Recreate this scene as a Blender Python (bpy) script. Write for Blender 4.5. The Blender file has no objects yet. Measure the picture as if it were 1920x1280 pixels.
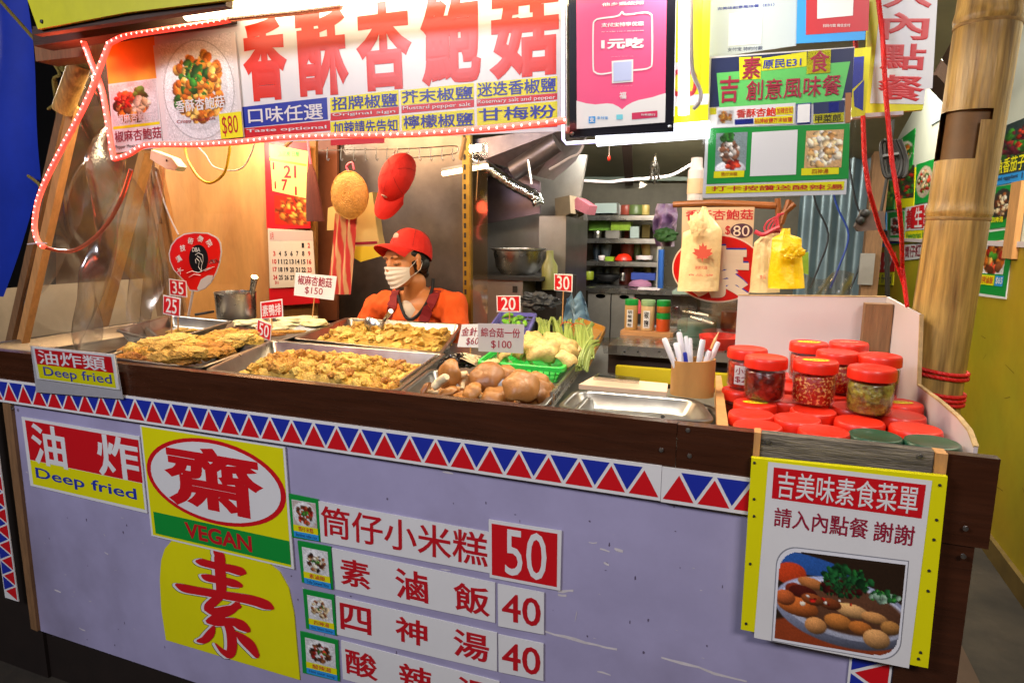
import bpy, math, random
import numpy as np
from mathutils import Vector, Matrix, noise
random.seed(7); np.random.seed(7)
SC = bpy.context.scene; C = SC.collection
rad = math.radians

# ---------------- camera ----------------
FPX = 1200.0
CP, CY, CR = rad(9.6), rad(21.0), rad(0.3)
CAM = Vector((0, 0, 1.45))
FW = Vector((-math.sin(CY)*math.cos(CP), math.cos(CY)*math.cos(CP), -math.sin(CP)))
_r = Vector((math.cos(CY), math.sin(CY), 0)); _u = _r.cross(FW)
RT = _r*math.cos(CR) + _u*math.sin(CR); UP = _u*math.cos(CR) - _r*math.sin(CR)
cam = bpy.data.cameras.new('camera'); co = bpy.data.objects.new('camera', cam); C.objects.link(co)
co.matrix_world = Matrix(((RT.x, UP.x, -FW.x, CAM.x), (RT.y, UP.y, -FW.y, CAM.y), (RT.z, UP.z, -FW.z, CAM.z), (0, 0, 0, 1)))
cam.sensor_width = 36; cam.lens = 36*FPX/1920; cam.clip_start = 0.02; cam.clip_end = 500
SC.camera = co

# ---------------- night world, exposure ----------------
w = bpy.data.worlds.new("World"); SC.world = w; w.use_nodes = True
nt = w.node_tree; bg = nt.nodes['Background']
sky = nt.nodes.new('ShaderNodeTexSky'); sky.sky_type = 'NISHITA'; sky.sun_disc = False
sky.sun_elevation = rad(4); sky.sun_rotation = rad(200)
nt.links.new(sky.outputs[0], bg.inputs[0]); bg.inputs[1].default_value = 0.004
sl = bpy.data.lights.new('sun', 'SUN'); sl.energy = 0.02; sl.angle = rad(5); sl.color = (1, .85, .7)
so = bpy.data.objects.new('sun', sl); C.objects.link(so); so.rotation_euler = (rad(60), 0, rad(-20))
SC.view_settings.view_transform = 'Standard'; SC.view_settings.look = 'None'
SC.view_settings.exposure = 0.0; SC.view_settings.gamma = 1
SC.render.engine = 'CYCLES'
SC.cycles.use_denoising = True
SC.cycles.max_bounces = 8; SC.cycles.transparent_max_bounces = 16; SC.cycles.sample_clamp_indirect = 4
SC.cycles.caustics_reflective = False; SC.cycles.caustics_refractive = False

def area(name, loc, target, sx, sy, power, col):
    l = bpy.data.lights.new(name, 'AREA'); l.shape = 'RECTANGLE'; l.size = sx; l.size_y = sy; l.energy = power; l.color = col
    o = bpy.data.objects.new(name, l); C.objects.link(o); o.location = loc
    d = Vector(target)-Vector(loc); o.rotation_euler = d.to_track_quat('-Z', 'Y').to_euler()
    return o
WARM = (1, .70, .38); WHITE = (1, .93, .84); COOL = (.85, .95, 1)
LIGHTS = [
 # name, loc, target, size x, size y, power, colour
 ('tube_light', (-.75, 1.13, 1.99), (-.75, 1.42, 1.5), 1.15, .05, 4.2, (1, .82, .54)),
 ('food_lamp', (-1.35, 1.55, 1.95), (-1.35, 1.8, 1.05), 1.3, .08, 21, (1, .77, .48)),
 ('food_lamp', (-.35, 1.45, 1.93), (-.1, 1.6, 1.05), .8, .06, 12, (1, .88, .70)),
 ('stall_lamp', (-2.0, 2.5, 2.05), (-1.9, 2.9, 1.2), .7, .08, 13, (1, .62, .30)),
 ('kitchen_lamp', (-.6, 3.6, 2.0), (-.7, 4.2, 1.0), .8, .1, 27, (1, .95, .85)),
 ('alley_lamp', (.75, 2.6, 2.6), (1.0, 3.4, 1.1), .15, 1.2, 46, (1, .92, .76)),
 ('alley_lamp', (.65, 5.2, 2.7), (1.0, 5.6, 1.1), .15, 1.2, 45, (1, .93, .78)),
 ('alley_lamp', (.45, 1.9, 2.3), (.5, 1.9, 1.0), .1, .6, 9, (1, .93, .82)),
 ('canvas_fill', (-3.4, 1.95, 2.3), (-2.9, 2.5, .9), .6, .2, 34, (1, .86, .68)),  # unseen fill added to brighten the canvas wall
 ('front_fill', (-2.2, -1.6, 3.0), (-.9, 1.2, .7), 1.2, .5, 78, (.86, .88, 1)),  # unseen fill added behind the camera, stands in for market light
 ('front_fill', (1.0, -1.2, 3.0), (-.1, 1.3, 1.0), .9, .4, 52, (1, .91, .86)),  # second added fill behind the camera, no fixture modelled
]
for a in LIGHTS: area(*a)
for q, e, c_ in (((-.35, 3.5, 1.98), 12, (1, .96, .82)), ((-2.6, 2.75, 1.9), 5, (1, .72, .45))):  # added point fills without fixtures: kitchen ceiling, dark back at the left
    l = bpy.data.lights.new('fill_point', 'POINT'); l.energy = e; l.color = c_; l.shadow_soft_size = .05; o = bpy.data.objects.new('fill_point', l); C.objects.link(o); o.location = q

# ---------------- projection helpers: where a line of sight meets a real plane ----------------
def ray(x, y): return FW + RT*((x-960)/FPX) - UP*((y-640)/FPX)
def hit(x, y, pl):
    d = ray(x, y)
    if isinstance(pl[0], str):
        i = 'XYZ'.index(pl[0]); return CAM + d*((pl[1]-CAM[i])/d[i])
    return CAM + d*((Vector(pl[0])-CAM).dot(pl[1])/d.dot(pl[1]))
def PX(x, y, v): return hit(x, y, ('X', v))
def PY(x, y, v): return hit(x, y, ('Y', v))
def PZ(x, y, v): return hit(x, y, ('Z', v))

# ---------------- colours and materials ----------------
def lin(c):
    if isinstance(c, str):
        c = c.lstrip('#'); c = [int(c[i:i+2], 16)/255 for i in (0, 2, 4)]
    return tuple((x/12.92 if x <= .04045 else ((x+.055)/1.055)**2.4) for x in c)
MATS = {}
def mat(name, col='#888888', rough=.5, metal=0, var=0, vs=8, stretch=(1, 1, 1), bump=0, bs=60, emit=None, es=0, coat=0,
        alpha=None, trans=0, col2=None, thr=(.4, .6), sss=0, rvar=0, attr=False):
    if name in MATS: return MATS[name]
    m = bpy.data.materials.new(name); m.use_nodes = True; t = m.node_tree; p = t.nodes['Principled BSDF']; L = t.links
    c = lin(col) if isinstance(col, str) else col
    p.inputs['Base Color'].default_value = (*c, 1); p.inputs['Roughness'].default_value = rough; p.inputs['Metallic'].default_value = metal
    if coat: p.inputs['Coat Weight'].default_value = coat; p.inputs['Coat Roughness'].default_value = .12
    if trans: p.inputs['Transmission Weight'].default_value = trans
    if sss: p.inputs['Subsurface Weight'].default_value = sss; p.inputs['Subsurface Radius'].default_value = (.02, .008, .004)
    tc = t.nodes.new('ShaderNodeTexCoord'); mp = t.nodes.new('ShaderNodeMapping'); L.new(tc.outputs['Object'], mp.inputs[0])
    mp.inputs['Scale'].default_value = stretch
    base = None
    if attr:
        a = t.nodes.new('ShaderNodeAttribute'); a.attribute_name = 'Col'; base = a.outputs[0]
    if col2:
        n = t.nodes.new('ShaderNodeTexNoise'); n.inputs['Scale'].default_value = vs; n.inputs['Detail'].default_value = 6; L.new(mp.outputs[0], n.inputs[0])
        r = t.nodes.new('ShaderNodeValToRGB'); r.color_ramp.elements[0].position = thr[0]; r.color_ramp.elements[1].position = thr[1]
        r.color_ramp.elements[0].color = (*c, 1); r.color_ramp.elements[1].color = (*lin(col2), 1)
        L.new(n.outputs[0], r.inputs[0]); base = r.outputs[0]
    if var:
        n2 = t.nodes.new('ShaderNodeTexNoise'); n2.inputs['Scale'].default_value = vs*1.7+.3; n2.inputs['Detail'].default_value = 8; n2.inputs['Roughness'].default_value = .65
        L.new(mp.outputs[0], n2.inputs[0])
        mr = t.nodes.new('ShaderNodeMapRange'); mr.inputs[1].default_value = .3; mr.inputs[2].default_value = .7
        mr.inputs[3].default_value = 1-var; mr.inputs[4].default_value = 1+var*.6; L.new(n2.outputs[0], mr.inputs[0])
        mx = t.nodes.new('ShaderNodeMix'); mx.data_type = 'RGBA'; mx.blend_type = 'MULTIPLY'; mx.inputs[0].default_value = 1
        if base: L.new(base, mx.inputs[6])
        else: mx.inputs[6].default_value = (*c, 1)
        L.new(mr.outputs[0], mx.inputs[7]); base = mx.outputs[2]
    if base: L.new(base, p.inputs['Base Color'])
    if rvar:
        n3 = t.nodes.new('ShaderNodeTexNoise'); n3.inputs['Scale'].default_value = vs*2; n3.inputs['Detail'].default_value = 5; L.new(mp.outputs[0], n3.inputs[0])
        m3 = t.nodes.new('ShaderNodeMapRange'); m3.inputs[3].default_value = max(.03, rough-rvar); m3.inputs[4].default_value = rough+rvar
        L.new(n3.outputs[0], m3.inputs[0]); L.new(m3.outputs[0], p.inputs['Roughness'])
    if bump:
        n4 = t.nodes.new('ShaderNodeTexNoise'); n4.inputs['Scale'].default_value = bs; n4.inputs['Detail'].default_value = 5; L.new(mp.outputs[0], n4.inputs[0])
        b = t.nodes.new('ShaderNodeBump'); b.inputs['Strength'].default_value = bump; b.inputs['Distance'].default_value = .01
        L.new(n4.outputs[0], b.inputs['Height']); L.new(b.outputs[0], p.inputs['Normal'])
    if emit:
        p.inputs['Emission Color'].default_value = (*lin(emit), 1); p.inputs['Emission Strength'].default_value = es
    MATS[name] = m; return m
def clear(name, tint=(1, 1, 1), rough=.03, extra=.03, bump=0, bs=6):
    m = bpy.data.materials.new(name); m.use_nodes = True; t = m.node_tree; L = t.links; t.nodes.remove(t.nodes['Principled BSDF'])
    out = t.nodes['Material Output']; tr = t.nodes.new('ShaderNodeBsdfTransparent'); tr.inputs[0].default_value = (*tint, 1)
    g = t.nodes.new('ShaderNodeBsdfGlossy'); g.inputs['Roughness'].default_value = rough
    fr = t.nodes.new('ShaderNodeLayerWeight'); fr.inputs[0].default_value = .5
    pw = t.nodes.new('ShaderNodeMath'); pw.operation = 'POWER'; pw.inputs[1].default_value = 4; L.new(fr.outputs['Facing'], pw.inputs[0])
    ad = t.nodes.new('ShaderNodeMath'); ad.operation = 'MULTIPLY_ADD'; ad.inputs[1].default_value = .8; ad.inputs[2].default_value = .03+extra; ad.use_clamp = True; L.new(pw.outputs[0], ad.inputs[0])
    mx = t.nodes.new('ShaderNodeMixShader'); L.new(ad.outputs[0], mx.inputs[0]); L.new(tr.outputs[0], mx.inputs[1]); L.new(g.outputs[0], mx.inputs[2]); L.new(mx.outputs[0], out.inputs[0])
    if bump:
        n = t.nodes.new('ShaderNodeTexNoise'); n.inputs['Scale'].default_value = bs; n.inputs['Detail'].default_value = 4
        tc = t.nodes.new('ShaderNodeTexCoord'); L.new(tc.outputs['Object'], n.inputs[0])
        b = t.nodes.new('ShaderNodeBump'); b.inputs['Strength'].default_value = bump; b.inputs['Distance'].default_value = .03
        L.new(n.outputs[0], b.inputs['Height']); L.new(b.outputs[0], g.inputs['Normal'])
    MATS[name] = m; return m
M = MATS
mat('lavender', '#a09abc', .42, var=.12, vs=2.2, col2='#7f7890', thr=(.48, .78), bump=.08, bs=9, rvar=.12)
mat('dark_board', '#3e2012', .26, var=.35, vs=3, stretch=(1.2, 8, 14), rvar=.1, coat=.2)
mat('kick', '#1c120d', .6, var=.3, vs=5)
mat('grey_wood', '#4c463f', .8, var=.5, vs=6, stretch=(1.5, 10, 14), bump=.7, bs=30, col2='#83796a', thr=(.38, .62))
mat('pale_wood', '#c08a50', .6, var=.25, vs=5, stretch=(6, 6, 1), bump=.2, bs=30)
mat('pale_wood_x', '#b98350', .6, var=.25, vs=5, stretch=(1, 6, 6), bump=.2, bs=30)
mat('old_wood', '#7d5a38', .7, var=.35, vs=5, stretch=(8, 8, 1), bump=.3, bs=40)
mat('dark_wood', '#3a2418', .7, var=.35, vs=5, stretch=(1, 8, 8), bump=.3, bs=40)
mat('plywood', '#c08a4c', .5, var=.22, vs=1.6, stretch=(5, 1, 1), rvar=.1, col2='#a87038', thr=(.45, .7))
mat('bamboo', '#b8924e', .42, var=.42, vs=4, stretch=(12, 12, .9), bump=.2, bs=20, col2='#7a5a2e', thr=(.44, .68))
mat('bamboo_dark', '#6b4a26', .6, var=.3, vs=6)
mat('white_print', '#d9d8d8', .35, bump=.12, bs=5, var=.05, vs=3)
mat('white_board', '#c6b9b8', .5, var=.05, vs=2)
mat('red_print', '#c4121c', .35, bump=.12, bs=5); mat('red_ink', '#b51420', .35, bump=.12, bs=5); mat('yellow_print', '#dcd60a', .35, bump=.12, bs=5, var=.05, vs=3)
mat('yellow_ink', '#e6de16', .35, bump=.12, bs=5); mat('blue_print', '#1c2c98', .35, bump=.12, bs=5); mat('blue_ink', '#22329a', .35); mat('green_print', '#0c8a34', .35, bump=.12, bs=5)
mat('sky_blue_print', '#2b8fd6', .35, bump=.12, bs=5); mat('black_print', '#101012', .35, bump=.12, bs=5); mat('black_ink', '#1b1518', .4); mat('maroon_ink', '#8e1c34', .35)
mat('orange_red_ink', '#cc2404', .35); mat('navy_print', '#1e2a55', .35, bump=.12, bs=5); mat('pink_print', '#e0517f', .3, bump=.12, bs=5, var=.06, vs=2); mat('lightgreen_print', '#5fc060', .35, bump=.12, bs=5)
mat('grey_blue_board', '#a9b6bb', .4, bump=.12, bs=5, var=.04, vs=2)
mat('photo', '#ffffff', .3, attr=True)
mat('steel', (.5, .49, .47), .28, 1, var=.2, vs=6, rvar=.1); mat('tray_steel', (.33, .32, .305), .3, 1, var=.25, vs=7, rvar=.07)
mat('steel_dull', (.33, .31, .28), .4, .75, var=.25, vs=2, rvar=.12, bump=.05, bs=5)
mat('steel_warm', (.19, .155, .13), .36, .9, var=.45, vs=1.5, rvar=.12, bump=.12, bs=3)
mat('iron', '#202022', .5, 0, var=.2)
mat('screw', (.6, .6, .58), .3, 1)
mat('tarp', '#1636b0', .55, var=.2, vs=2, bump=.3, bs=3)
mat('canvas', '#cbb18c', .8, var=.18, vs=2, bump=.4, bs=5)
mat('yellow_paint', '#c8bc14', .5, var=.18, vs=2, bump=.1, bs=20)
mat('night', '#07060a', .9)
mat('concrete', '#3a3228', .75, var=.45, vs=3, bump=.5, bs=14, col2='#241f18', thr=(.4, .65))
mat('brown_floor', '#4a3526', .6, var=.3, vs=2)
clear('glass', extra=.02); clear('acrylic', (.93, .93, .93), .06, .10); clear('film', (.84, .81, .78), .19, .17, bump=.3, bs=4)
clear('sleeve', (.99, .99, .99), .15, .01)

# ---------------- mesh builder ----------------
class MB:
    def __init__(s): s.v = []; s.f = []; s.m = []; s.mi = 0; s.col = None
    def add(s, vs, fs):
        n = len(s.v); s.v.extend([tuple(p) for p in vs]); s.f.extend([tuple(i+n for i in f) for f in fs]); s.m.extend([s.mi]*len(fs)); return s
    def box(s, c, d, R=None):
        R = R or Matrix.Identity(3); c = Vector(c); h = Vector(d)/2
        vs = [c + R @ Vector((x*h.x, y*h.y, z*h.z)) for x in (-1, 1) for y in (-1, 1) for z in (-1, 1)]
        return s.add(vs, [(0, 1, 3, 2), (4, 6, 7, 5), (0, 4, 5, 1), (2, 3, 7, 6), (0, 2, 6, 4), (1, 5, 7, 3)])
    def boxp(s, a, b):
        a = Vector(a); b = Vector(b); return s.box((a+b)/2, [abs(b[i]-a[i]) for i in range(3)])
    def prism(s, poly, t):
        n = len(poly); t = Vector(t); vs = [Vector(p) for p in poly] + [Vector(p)+t for p in poly]
        fs = [tuple(range(n)), tuple(range(2*n-1, n-1, -1))] + [(i, n+i, n+(i+1) % n, (i+1) % n) for i in range(n)]
        return s.add(vs, fs)
    def poly(s, pts): return s.add(pts, [tuple(range(len(pts)))])
    def beam(s, a, b, wx, wz, up=(0, 0, 1)):
        a = Vector(a); b = Vector(b); d = (b-a); L = d.length; d.normalize(); x = d.cross(Vector(up))
        if x.length < 1e-4: x = Vector((1, 0, 0))
        x.normalize(); z = x.cross(d); R = Matrix((x, d, z)).transposed(); return s.box((a+b)/2, (wx, L, wz), R)
    def tube(s, path, r, n=8, caps=True):
        path = [Vector(p) for p in path]; k = len(path); rr = r if isinstance(r, (list, tuple)) else [r]*k
        nrm = None; rings = []
        for i, p in enumerate(path):
            t = (path[min(i+1, k-1)]-path[max(i-1, 0)]).normalized()
            if nrm is None:
                nrm = t.cross(Vector((0, 0, 1)))
                if nrm.length < .1: nrm = t.cross(Vector((1, 0, 0)))
            nrm = (nrm - t*nrm.dot(t)).normalized(); b = t.cross(nrm)
            rings.append([p + (nrm*math.cos(2*math.pi*j/n)+b*math.sin(2*math.pi*j/n))*rr[i] for j in range(n)])
        vs = [q for R_ in rings for q in R_]; fs = []
        for i in range(k-1):
            for j in range(n): fs.append((i*n+j, i*n+(j+1) % n, (i+1)*n+(j+1) % n, (i+1)*n+j))
        if caps: fs += [tuple(range(n-1, -1, -1)), tuple(range((k-1)*n, k*n))]
        return s.add(vs, fs)
    def lathe(s, prof, c=(0, 0, 0), n=24, R=None, sx=1, sy=1, arc=1.0):
        R = R or Matrix.Identity(3); c = Vector(c); k = len(prof); vs = []
        for r, z in prof:
            for j in range(n):
                a = 2*math.pi*arc*j/n; vs.append(c + R @ Vector((r*math.cos(a)*sx, r*math.sin(a)*sy, z)))
        fs = []
        for i in range(k-1):
            for j in range(n if arc == 1 else n-1):
                fs.append((i*n+j, i*n+(j+1) % n, (i+1)*n+(j+1) % n, (i+1)*n+j))
        if prof[0][0] > 1e-5 and arc == 1: fs.append(tuple(range(n-1, -1, -1)))
        if prof[-1][0] > 1e-5 and arc == 1: fs.append(tuple(range((k-1)*n, k*n)))
        return s.add(vs, fs)
    def grid(s, fn, nu, nv, closed=False):
        vs = [fn(i/(nu-1), j/(nv-1)) for j in range(nv) for i in range(nu)]
        return s.add(vs, [(j*nu+i, j*nu+i+1, (j+1)*nu+i+1, (j+1)*nu+i) for j in range(nv-1) for i in range(nu-1)])
    def loops(s, loops, cap0=False, cap1=False):
        n = len(loops[0]); vs = [p for l in loops for p in l]; fs = []
        for i in range(len(loops)-1):
            for j in range(n): fs.append((i*n+j, i*n+(j+1) % n, (i+1)*n+(j+1) % n, (i+1)*n+j))
        if cap0: fs.append(tuple(range(n-1, -1, -1)))
        if cap1: fs.append(tuple(range((len(loops)-1)*n, len(loops)*n)))
        return s.add(vs, fs)
    def ell(s, c, r, R=None, n=12, k=8):
        prof = [(math.sin(math.pi*i/k), -math.cos(math.pi*i/k)) for i in range(k+1)]
        R = R or Matrix.Identity(3); D = Matrix.Diagonal(Vector(r)); return s.lathe(prof, c, n, R @ D)
    def xf(s, Mx): s.v = [tuple(Mx @ Vector(p)) for p in s.v]; return s

def tomesh(name, mb, mats, smooth=True, ang=35):
    me = bpy.data.meshes.new(name); me.from_pydata(mb.v, [], mb.f); me.update()
    ml = mats if isinstance(mats, (list, tuple)) else [mats]
    for m in ml: me.materials.append(M[m] if isinstance(m, str) else m)
    if len(ml) > 1: me.polygons.foreach_set('material_index', mb.m)
    if mb.col is not None:
        ca = me.color_attributes.new('Col', 'FLOAT_COLOR', 'POINT'); a = np.ones((len(mb.v), 4), np.float32); a[:, :3] = mb.col; ca.data.foreach_set('color', a.ravel())
    if smooth:
        me.polygons.foreach_set('use_smooth', [True]*len(me.polygons)); me.set_sharp_from_angle(angle=rad(ang))
    return me
def props(o, label=None, cat=None, group=None, kind=None):
    if label: o['label'] = label
    if cat: o['category'] = cat
    if group: o['group'] = group
    if kind: o['kind'] = kind
    return o
def thing(name, label, cat, loc=(0, 0, 0), group=None):
    o = bpy.data.objects.new(name, None); o.empty_display_size = .05; C.objects.link(o); o.location = loc
    return props(o, label, cat, group)
def worldloc(o):
    v = Vector(o.location); p = o.parent
    while p: v += Vector(p.location); p = p.parent
    return v
def obj(name, mb, mats, parent=None, label=None, cat=None, group=None, kind=None, smooth=True, local=False, ang=35):
    """mesh given in world coordinates (or local to the parent): one object, origin at its own base"""
    V = np.array(mb.v, dtype=float)
    if local: org = Vector((0, 0, 0))
    else: org = Vector(((V[:, 0].min()+V[:, 0].max())/2, (V[:, 1].min()+V[:, 1].max())/2, V[:, 2].min()))
    if not local: mb.v = (V-np.array(org)).tolist()
    o = bpy.data.objects.new(name, tomesh(name, mb, mats, smooth, ang)); C.objects.link(o)
    o.location = org
    if parent:
        o.parent = parent
        if not local: o.location = org - worldloc(parent)
    return props(o, label, cat, group, kind)
def copy_tree(o, parent=None):
    c = o.copy(); C.objects.link(c); c.parent = parent
    for ch in [x for x in bpy.data.objects if x.parent == o]: copy_tree(ch, c)
    return c
def dup(o, loc=None, rot=None, label=None, scale=None):
    c = copy_tree(o)
    if loc is not None: c.location = loc
    if rot is not None: c.rotation_euler = rot
    if scale is not None: c.scale = scale
    if label: c['label'] = label
    return c
def lerp(a, b, t): return a + (b-a)*t
def smoothpath(pts, k=6):
    pts = [Vector(p) for p in pts]; out = []
    for i in range(len(pts)-1):
        p0 = pts[max(i-1, 0)]; p1 = pts[i]; p2 = pts[i+1]; p3 = pts[min(i+2, len(pts)-1)]
        for j in range(k):
            t = j/k; out.append(.5*((2*p1)+(p2-p0)*t+(2*p0-5*p1+4*p2-p3)*t*t+(3*p1-p0-3*p2+p3)*t**3))
    out.append(pts[-1]); return out
def rope_mb(mb, path, r, pitch, n=5):
    path = [Vector(p) for p in path]; L = 0; S = [0]
    for i in range(1, len(path)): L += (path[i]-path[i-1]).length; S.append(L)
    N = max(8, int(L/pitch*7)); pts = []
    for i in range(N+1):
        s = L*i/N; k = 0
        while k < len(S)-2 and S[k+1] < s: k += 1
        t = (s-S[k])/max(1e-9, S[k+1]-S[k]); p = path[k].lerp(path[k+1], t); d = (path[k+1]-path[k]).normalized(); pts.append((p, d, s))
    for q in range(3):
        pp = []
        for p, d, s in pts:
            a = d.cross(Vector((.3, .9, .2))).normalized(); b = d.cross(a); th = 2*math.pi*(s/pitch+q/3)
            pp.append(p+(a*math.cos(th)+b*math.sin(th))*r*.5)
        mb.tube(pp, r*.58, n)
    return mb

# ---------------- lettering ----------------
_cu = bpy.data.curves.new('lettering', 'FONT'); _to = bpy.data.objects.new('lettering_source', _cu); C.objects.link(_to)
_cu.resolution_u = 3
_tc = {}
def glyphs(body, weight=0.0):
    """outline filled cleanly, then thickened by a border strip round every contour; third column sinks the strip a hair"""
    k = (body, weight)
    if k in _tc: return _tc[k]
    _cu.body = body
    dg = bpy.context.evaluated_depsgraph_get(); dg.update()
    me = bpy.data.meshes.new_from_object(_to.evaluated_get(dg))
    n = len(me.vertices); co_ = np.empty(n*3); me.vertices.foreach_get('co', co_); co_ = co_.reshape(-1, 3)[:, :2]
    fs = [tuple(p.vertices) for p in me.polygons]; bpy.data.meshes.remove(me)
    q = {}; mp = []; pts = []
    for x, y in co_:
        kk = (round(x, 5), round(y, 5))
        if kk not in q: q[kk] = len(pts); pts.append((x, y))
        mp.append(q[kk])
    fs = [f for f in (tuple(mp[i] for i in f) for f in fs) if len(set(f)) == len(f)]
    P = np.array([(x, y, 0) for x, y in pts], float)
    if weight > 0:
        cnt = {}
        for f in fs:
            for i in range(len(f)):
                e = (f[i], f[(i+1) % len(f)]); cnt[frozenset(e)] = cnt.get(frozenset(e), 0)+1
        out = {}; bed = []
        for f in fs:
            A = sum(P[f[i]][0]*P[f[(i+1) % len(f)]][1]-P[f[(i+1) % len(f)]][0]*P[f[i]][1] for i in range(len(f)))
            for i in range(len(f)):
                a_, b_ = f[i], f[(i+1) % len(f)]
                if cnt[frozenset((a_, b_))] == 1:
                    if A < 0: a_, b_ = b_, a_
                    d = P[b_][:2]-P[a_][:2]; L = np.hypot(*d)
                    if L < 1e-7: continue
                    nn = np.array([d[1], -d[0]])/L; bed.append((a_, b_)); out.setdefault(a_, []).append(nn); out.setdefault(b_, []).append(nn)
        nv = {}; extra = []
        for v, ns in out.items():
            m_ = sum(ns); L = np.hypot(*m_)
            if L < 1e-6: m_ = ns[0]; L = 1
            m_ = m_/L; dt = max(.45, float(m_.dot(ns[0]))); p = P[v][:2]+m_*weight/dt; nv[v] = len(P)+len(extra); extra.append((p[0], p[1], 1.0))
        P = np.vstack([P, np.array(extra)]) if extra else P
        for a_, b_ in bed: fs.append((a_, nv[a_], nv[b_], b_))
    mn = P[:, :2].min(0); mx = P[:, :2].max(0); P[:, :2] = (P[:, :2]-mn)/np.maximum(mx-mn, 1e-6)
    _tc[k] = (P, fs); return _tc[k]

# ---------------- painted pictures (flat prints) ----------------
class Pic:
    def __init__(s, W, H, bg): s.W, s.H = W, H; s.a = np.ones((H, W, 3))*np.array(hexc(bg)); s.y, s.x = np.mgrid[0:H, 0:W]; s.x = (s.x+.5)/W; s.y = (s.y+.5)/H
    def e(s, cx, cy, rx, ry, col, ang=0, sh=.35, soft=.15):
        c, n = math.cos(ang), math.sin(ang); dx = (s.x-cx); dy = (s.y-cy)*s.H/s.W; X = (dx*c+dy*n)/rx; Y = (-dx*n+dy*c)/ry
        d = X*X+Y*Y; m = np.clip((1-d)/soft, 0, 1)[..., None]; shade = (1+sh*(-X*.4-Y*.7)-sh*.4*d)[..., None]
        s.a = s.a*(1-m)+np.clip(np.array(hexc(col))*shade, 0, 1)*m; return s
    def r(s, x0, y0, x1, y1, col): s.a[(s.x >= x0) & (s.x < x1) & (s.y >= y0) & (s.y < y1)] = hexc(col); return s
    def scatter(s, n, cx, cy, rx, ry, size, cols, asp=.6, rnd=None):
        for _ in range(n):
            t = random.random()*6.283; q = math.sqrt(random.random()); sz = size*random.uniform(.6, 1.3)
            s.e(cx+math.cos(t)*rx*q, cy+math.sin(t)*ry*q, sz, sz*random.uniform(asp, 1), random.choice(cols), random.random()*3, .5)
        return s
    def noise(s, a=.05): s.a = np.clip(s.a*(1+np.random.randn(s.H, s.W, 1)*a), 0, 1); return s
def hexc(h): h = h.lstrip('#'); return [int(h[i:i+2], 16)/255 for i in (0, 2, 4)]

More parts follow.
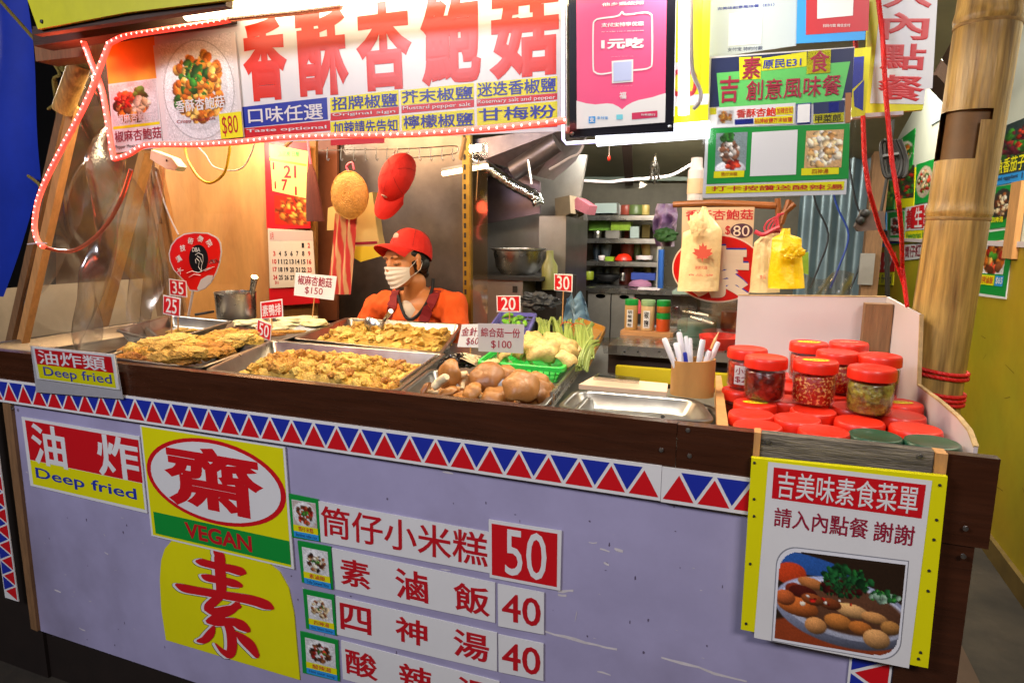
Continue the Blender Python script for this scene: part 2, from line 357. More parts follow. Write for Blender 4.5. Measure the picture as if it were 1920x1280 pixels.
class Sign:
    def __init__(s, name, label, cat, corners, pl, th=.003, m='white_print', group=None, parent=None, build=True, poly=None, kind=None):
        s.pl = pl; P = [hit(x, y, pl) for x, y in corners]; s.TL = P[0]
        s.U = ((P[1]-P[0])+(P[2]-P[3]))/2; s.V = ((P[3]-P[0])+(P[2]-P[1]))/2; s.n = s.V.cross(s.U).normalized()
        if s.n.dot(CAM-P[0]) < 0: s.n = -s.n
        if build:
            pp = [hit(x, y, pl) for x, y in poly] if poly else P
            mb = MB().prism(pp, -s.n*th); s.o = obj(name, mb, m, parent, label, cat, group, kind=kind, smooth=False)
        else: s.o = parent
    def uv(s, q):
        p = hit(q[0], q[1], s.pl)-s.TL; uu, vv, w_ = s.U.dot(s.U), s.V.dot(s.V), s.U.dot(s.V); a, b = p.dot(s.U), p.dot(s.V); D = uu*vv-w_*w_
        return ((a*vv-b*w_)/D, (b*uu-a*w_)/D)
    def at(s, u, v, lay): return s.TL+s.U*u+s.V*v+s.n*(.0005*lay)
    def poly(s, pts, m, lay=1, name='color_panel', px=True, parent=None):
        q = [s.uv(p) if px else p for p in pts]; mb = MB().poly([s.at(u, v, lay) for u, v in q]); return obj(name, mb, m, parent or s.o, smooth=False)
    def rect(s, a, b, m, lay=1, name='color_panel', px=True):
        if px: a, b = s.uv(a), s.uv(b)
        return s.poly([a, (b[0], a[1]), b, (a[0], b[1])], m, lay, name, px=False)
    def text(s, body, a, b, m, lay=2, wt=0.012, px=True, shear=0, name='lettering', rot=0):
        if px: a, b = s.uv(a), s.uv(b)
        co_, fs = glyphs(body, wt); mb = MB()
        for x, y, zz in co_:
            if rot: x, y = (.5+(x-.5)*math.cos(rot)-(y-.5)*math.sin(rot), .5+(x-.5)*math.sin(rot)+(y-.5)*math.cos(rot))
            u = a[0]+(b[0]-a[0])*x; v = b[1]+(a[1]-b[1])*y + shear*(x-.5)
            mb.v.append(tuple(s.at(u, v, lay-.3*zz)))
        mb.f = fs; mb.m = [0]*len(fs)
        return obj(name, mb, m, s.o, smooth=False)
    def ell(s, a, b, m, lay=1, px=True, ring=0, n=48, name='color_panel'):
        if px: a, b = s.uv(a), s.uv(b)
        cx, cy, rx, ry = (a[0]+b[0])/2, (a[1]+b[1])/2, (b[0]-a[0])/2, (b[1]-a[1])/2; mb = MB()
        o_ = [(cx+rx*math.cos(t*2*math.pi/n), cy+ry*math.sin(t*2*math.pi/n)) for t in range(n)]
        if ring:
            lu, lv = s.U.length, s.V.length
            i_ = [(cx+(rx-ring/lu)*math.cos(t*2*math.pi/n), cy+(ry-ring/lv)*math.sin(t*2*math.pi/n)) for t in range(n)]
            mb.loops([[s.at(*p, lay) for p in o_], [s.at(*p, lay) for p in i_]])
        else: mb.poly([s.at(*p, lay) for p in o_])
        return obj(name, mb, m, s.o, smooth=False)
    def photo(s, a, b, pic, lay=2, px=True, mask=None, name='picture_print'):
        if px: a, b = s.uv(a), s.uv(b)
        W, H = pic.W, pic.H; mb = MB(); ids = {}; cols = []
        A = lin_arr(np.clip(pic.a, 0, 1))
        for j in range(H):
            for i in range(W):
                u, v = i/(W-1), j/(H-1)
                if mask and not mask(u, v): continue
                ids[(i, j)] = len(mb.v); mb.v.append(tuple(s.at(a[0]+(b[0]-a[0])*u, a[1]+(b[1]-a[1])*v, lay))); cols.append(A[j, i])
        for j in range(H-1):
            for i in range(W-1):
                q = [(i, j), (i+1, j), (i+1, j+1), (i, j+1)]
                if all(k in ids for k in q): mb.f.append(tuple(ids[k] for k in q))
        mb.m = [0]*len(mb.f); mb.col = np.array(cols)
        return obj(name, mb, 'photo', s.o, smooth=False)
def lin_arr(a): return np.where(a <= .04045, a/12.92, ((a+.055)/1.055)**2.4)
rmask = lambda r, W=1, H=1: (lambda u, v: not ((min(u, 1-u)*W < r and min(v, 1-v)*H < r) and ((r-min(u, 1-u)*W)**2+(r-min(v, 1-v)*H)**2 > r*r)))
FOOD = {
 'fried': ['#d98a2c', '#c8701f', '#e7ab4d', '#b9601c'], 'green': ['#2f6b25', '#3d8a2e', '#1f4d1c'], 'red': ['#b3261a', '#8e1c14', '#d1452b'],
 'brown': ['#7b4424', '#9a5a30', '#5b2f1a'], 'pale': ['#d9c39a', '#c7ad82', '#e8dac0'], 'dark': ['#2d1c16', '#43261a', '#5a3020']}
def dish(W, H, bg, plate, kinds, n=40, size=.07, cover=.36, garnish=None, el=(1, 1)):
    p = Pic(W, H, bg); k = H/W
    if plate: p.e(.5, .5, .47*el[0], .47*el[1]*k, plate, 0, .12, .05)
    cols = [c for q in kinds for c in FOOD[q]]
    p.scatter(n, .5, .5, cover*el[0], cover*el[1]*1.0, size, cols)
    if garnish: p.scatter(max(4, n//5), .5, .45, .14, .12, size*.7, FOOD[garnish], .3)
    return p.noise(.06)
# ================= ground, walls of the alley, night behind =================
def S(name, mb, m, **k): return obj(name, mb, m, kind='structure', **k)
S('ground', MB().boxp((-14, -8, -.06), (6, 14, 0)), 'concrete', smooth=False)
S('stall_floor', MB().boxp((-4.0, 1.45, .004), (.75, 5.6, .03)), 'brown_floor', smooth=False)

# yellow and white side wall on the right
wx = 1.08
S('side_wall_lower', MB().boxp((wx, 1.2, 0), (wx+.1, 8.6, 1.42)), mat('yellow_wall', '#a39a1c', .42, var=.22, vs=1.2, bump=.12, bs=6, rvar=.1, col2='#a8800e', thr=(.4, .7)), smooth=False)
S('side_wall_upper', MB().boxp((wx+.003, 1.2, 1.42), (wx+.1, 8.6, 3.2)), mat('white_wall', '#b9bdae', .55, var=.08, vs=1.2, bump=.06, bs=8), smooth=False)
S('side_wall_trim', MB().boxp((wx-.012, 1.2, 1.40), (wx, 8.6, 1.425)), 'white_board', smooth=False)
S('skirting_board', MB().boxp((wx-.02, 1.2, 0), (wx, 8.6, .09)), mat('skirting', '#6a5522', .7, var=.3, vs=4), smooth=False)
mb = MB()
for _ in range(70):
    y, z, r = random.uniform(1.4, 6), random.uniform(.1, 1.35), random.uniform(.0015, .005); mb.poly([(wx-.0006, y+r*math.cos(i)*random.uniform(.6, 1.3), z+r*math.sin(i)) for i in range(6)])
for _ in range(26):
    y, z, L = random.uniform(1.6, 5), random.uniform(.1, 1.2), random.uniform(.03, .12); dzz = random.uniform(-.04, .04); mb.poly([(wx-.0008, y, z), (wx-.0008, y+L, z+dzz), (wx-.0008, y+L, z+dzz+.002), (wx-.0008, y, z+.003)])
obj('wall_marks', mb, mat('wall_mark', '#5a4a10', .7), bpy.data.objects['side_wall_lower'], kind='stuff', smooth=False)
S('alley_back_wall', MB().boxp((-.2, 8.6, 0), (1.3, 8.7, 3.2)), 'dark_wood', smooth=False)
S('alley_roof', MB().boxp((.35, 2.2, 2.95), (1.3, 8.6, 3.0)), 'dark_wood', smooth=False)

# corrugated sheets behind the hanging bags
cmat = mat('corrugated', '#7f9298', .42, .6, var=.3, vs=1.5, rvar=.12, col2='#5c6b70', thr=(.4, .7))
a = PY(1490, 500, 4.6).x; b = PY(1614, 500, 4.6).x
S('corrugated_wall', MB().grid(lambda u, v: Vector((lerp(a, b, u), 4.6+.022*math.sin(u*(b-a)/.105*6.283), lerp(0, 2.9, v))), 90, 3), cmat)
t = thing('wooden_post', 'old timber post with metal bracket at the end of the corrugated wall', 'post', (PY(1620, 500, 4.52).x, 4.5, 0))
obj('post', MB().boxp((b-.005, 4.46, 0), (b+.085, 4.56, 2.9)), 'old_wood', t)
obj('bracket', MB().boxp((b-.03, 4.43, 1.15), (b+.05, 4.458, 1.34)), 'steel_dull', t)
for i in range(3):
    x0 = 1515+i*38
    pts = [PY(x0+dx, yy, 4.5) for dx, yy in ((0, 300), (14, 380), (38, 440), (20, 500), (4, 540))]
    props(obj('hanging_wire', MB().tube(smoothpath(pts, 5), .006, 5), 'iron' if i != 1 else mat('blue_cable', '#203a86', .5)), ['black wire drooping in front of the corrugated sheets beside the hanging yellow bag', 'blue cable curling down the middle of the corrugated sheets', 'black wire on the corrugated sheets next to the old timber post'][i], 'wire')
# diagonal roof beams seen top right
t = thing('roof_truss', 'dark timber beams under the alley roof beside the bamboo pole', 'roof beam', PY(1770, 60, 3.4))
for q in (((1740, 0), (1800, 120)), ((1700, 60), (1810, 20)), ((1745, 130), (1800, 190))):
    obj('beam', MB().beam(PY(*q[0], 3.4), PY(*q[1], 3.6), .07, .07), 'dark_wood', t)

# tall night backdrop on the left, blue tarp, canvas
S('night_backdrop', MB().boxp((-9, 9.2, 0), (3, 9.3, 6)), 'night', smooth=False)
def tarpf(u, v):
    top = [(-60, -30), (44, -30)]; bot = [(-90, 560), (30, 540)]
    xl = lerp(-60, -90, v); xr = lerp(42, 76, min(v/.62, 1)) if v < .62 else lerp(76, 8, (v-.62)/.38)
    p = PY(lerp(xl, xr, u), lerp(-30, 556, v), 1.75); p.y += .012*math.sin(u*7+v*3)+.008*math.sin(v*9); return p
props(obj('blue_tarp', MB().grid(tarpf, 24, 30), 'tarp'), 'large blue tarpaulin hanging at the far side of the stall', 'tarpaulin')
S('neighbour_canvas_wall', MB().prism([PY(-80, 548, 2.5), PY(60, 536, 2.5), PY(300, 520, 2.75), PY(345, 760, 2.75), PY(-80, 760, 2.5)], (0, .02, 0)), 'canvas')
S('night_sheet', MB().prism([PY(-60, -60, 3.6), PY(420, -60, 3.6), PY(420, 700, 3.6), PY(-60, 700, 3.6)], (0, .03, 0)), 'night', smooth=False)  # near-black sheet, its colour stands for the darkness of the night
S('dark_stall_back', MB().prism([PY(105, 200, 3.2), PY(345, 200, 3.2), PY(345, 560, 3.2), PY(105, 560, 3.2)], (0, .03, 0)), mat('brown_dark', '#7a5434', .6, var=.4, vs=2), smooth=False)

# ================= the counter =================
Y0 = 1.2
xl = PY(18, 751, Y0).x; xr = .006
cnt = thing('stall_counter', 'long food stall counter with lavender front and dark brown edge boards', 'counter', (-.9, 1.5, 0))
obj('front_panel', MB().boxp((xl, Y0, .19), (xr+.32, Y0+.018, 1.0)), 'lavender', cnt, smooth=False)
obj('kick_board', MB().boxp((-3.4, Y0+.03, 0), (.36, Y0+.05, .19)), 'kick', cnt, smooth=False)
obj('fascia_board', MB().boxp((-2.62, Y0-.012, 1.012), (PY(1271, 792, Y0).x, Y0+.012, 1.101)), 'dark_board', cnt, smooth=False)
obj('fascia_board', MB().boxp((PY(1272.5, 792, Y0).x, Y0-.014, 1.012), (.010, Y0+.012, 1.100)), 'dark_board', cnt, smooth=False)
g1 = PY(1428, 810, Y0-.01).x; g2 = PY(1752, 843, Y0-.01).x
obj('weathered_board', MB().boxp((g1, Y0-.012, 1.025), (g2, Y0+.01, 1.1)), 'grey_wood', cnt, smooth=False)
obj('end_strip', MB().boxp((.0105, Y0-.018, 1.03), (g1-.001, Y0+.012, 1.102)), 'pale_wood', cnt, smooth=False)
obj('end_strip', MB().boxp((g2+.001, Y0-.018, .99), (g2+.018, Y0+.012, 1.1)), 'pale_wood', cnt, smooth=False)
obj('corner_board', MB().boxp((g2+.019, Y0-.008, .944), (.3795, Y0+.012, 1.098)), 'dark_board', cnt, smooth=False)
obj('corner_post', MB().boxp((.2675, Y0-.004, 0), (.362, Y0+.06, .943)), 'dark_board', cnt, smooth=False)
obj('side_panel', MB().boxp((.345, Y0+.06, .1), (.37, 2.55, 1.0)), 'dark_board', cnt, smooth=False)
obj('counter_deck', MB().boxp((-2.62, Y0+.02, .955), (.36, 1.95, .985)), 'steel_dull', cnt, smooth=False)
obj('counter_deck', MB().boxp((-2.9, 1.952, .955), (-.36, 2.62, .985)), 'steel_dull', cnt, smooth=False)
# frame on the left and its patterned upright
obj('frame_slat', MB().prism([PY(4, 752, 1.19), PY(19, 755, 1.19), PY(70, 1183, 1.19), PY(58, 1178, 1.19)], (0, .03, 0)), 'old_wood', cnt, smooth=False)
obj('dark_side', MB().boxp((-3.4, Y0+.02, 0), (xl-.02, Y0+.04, 1.0)), 'kick', cnt, smooth=False)
# screws
for x, y in ((1243, 780), (1290, 806), (1240, 843), (1293, 854), (1810, 990), (1806, 1042), (1440, 828), (1725, 855), (23, 764)):
    p = PY(x, y, Y0-.014); obj('screw_head', MB().lathe([(.0, -.003), (.004, -.0025), (.0045, 0)], p, 10, Matrix.Rotation(rad(-90), 3, 'X')), 'screw', cnt)

# patterned border: white strip with red and blue triangles, drawn as flat print
def zig(name, x0, x1, z0, z1, n, y, first=0, vertical=False, parent=None, label=None):
    mb = MB(); g = .0045
    mb.boxp((x0, y, z0), (x1, y+.003, z1)); o = obj(name, mb, 'white_print', parent, smooth=False, label=label)
    a = MB(); b2 = MB(); yy = y-.0006
    if not vertical:
        step = (x1-x0)/n; zt = z1-.007; zb = z0+.007
        for i in range(n):
            c = x0+(i+.5)*step+first
            a.poly([(c-step/2+g*.8, yy, zb), (c+step/2-g*.8, yy, zb), (c, yy, zt-.006)])
            if i < n-1: b2.poly([(c+g*.8, yy, zt), (c+step-g*.8, yy, zt), (c+step/2, yy, zb+.006)])
    else:
        step = (z1-z0)/n; xa = x0+.004; xb = x1-.004
        for i in range(n):
            c = z1-(i+.5)*step
            a.poly([(xb, yy, c+step/2-g*.7), (xb, yy, c-step/2+g*.7), (xa+.006, yy, c)])
            if i < n-1: b2.poly([(xa, yy, c-g*.7), (xa, yy, c-step+g*.7), (xb-.006, yy, c-step/2)])
    obj('red_triangles', a, 'red_print', o, smooth=False); obj('blue_triangles', b2, 'blue_print', o, smooth=False); return o
px_pk = [6.7, 31.9, 57.1]
z0, z1 = .946, 1.0165
s1 = PY(1243, 870, Y0).x
stp = (PY(1185.8, 870, Y0).x-PY(262, 870, Y0).x)/21
nleft = int((PY(262, 870, Y0).x+2.62)/stp)+22
zig('patterned_border', s1-stp*nleft, s1, z0, z1, nleft, Y0-.0165+.0, parent=cnt)
zig('patterned_border', s1+.001, s1+.001+stp*3.0, z0-.001, z1-.001, 3, Y0-.0175, parent=cnt)
zv = zig('patterned_border', -2.172, -2.108, .30, .975, 13, 1.17, vertical=True, parent=cnt)
# lower right patch of the same border
zig('patterned_border', PY(1592, 1240, 1.196).x, PY(1672, 1250, 1.196).x, .30, .775, 7, 1.193, vertical=True, parent=cnt)

# scars and tape marks on the lavender panel (paint knocked off)
mb = MB()
def scar(pts, w0):
    q = [PY(x, y, Y0-.0008) for x, y in pts]; n = len(q); v = []
    for i, p in enumerate(q):
        ww = w0*(.35+.65*math.sin(math.pi*(i+.4)/n))*random.uniform(.6, 1.3)/1000; v.append((p+Vector((0, 0, ww)), p-Vector((0, 0, ww*random.uniform(.7, 1.2)))))
    for i in range(n-1): mb.poly([v[i][0], v[i+1][0], v[i+1][1], v[i][1]])
scar([(1022, 1183), (1040, 1189), (1058, 1193), (1078, 1198), (1096, 1204), (1116, 1208), (1135, 1213), (1157, 1217)], 4)
scar([(1240, 1232), (1258, 1237), (1280, 1243), (1310, 1250), (1340, 1262), (1372, 1270), (1400, 1277)], 3.4)
scar([(1046, 1108), (1056, 1109), (1066, 1107), (1075, 1107)], 4); scar([(1046, 1114), (1054, 1116), (1062, 1116)], 3)
scar([(1082, 1145), (1080, 1154), (1078, 1163)], 6); scar([(1120, 1258), (1130, 1260), (1145, 1265)], 2)
scar([(1125, 1028), (1135, 1031), (1143, 1034)], 2.2); scar([(1152, 1028), (1160, 1031), (1168, 1033)], 3); scar([(1104, 1016), (1112, 1018), (1119, 1017)], 1.6)
scar([(1132, 1054), (1137, 1057), (1142, 1059)], 4); scar([(830, 884), (840, 885), (850, 888)], 2); scar([(826, 1066), (836, 1068), (845, 1069)], 1.6)
scar([(102, 1105), (108, 1107), (114, 1110)], 2.4); scar([(128, 994), (129, 1000), (130, 1007)], 2.4); scar([(148, 1176), (153, 1179), (160, 1182)], 2.4); scar([(194, 996), (195, 1001), (197, 1004)], 1.6); scar([(196, 1035), (200, 1037), (203, 1039)], 1.6)
scar([(48, 884), (50, 885), (52, 886)], 2)
for _ in range(60):
    x = random.uniform(80, 1390); y = random.uniform(960+.0*x, 1240)
    if y > 1150+.2*(x-60) and x < 900: continue
    scar([(x, y), (x+random.uniform(1, 4), y+random.uniform(-1, 2)), (x+random.uniform(3, 6), y+1)], random.uniform(.3, .9))
obj('paint_scars', mb, mat('bare_plaster', '#c9c2c4', .8, var=.2, vs=20), cnt, kind='stuff', smooth=False)
mb = MB()
def stain(x, y, w, h):
    c = PY(x, y, Y0-.0005); mb.poly([c+Vector((w*math.cos(i*.524)*random.uniform(.5, 1.1), 0, h*math.sin(i*.524)*random.uniform(.5, 1.1))) for i in range(12)])
for _ in range(70):
    stain(random.uniform(90, 1380), random.uniform(930, 1230), random.uniform(.001, .003), random.uniform(.001, .006))
obj('dirt_spots', mb, mat('grime', '#5a5068', .6), cnt, kind='stuff', smooth=False)

# ================= signs on the front panel =================
pl = ('Y', Y0-.004)
s = Sign('deep_fried_sign', 'large red and yellow sign reading 油炸 Deep fried at the left end of the lavender panel', 'sign', [(40, 781), (261, 818), (276, 962), (57, 910)], pl)
s.rect(s.uv((47, 787)), (.99, .60), 'red_print', 1, px=False); s.rect((.03, .605), (.985, .955), 'yellow_print', 1, px=False)
s.text('油', s.uv((55, 791)), s.uv((128.5, 881)), 'white_print', wt=.02, px=False); s.text('炸', (178, 810), (265, 906), 'white_print', wt=.02)
s.text('Deep fried', (66, 875), (258, 943), 'blue_ink', wt=.016)

s = Sign('vegan_sign', 'yellow square sign with 齋 in a red oval above a green VEGAN band', 'sign', [(262, 796), (534, 838), (551, 1067), (284, 1004)], ('Y', Y0-.006))
s.rect((.012, .012), (.985, .985), 'yellow_print', 1, px=False)
s.ell((.02, .03), (.985, .755), 'red_print', 2, px=False); s.ell((.052, .062), (.953, .723), 'white_print', 3, px=False)
s.text('齋', (.155, .105), (.845, .655), 'red_print', 4, wt=.028, px=False)
s.rect((.035, .765), (.985, .965), 'green_print', 2, px=False)
s.text('VEGAN', (.265, .795), (.735, .935), 'red_ink', 3, wt=.03, px=False)

pts = [(311, 1199), (302, 1140), (299.5, 1085), (302, 1050), (309, 1028), (322, 1013), (497, 1050), (524, 1072), (541, 1102), (551, 1150), (562, 1274)]
s = Sign('vegetarian_sign', 'yellow rounded sign with a red brush-written 素 below the VEGAN sign', 'sign', [(322, 1013), (540, 1060), (562, 1274), (340, 1208)], ('Y', Y0-.0035), m='yellow_print', poly=pts)
LW = lambda x, y: (x/2.977, 850+y/2.977)
STROKES = [([(1098, 598), (1130, 604), (1200, 622), (1290, 640), (1345, 655), (1372, 664)], [8, 20, 20, 22, 24, 10]), ([(1128, 676), (1160, 690), (1240, 706), (1310, 722), (1352, 736)], [6, 20, 20, 22, 10]),
 ([(985, 728), (1030, 748), (1110, 764), (1220, 782), (1330, 800), (1420, 818), (1490, 842), (1528, 862)], [8, 22, 22, 22, 24, 27, 26, 8]), ([(1200, 540), (1226, 570), (1232, 660), (1238, 740), (1232, 800)], [12, 30, 30, 30, 22]),
 ([(1238, 785), (1205, 815), (1165, 850), (1150, 868)], [24, 26, 24, 12]), ([(1150, 862), (1200, 880), (1270, 868), (1345, 850)], [12, 22, 22, 10]), ([(1330, 838), (1290, 872), (1215, 905), (1165, 930)], [20, 24, 22, 14]), ([(1160, 930), (1220, 938), (1300, 935), (1350, 955), (1392, 985)], [14, 22, 22, 28, 14]),
 ([(1262, 935), (1290, 990), (1298, 1060), (1292, 1110), (1275, 1130)], [16, 26, 28, 26, 14]), ([(1276, 1118), (1240, 1096), (1205, 1056)], [20, 13, 4]), ([(1196, 962), (1178, 1000), (1145, 1035), (1104, 1042)], [10, 24, 22, 8]), ([(1318, 992), (1350, 1022), (1400, 1068), (1440, 1128)], [6, 22, 28, 14])]
def brush(sign, strokes, fn, off, m, lay, grow=0, name='lettering'):
    mb = MB()
    for si, (pts, ws) in enumerate(strokes):
        P = smoothpath([Vector((x, y, w_)) for (x, y), w_ in zip(pts, ws)], 5); L = []; R_ = []
        for i, p in enumerate(P):
            d = P[min(i+1, len(P)-1)]-P[max(i-1, 0)]; d.z = 0; d.normalize(); n_ = Vector((-d.y, d.x, 0))*(max(p.z, 3)+grow)
            q = Vector((p.x, p.y, 0)); L.append(q+n_); R_.append(q-n_)
            if i in (0, len(P)-1): e = d*(-1 if i == 0 else 1)*(max(p.z, 3)+grow)*.8; (L.insert(0, q+e) if i == 0 else L.append(q+e))
        poly = L+R_[::-1]; mb.poly([sign.at(*sign.uv(fn(q.x+off[0], q.y+off[1])), lay+si*.06) for q in poly])
    return obj(name, mb, m, sign.o, smooth=False)
brush(s, STROKES, LW, (-16, 2), 'black_print', 1, 5); brush(s, STROKES, LW, (-14, 1), 'white_print', 2, 3); brush(s, STROKES, LW, (0, 0), 'red_print', 3)

# menu rows
rows = [
 ('筒仔小米糕', [(596, 939), (920, 998), (918, 1074), (600, 1015)], '50', [(916, 973.6), (1053, 995), (1050.3, 1107), (918, 1082)], [((601, 946), (914.5, 1063), '筒仔小米糕')], ((947, 989), (1024.6, 1090)), [(539, 924.6), (596, 936), (601, 1015), (546, 1006)], ('筒仔米糕', 'first menu row strip reading 筒仔小米糕', 'red price card reading 50 beside the first menu row', 'small green framed photo of sticky rice beside the first menu row'), ['brown', 'red'], '#b8a8a0'),
 ('素滷飯', [(622, 1027), (928, 1092), (928, 1167), (629, 1104)], '40', [(933, 1094), (1020, 1111), (1019.6, 1189), (934, 1173)], [((636, 1043), (695.4, 1106), '素'), ((740, 1062), (803.6, 1131.5), '滷'), ((850, 1088), (919.5, 1157), '飯')], ((941, 1109), (1013.9, 1176)), [(557.6, 1013), (620, 1024.7), (624, 1105), (566, 1091)], ('素滷飯', 'second menu row strip reading 素滷飯', 'upper of the two white price cards reading 40', 'small green framed photo of braised rice beside the second menu row'), ['brown', 'pale', 'dark'], '#cfcfcf'),
 ('四神湯', [(629, 1117), (931.6, 1186), (931.6, 1258), (632, 1189)], '40', [(934, 1188.6), (1018.8, 1206), (1018.6, 1276), (935, 1259)], [((637, 1128), (697, 1191), '四'), ((741, 1152), (802, 1213), '神'), ((850, 1176), (917, 1243), '湯')], ((941, 1201), (1013.5, 1267)), [(567.7, 1103.6), (625.5, 1115), (631, 1191), (574, 1177.5)], ('四神湯', 'third menu row strip reading 四神湯', 'lower of the two white price cards reading 40', 'small green framed photo of pale soup beside the third menu row'), ['pale', 'pale', 'brown'], '#cfd0d4'),
 ('酸辣湯', [(639, 1200), (936, 1277), (936, 1352), (643, 1272)], None, None, [((647, 1213), (709, 1277), '酸'), ((748, 1239), (812, 1303), '辣'), ((857, 1265), (922, 1330), '湯')], None, [(562.6, 1182.5), (633, 1200), (636.5, 1276.6), (567.7, 1260.5)], ('酸辣湯', 'lowest menu row strip reading 酸辣湯 cut by the picture edge', '', 'small green framed photo of dark soup beside the lowest menu row'), ['dark', 'brown', 'red'], '#c8c8c8')]
for k, (nm, cs, price, pc, txt, pt, ph, lab, kinds, bgc) in enumerate(rows):
    s = Sign('menu_strip', lab[1], 'sign', cs, ('Y', Y0-.0035))
    for a_, b_, ch in txt: s.text(ch, a_, b_, 'red_ink', 2, wt=.02 if len(ch) == 1 else .012)
    if price:
        s = Sign('price_card', lab[2], 'sign', pc, ('Y', Y0-.005))
        if k == 0: s.rect((.045, .055), (.955, .945), 'red_print', 1, px=False)
        s.text(price, pt[0], pt[1], 'white_print' if k == 0 else 'red_ink', 2, wt=.004 if k == 0 else .012)
    s = Sign('dish_photo_card', lab[3], 'photo card', ph, ('Y', Y0-.0045), m='green_print')
    s.rect((.13, .12), (.93, .93), 'white_print', 1, px=False)
    s.photo((.15, .13), (.93, .74), dish(26, 26, bgc, '#dddddd', kinds, 46, .075, .34, 'green'), 2, px=False)
    s.rect((.13, .70), (.95, .85), 'yellow_print', 3, px=False); s.rect((.13, .85), (.96, .985), 'sky_blue_print', 3, px=False)
    s.text(lab[0], (.3, .72), (.8, .83), 'red_ink', 4, px=False)
    s.text(['Bamboo tube rice', 'Tofu Stewed Rice', 'Ssu Shen Soup', 'Hot sour soup'][k], (.2, .88), (.9, .96), 'navy_print', 4, px=False, wt=0)

# small Deep fried sign in a plastic sleeve, leaning on the edge board
pl = ('Y', 1.172)
o = Sign('deep_fried_label', 'small 油炸類 Deep fried sign in a clear sleeve on the brown edge board', 'sign', [(60, 650), (213, 665), (224, 731), (70, 710)], pl)
o.rect((.03, .05), (.965, .52), 'red_print', 1, px=False); o.rect((.03, .52), (.965, .95), 'yellow_print', 1, px=False)
o.text('油炸類', (.06, .07), (.89, .5), 'white_print', 2, wt=.01, px=False); o.text('Deep fried', (.10, .57), (.93, .93), 'blue_ink', 2, wt=.008, px=False)
obj('plastic_sleeve', MB().prism([PY(55, 646, 1.170), PY(217, 662, 1.170), PY(232, 750, 1.170), PY(67, 737, 1.170)], (0, .0012, 0)), 'sleeve', o.o, smooth=False)
obj('sleeve_backing', MB().prism([PY(57, 648, 1.176), PY(216, 664, 1.176), PY(231, 748, 1.176), PY(68, 735, 1.176)], (0, .0012, 0)), mat('grey_card', '#a9a7ab', .5), o.o, smooth=False)

# menu board on the right
pl = ('Y', 1.165)
s = Sign('entrance_menu_board', 'yellow edged menu board reading 吉美味素食菜單 with a photo of a dish', 'menu board', [(1409, 858), (1777, 894), (1740, 1252), (1389, 1179)], pl, th=.012, m='yellow_print')
s.poly([(1440.6, 865), (1747.6, 900.4), (1704, 1251.4), (1413.7, 1194)], 'white_print', 2, 'paper')
s.poly([(1451, 875), (1736, 908), (1727.5, 971), (1447, 933)], 'red_print', 3)
p2 = Sign('x', '', '', [(1440.6, 865), (1747.6, 900.4), (1704, 1251.4), (1413.7, 1194)], pl, build=False, parent=s.o)
p2.text('吉美味素食菜單', (1460, 881), (1718, 964), 'white_print', 5, wt=.008)
p2.text('請入內點餐', (1453, 949), (1626, 1010), 'maroon_ink', 4, wt=.012); p2.text('謝謝', (1640, 975), (1712, 1023), 'maroon_ink', 4, wt=.012)
pc = Pic(120, 96, '#2a1c12')
pc.e(.5, .98, .7, .25, '#8a3a1c', 0, .1); pc.e(.10, .12, .5, .09, '#2b57a0', .1, .1); pc.e(.1, .25, .14, .1, '#c5401c', 0, .2)
pc.e(.55, .60, .58, .29, '#9aa0bd', .12, .5, .05); pc.e(.55, .57, .53, .24, '#c7cbe0', .12, .2, .05); pc.e(.56, .56, .50, .21, '#5c3a28', .12, .2)
for cx, cy, rx, ry, c_ in ((.15, .42, .09, .06, '#7a2a18'), (.28, .33, .12, .05, '#b8703a'), (.45, .33, .09, .06, '#a8581f'), (.22, .45, .13, .07, '#4a1610')): pc.e(cx, cy, rx, ry, c_, .2, .5)
pc.scatter(90, .56, .24, .19, .13, .035, ['#14401e', '#1d5a2c', '#0e2e16', '#246a2c'], .3); pc.scatter(60, .52, .34, .17, .08, .03, ['#14401e', '#1d4a24', '#2a1c14', '#3a0c0c'], .3); pc.scatter(34, .86, .36, .11, .05, .03, ['#1f5a2a', '#3a8a35', '#8aa890'], .4)
for cx, cy, rx, ry, c_ in ((.18, .60, .18, .085, '#c2642a'), (.07, .52, .09, .07, '#b85a2c'), (.34, .78, .095, .075, '#c98a50'), (.52, .70, .12, .07, '#bb7334'), (.62, .56, .14, .06, '#d9a468'), (.44, .52, .10, .05, '#7a3a1c'), (.30, .50, .10, .05, '#8a4520'), (.80, .60, .11, .05, '#c58a50'), (.70, .73, .10, .06, '#b4682c'), (.83, .82, .11, .085, '#c9935a'), (.93, .68, .08, .06, '#a8743c')): pc.e(cx, cy, rx, ry, c_, .15, .55, .12)
pc.scatter(10, .42, .5, .2, .06, .018, ['#c02018', '#e8e4d8', '#701010'], .6); pc.e(.22, .56, .025, .02, '#fff0d8'); pc.noise(.05)
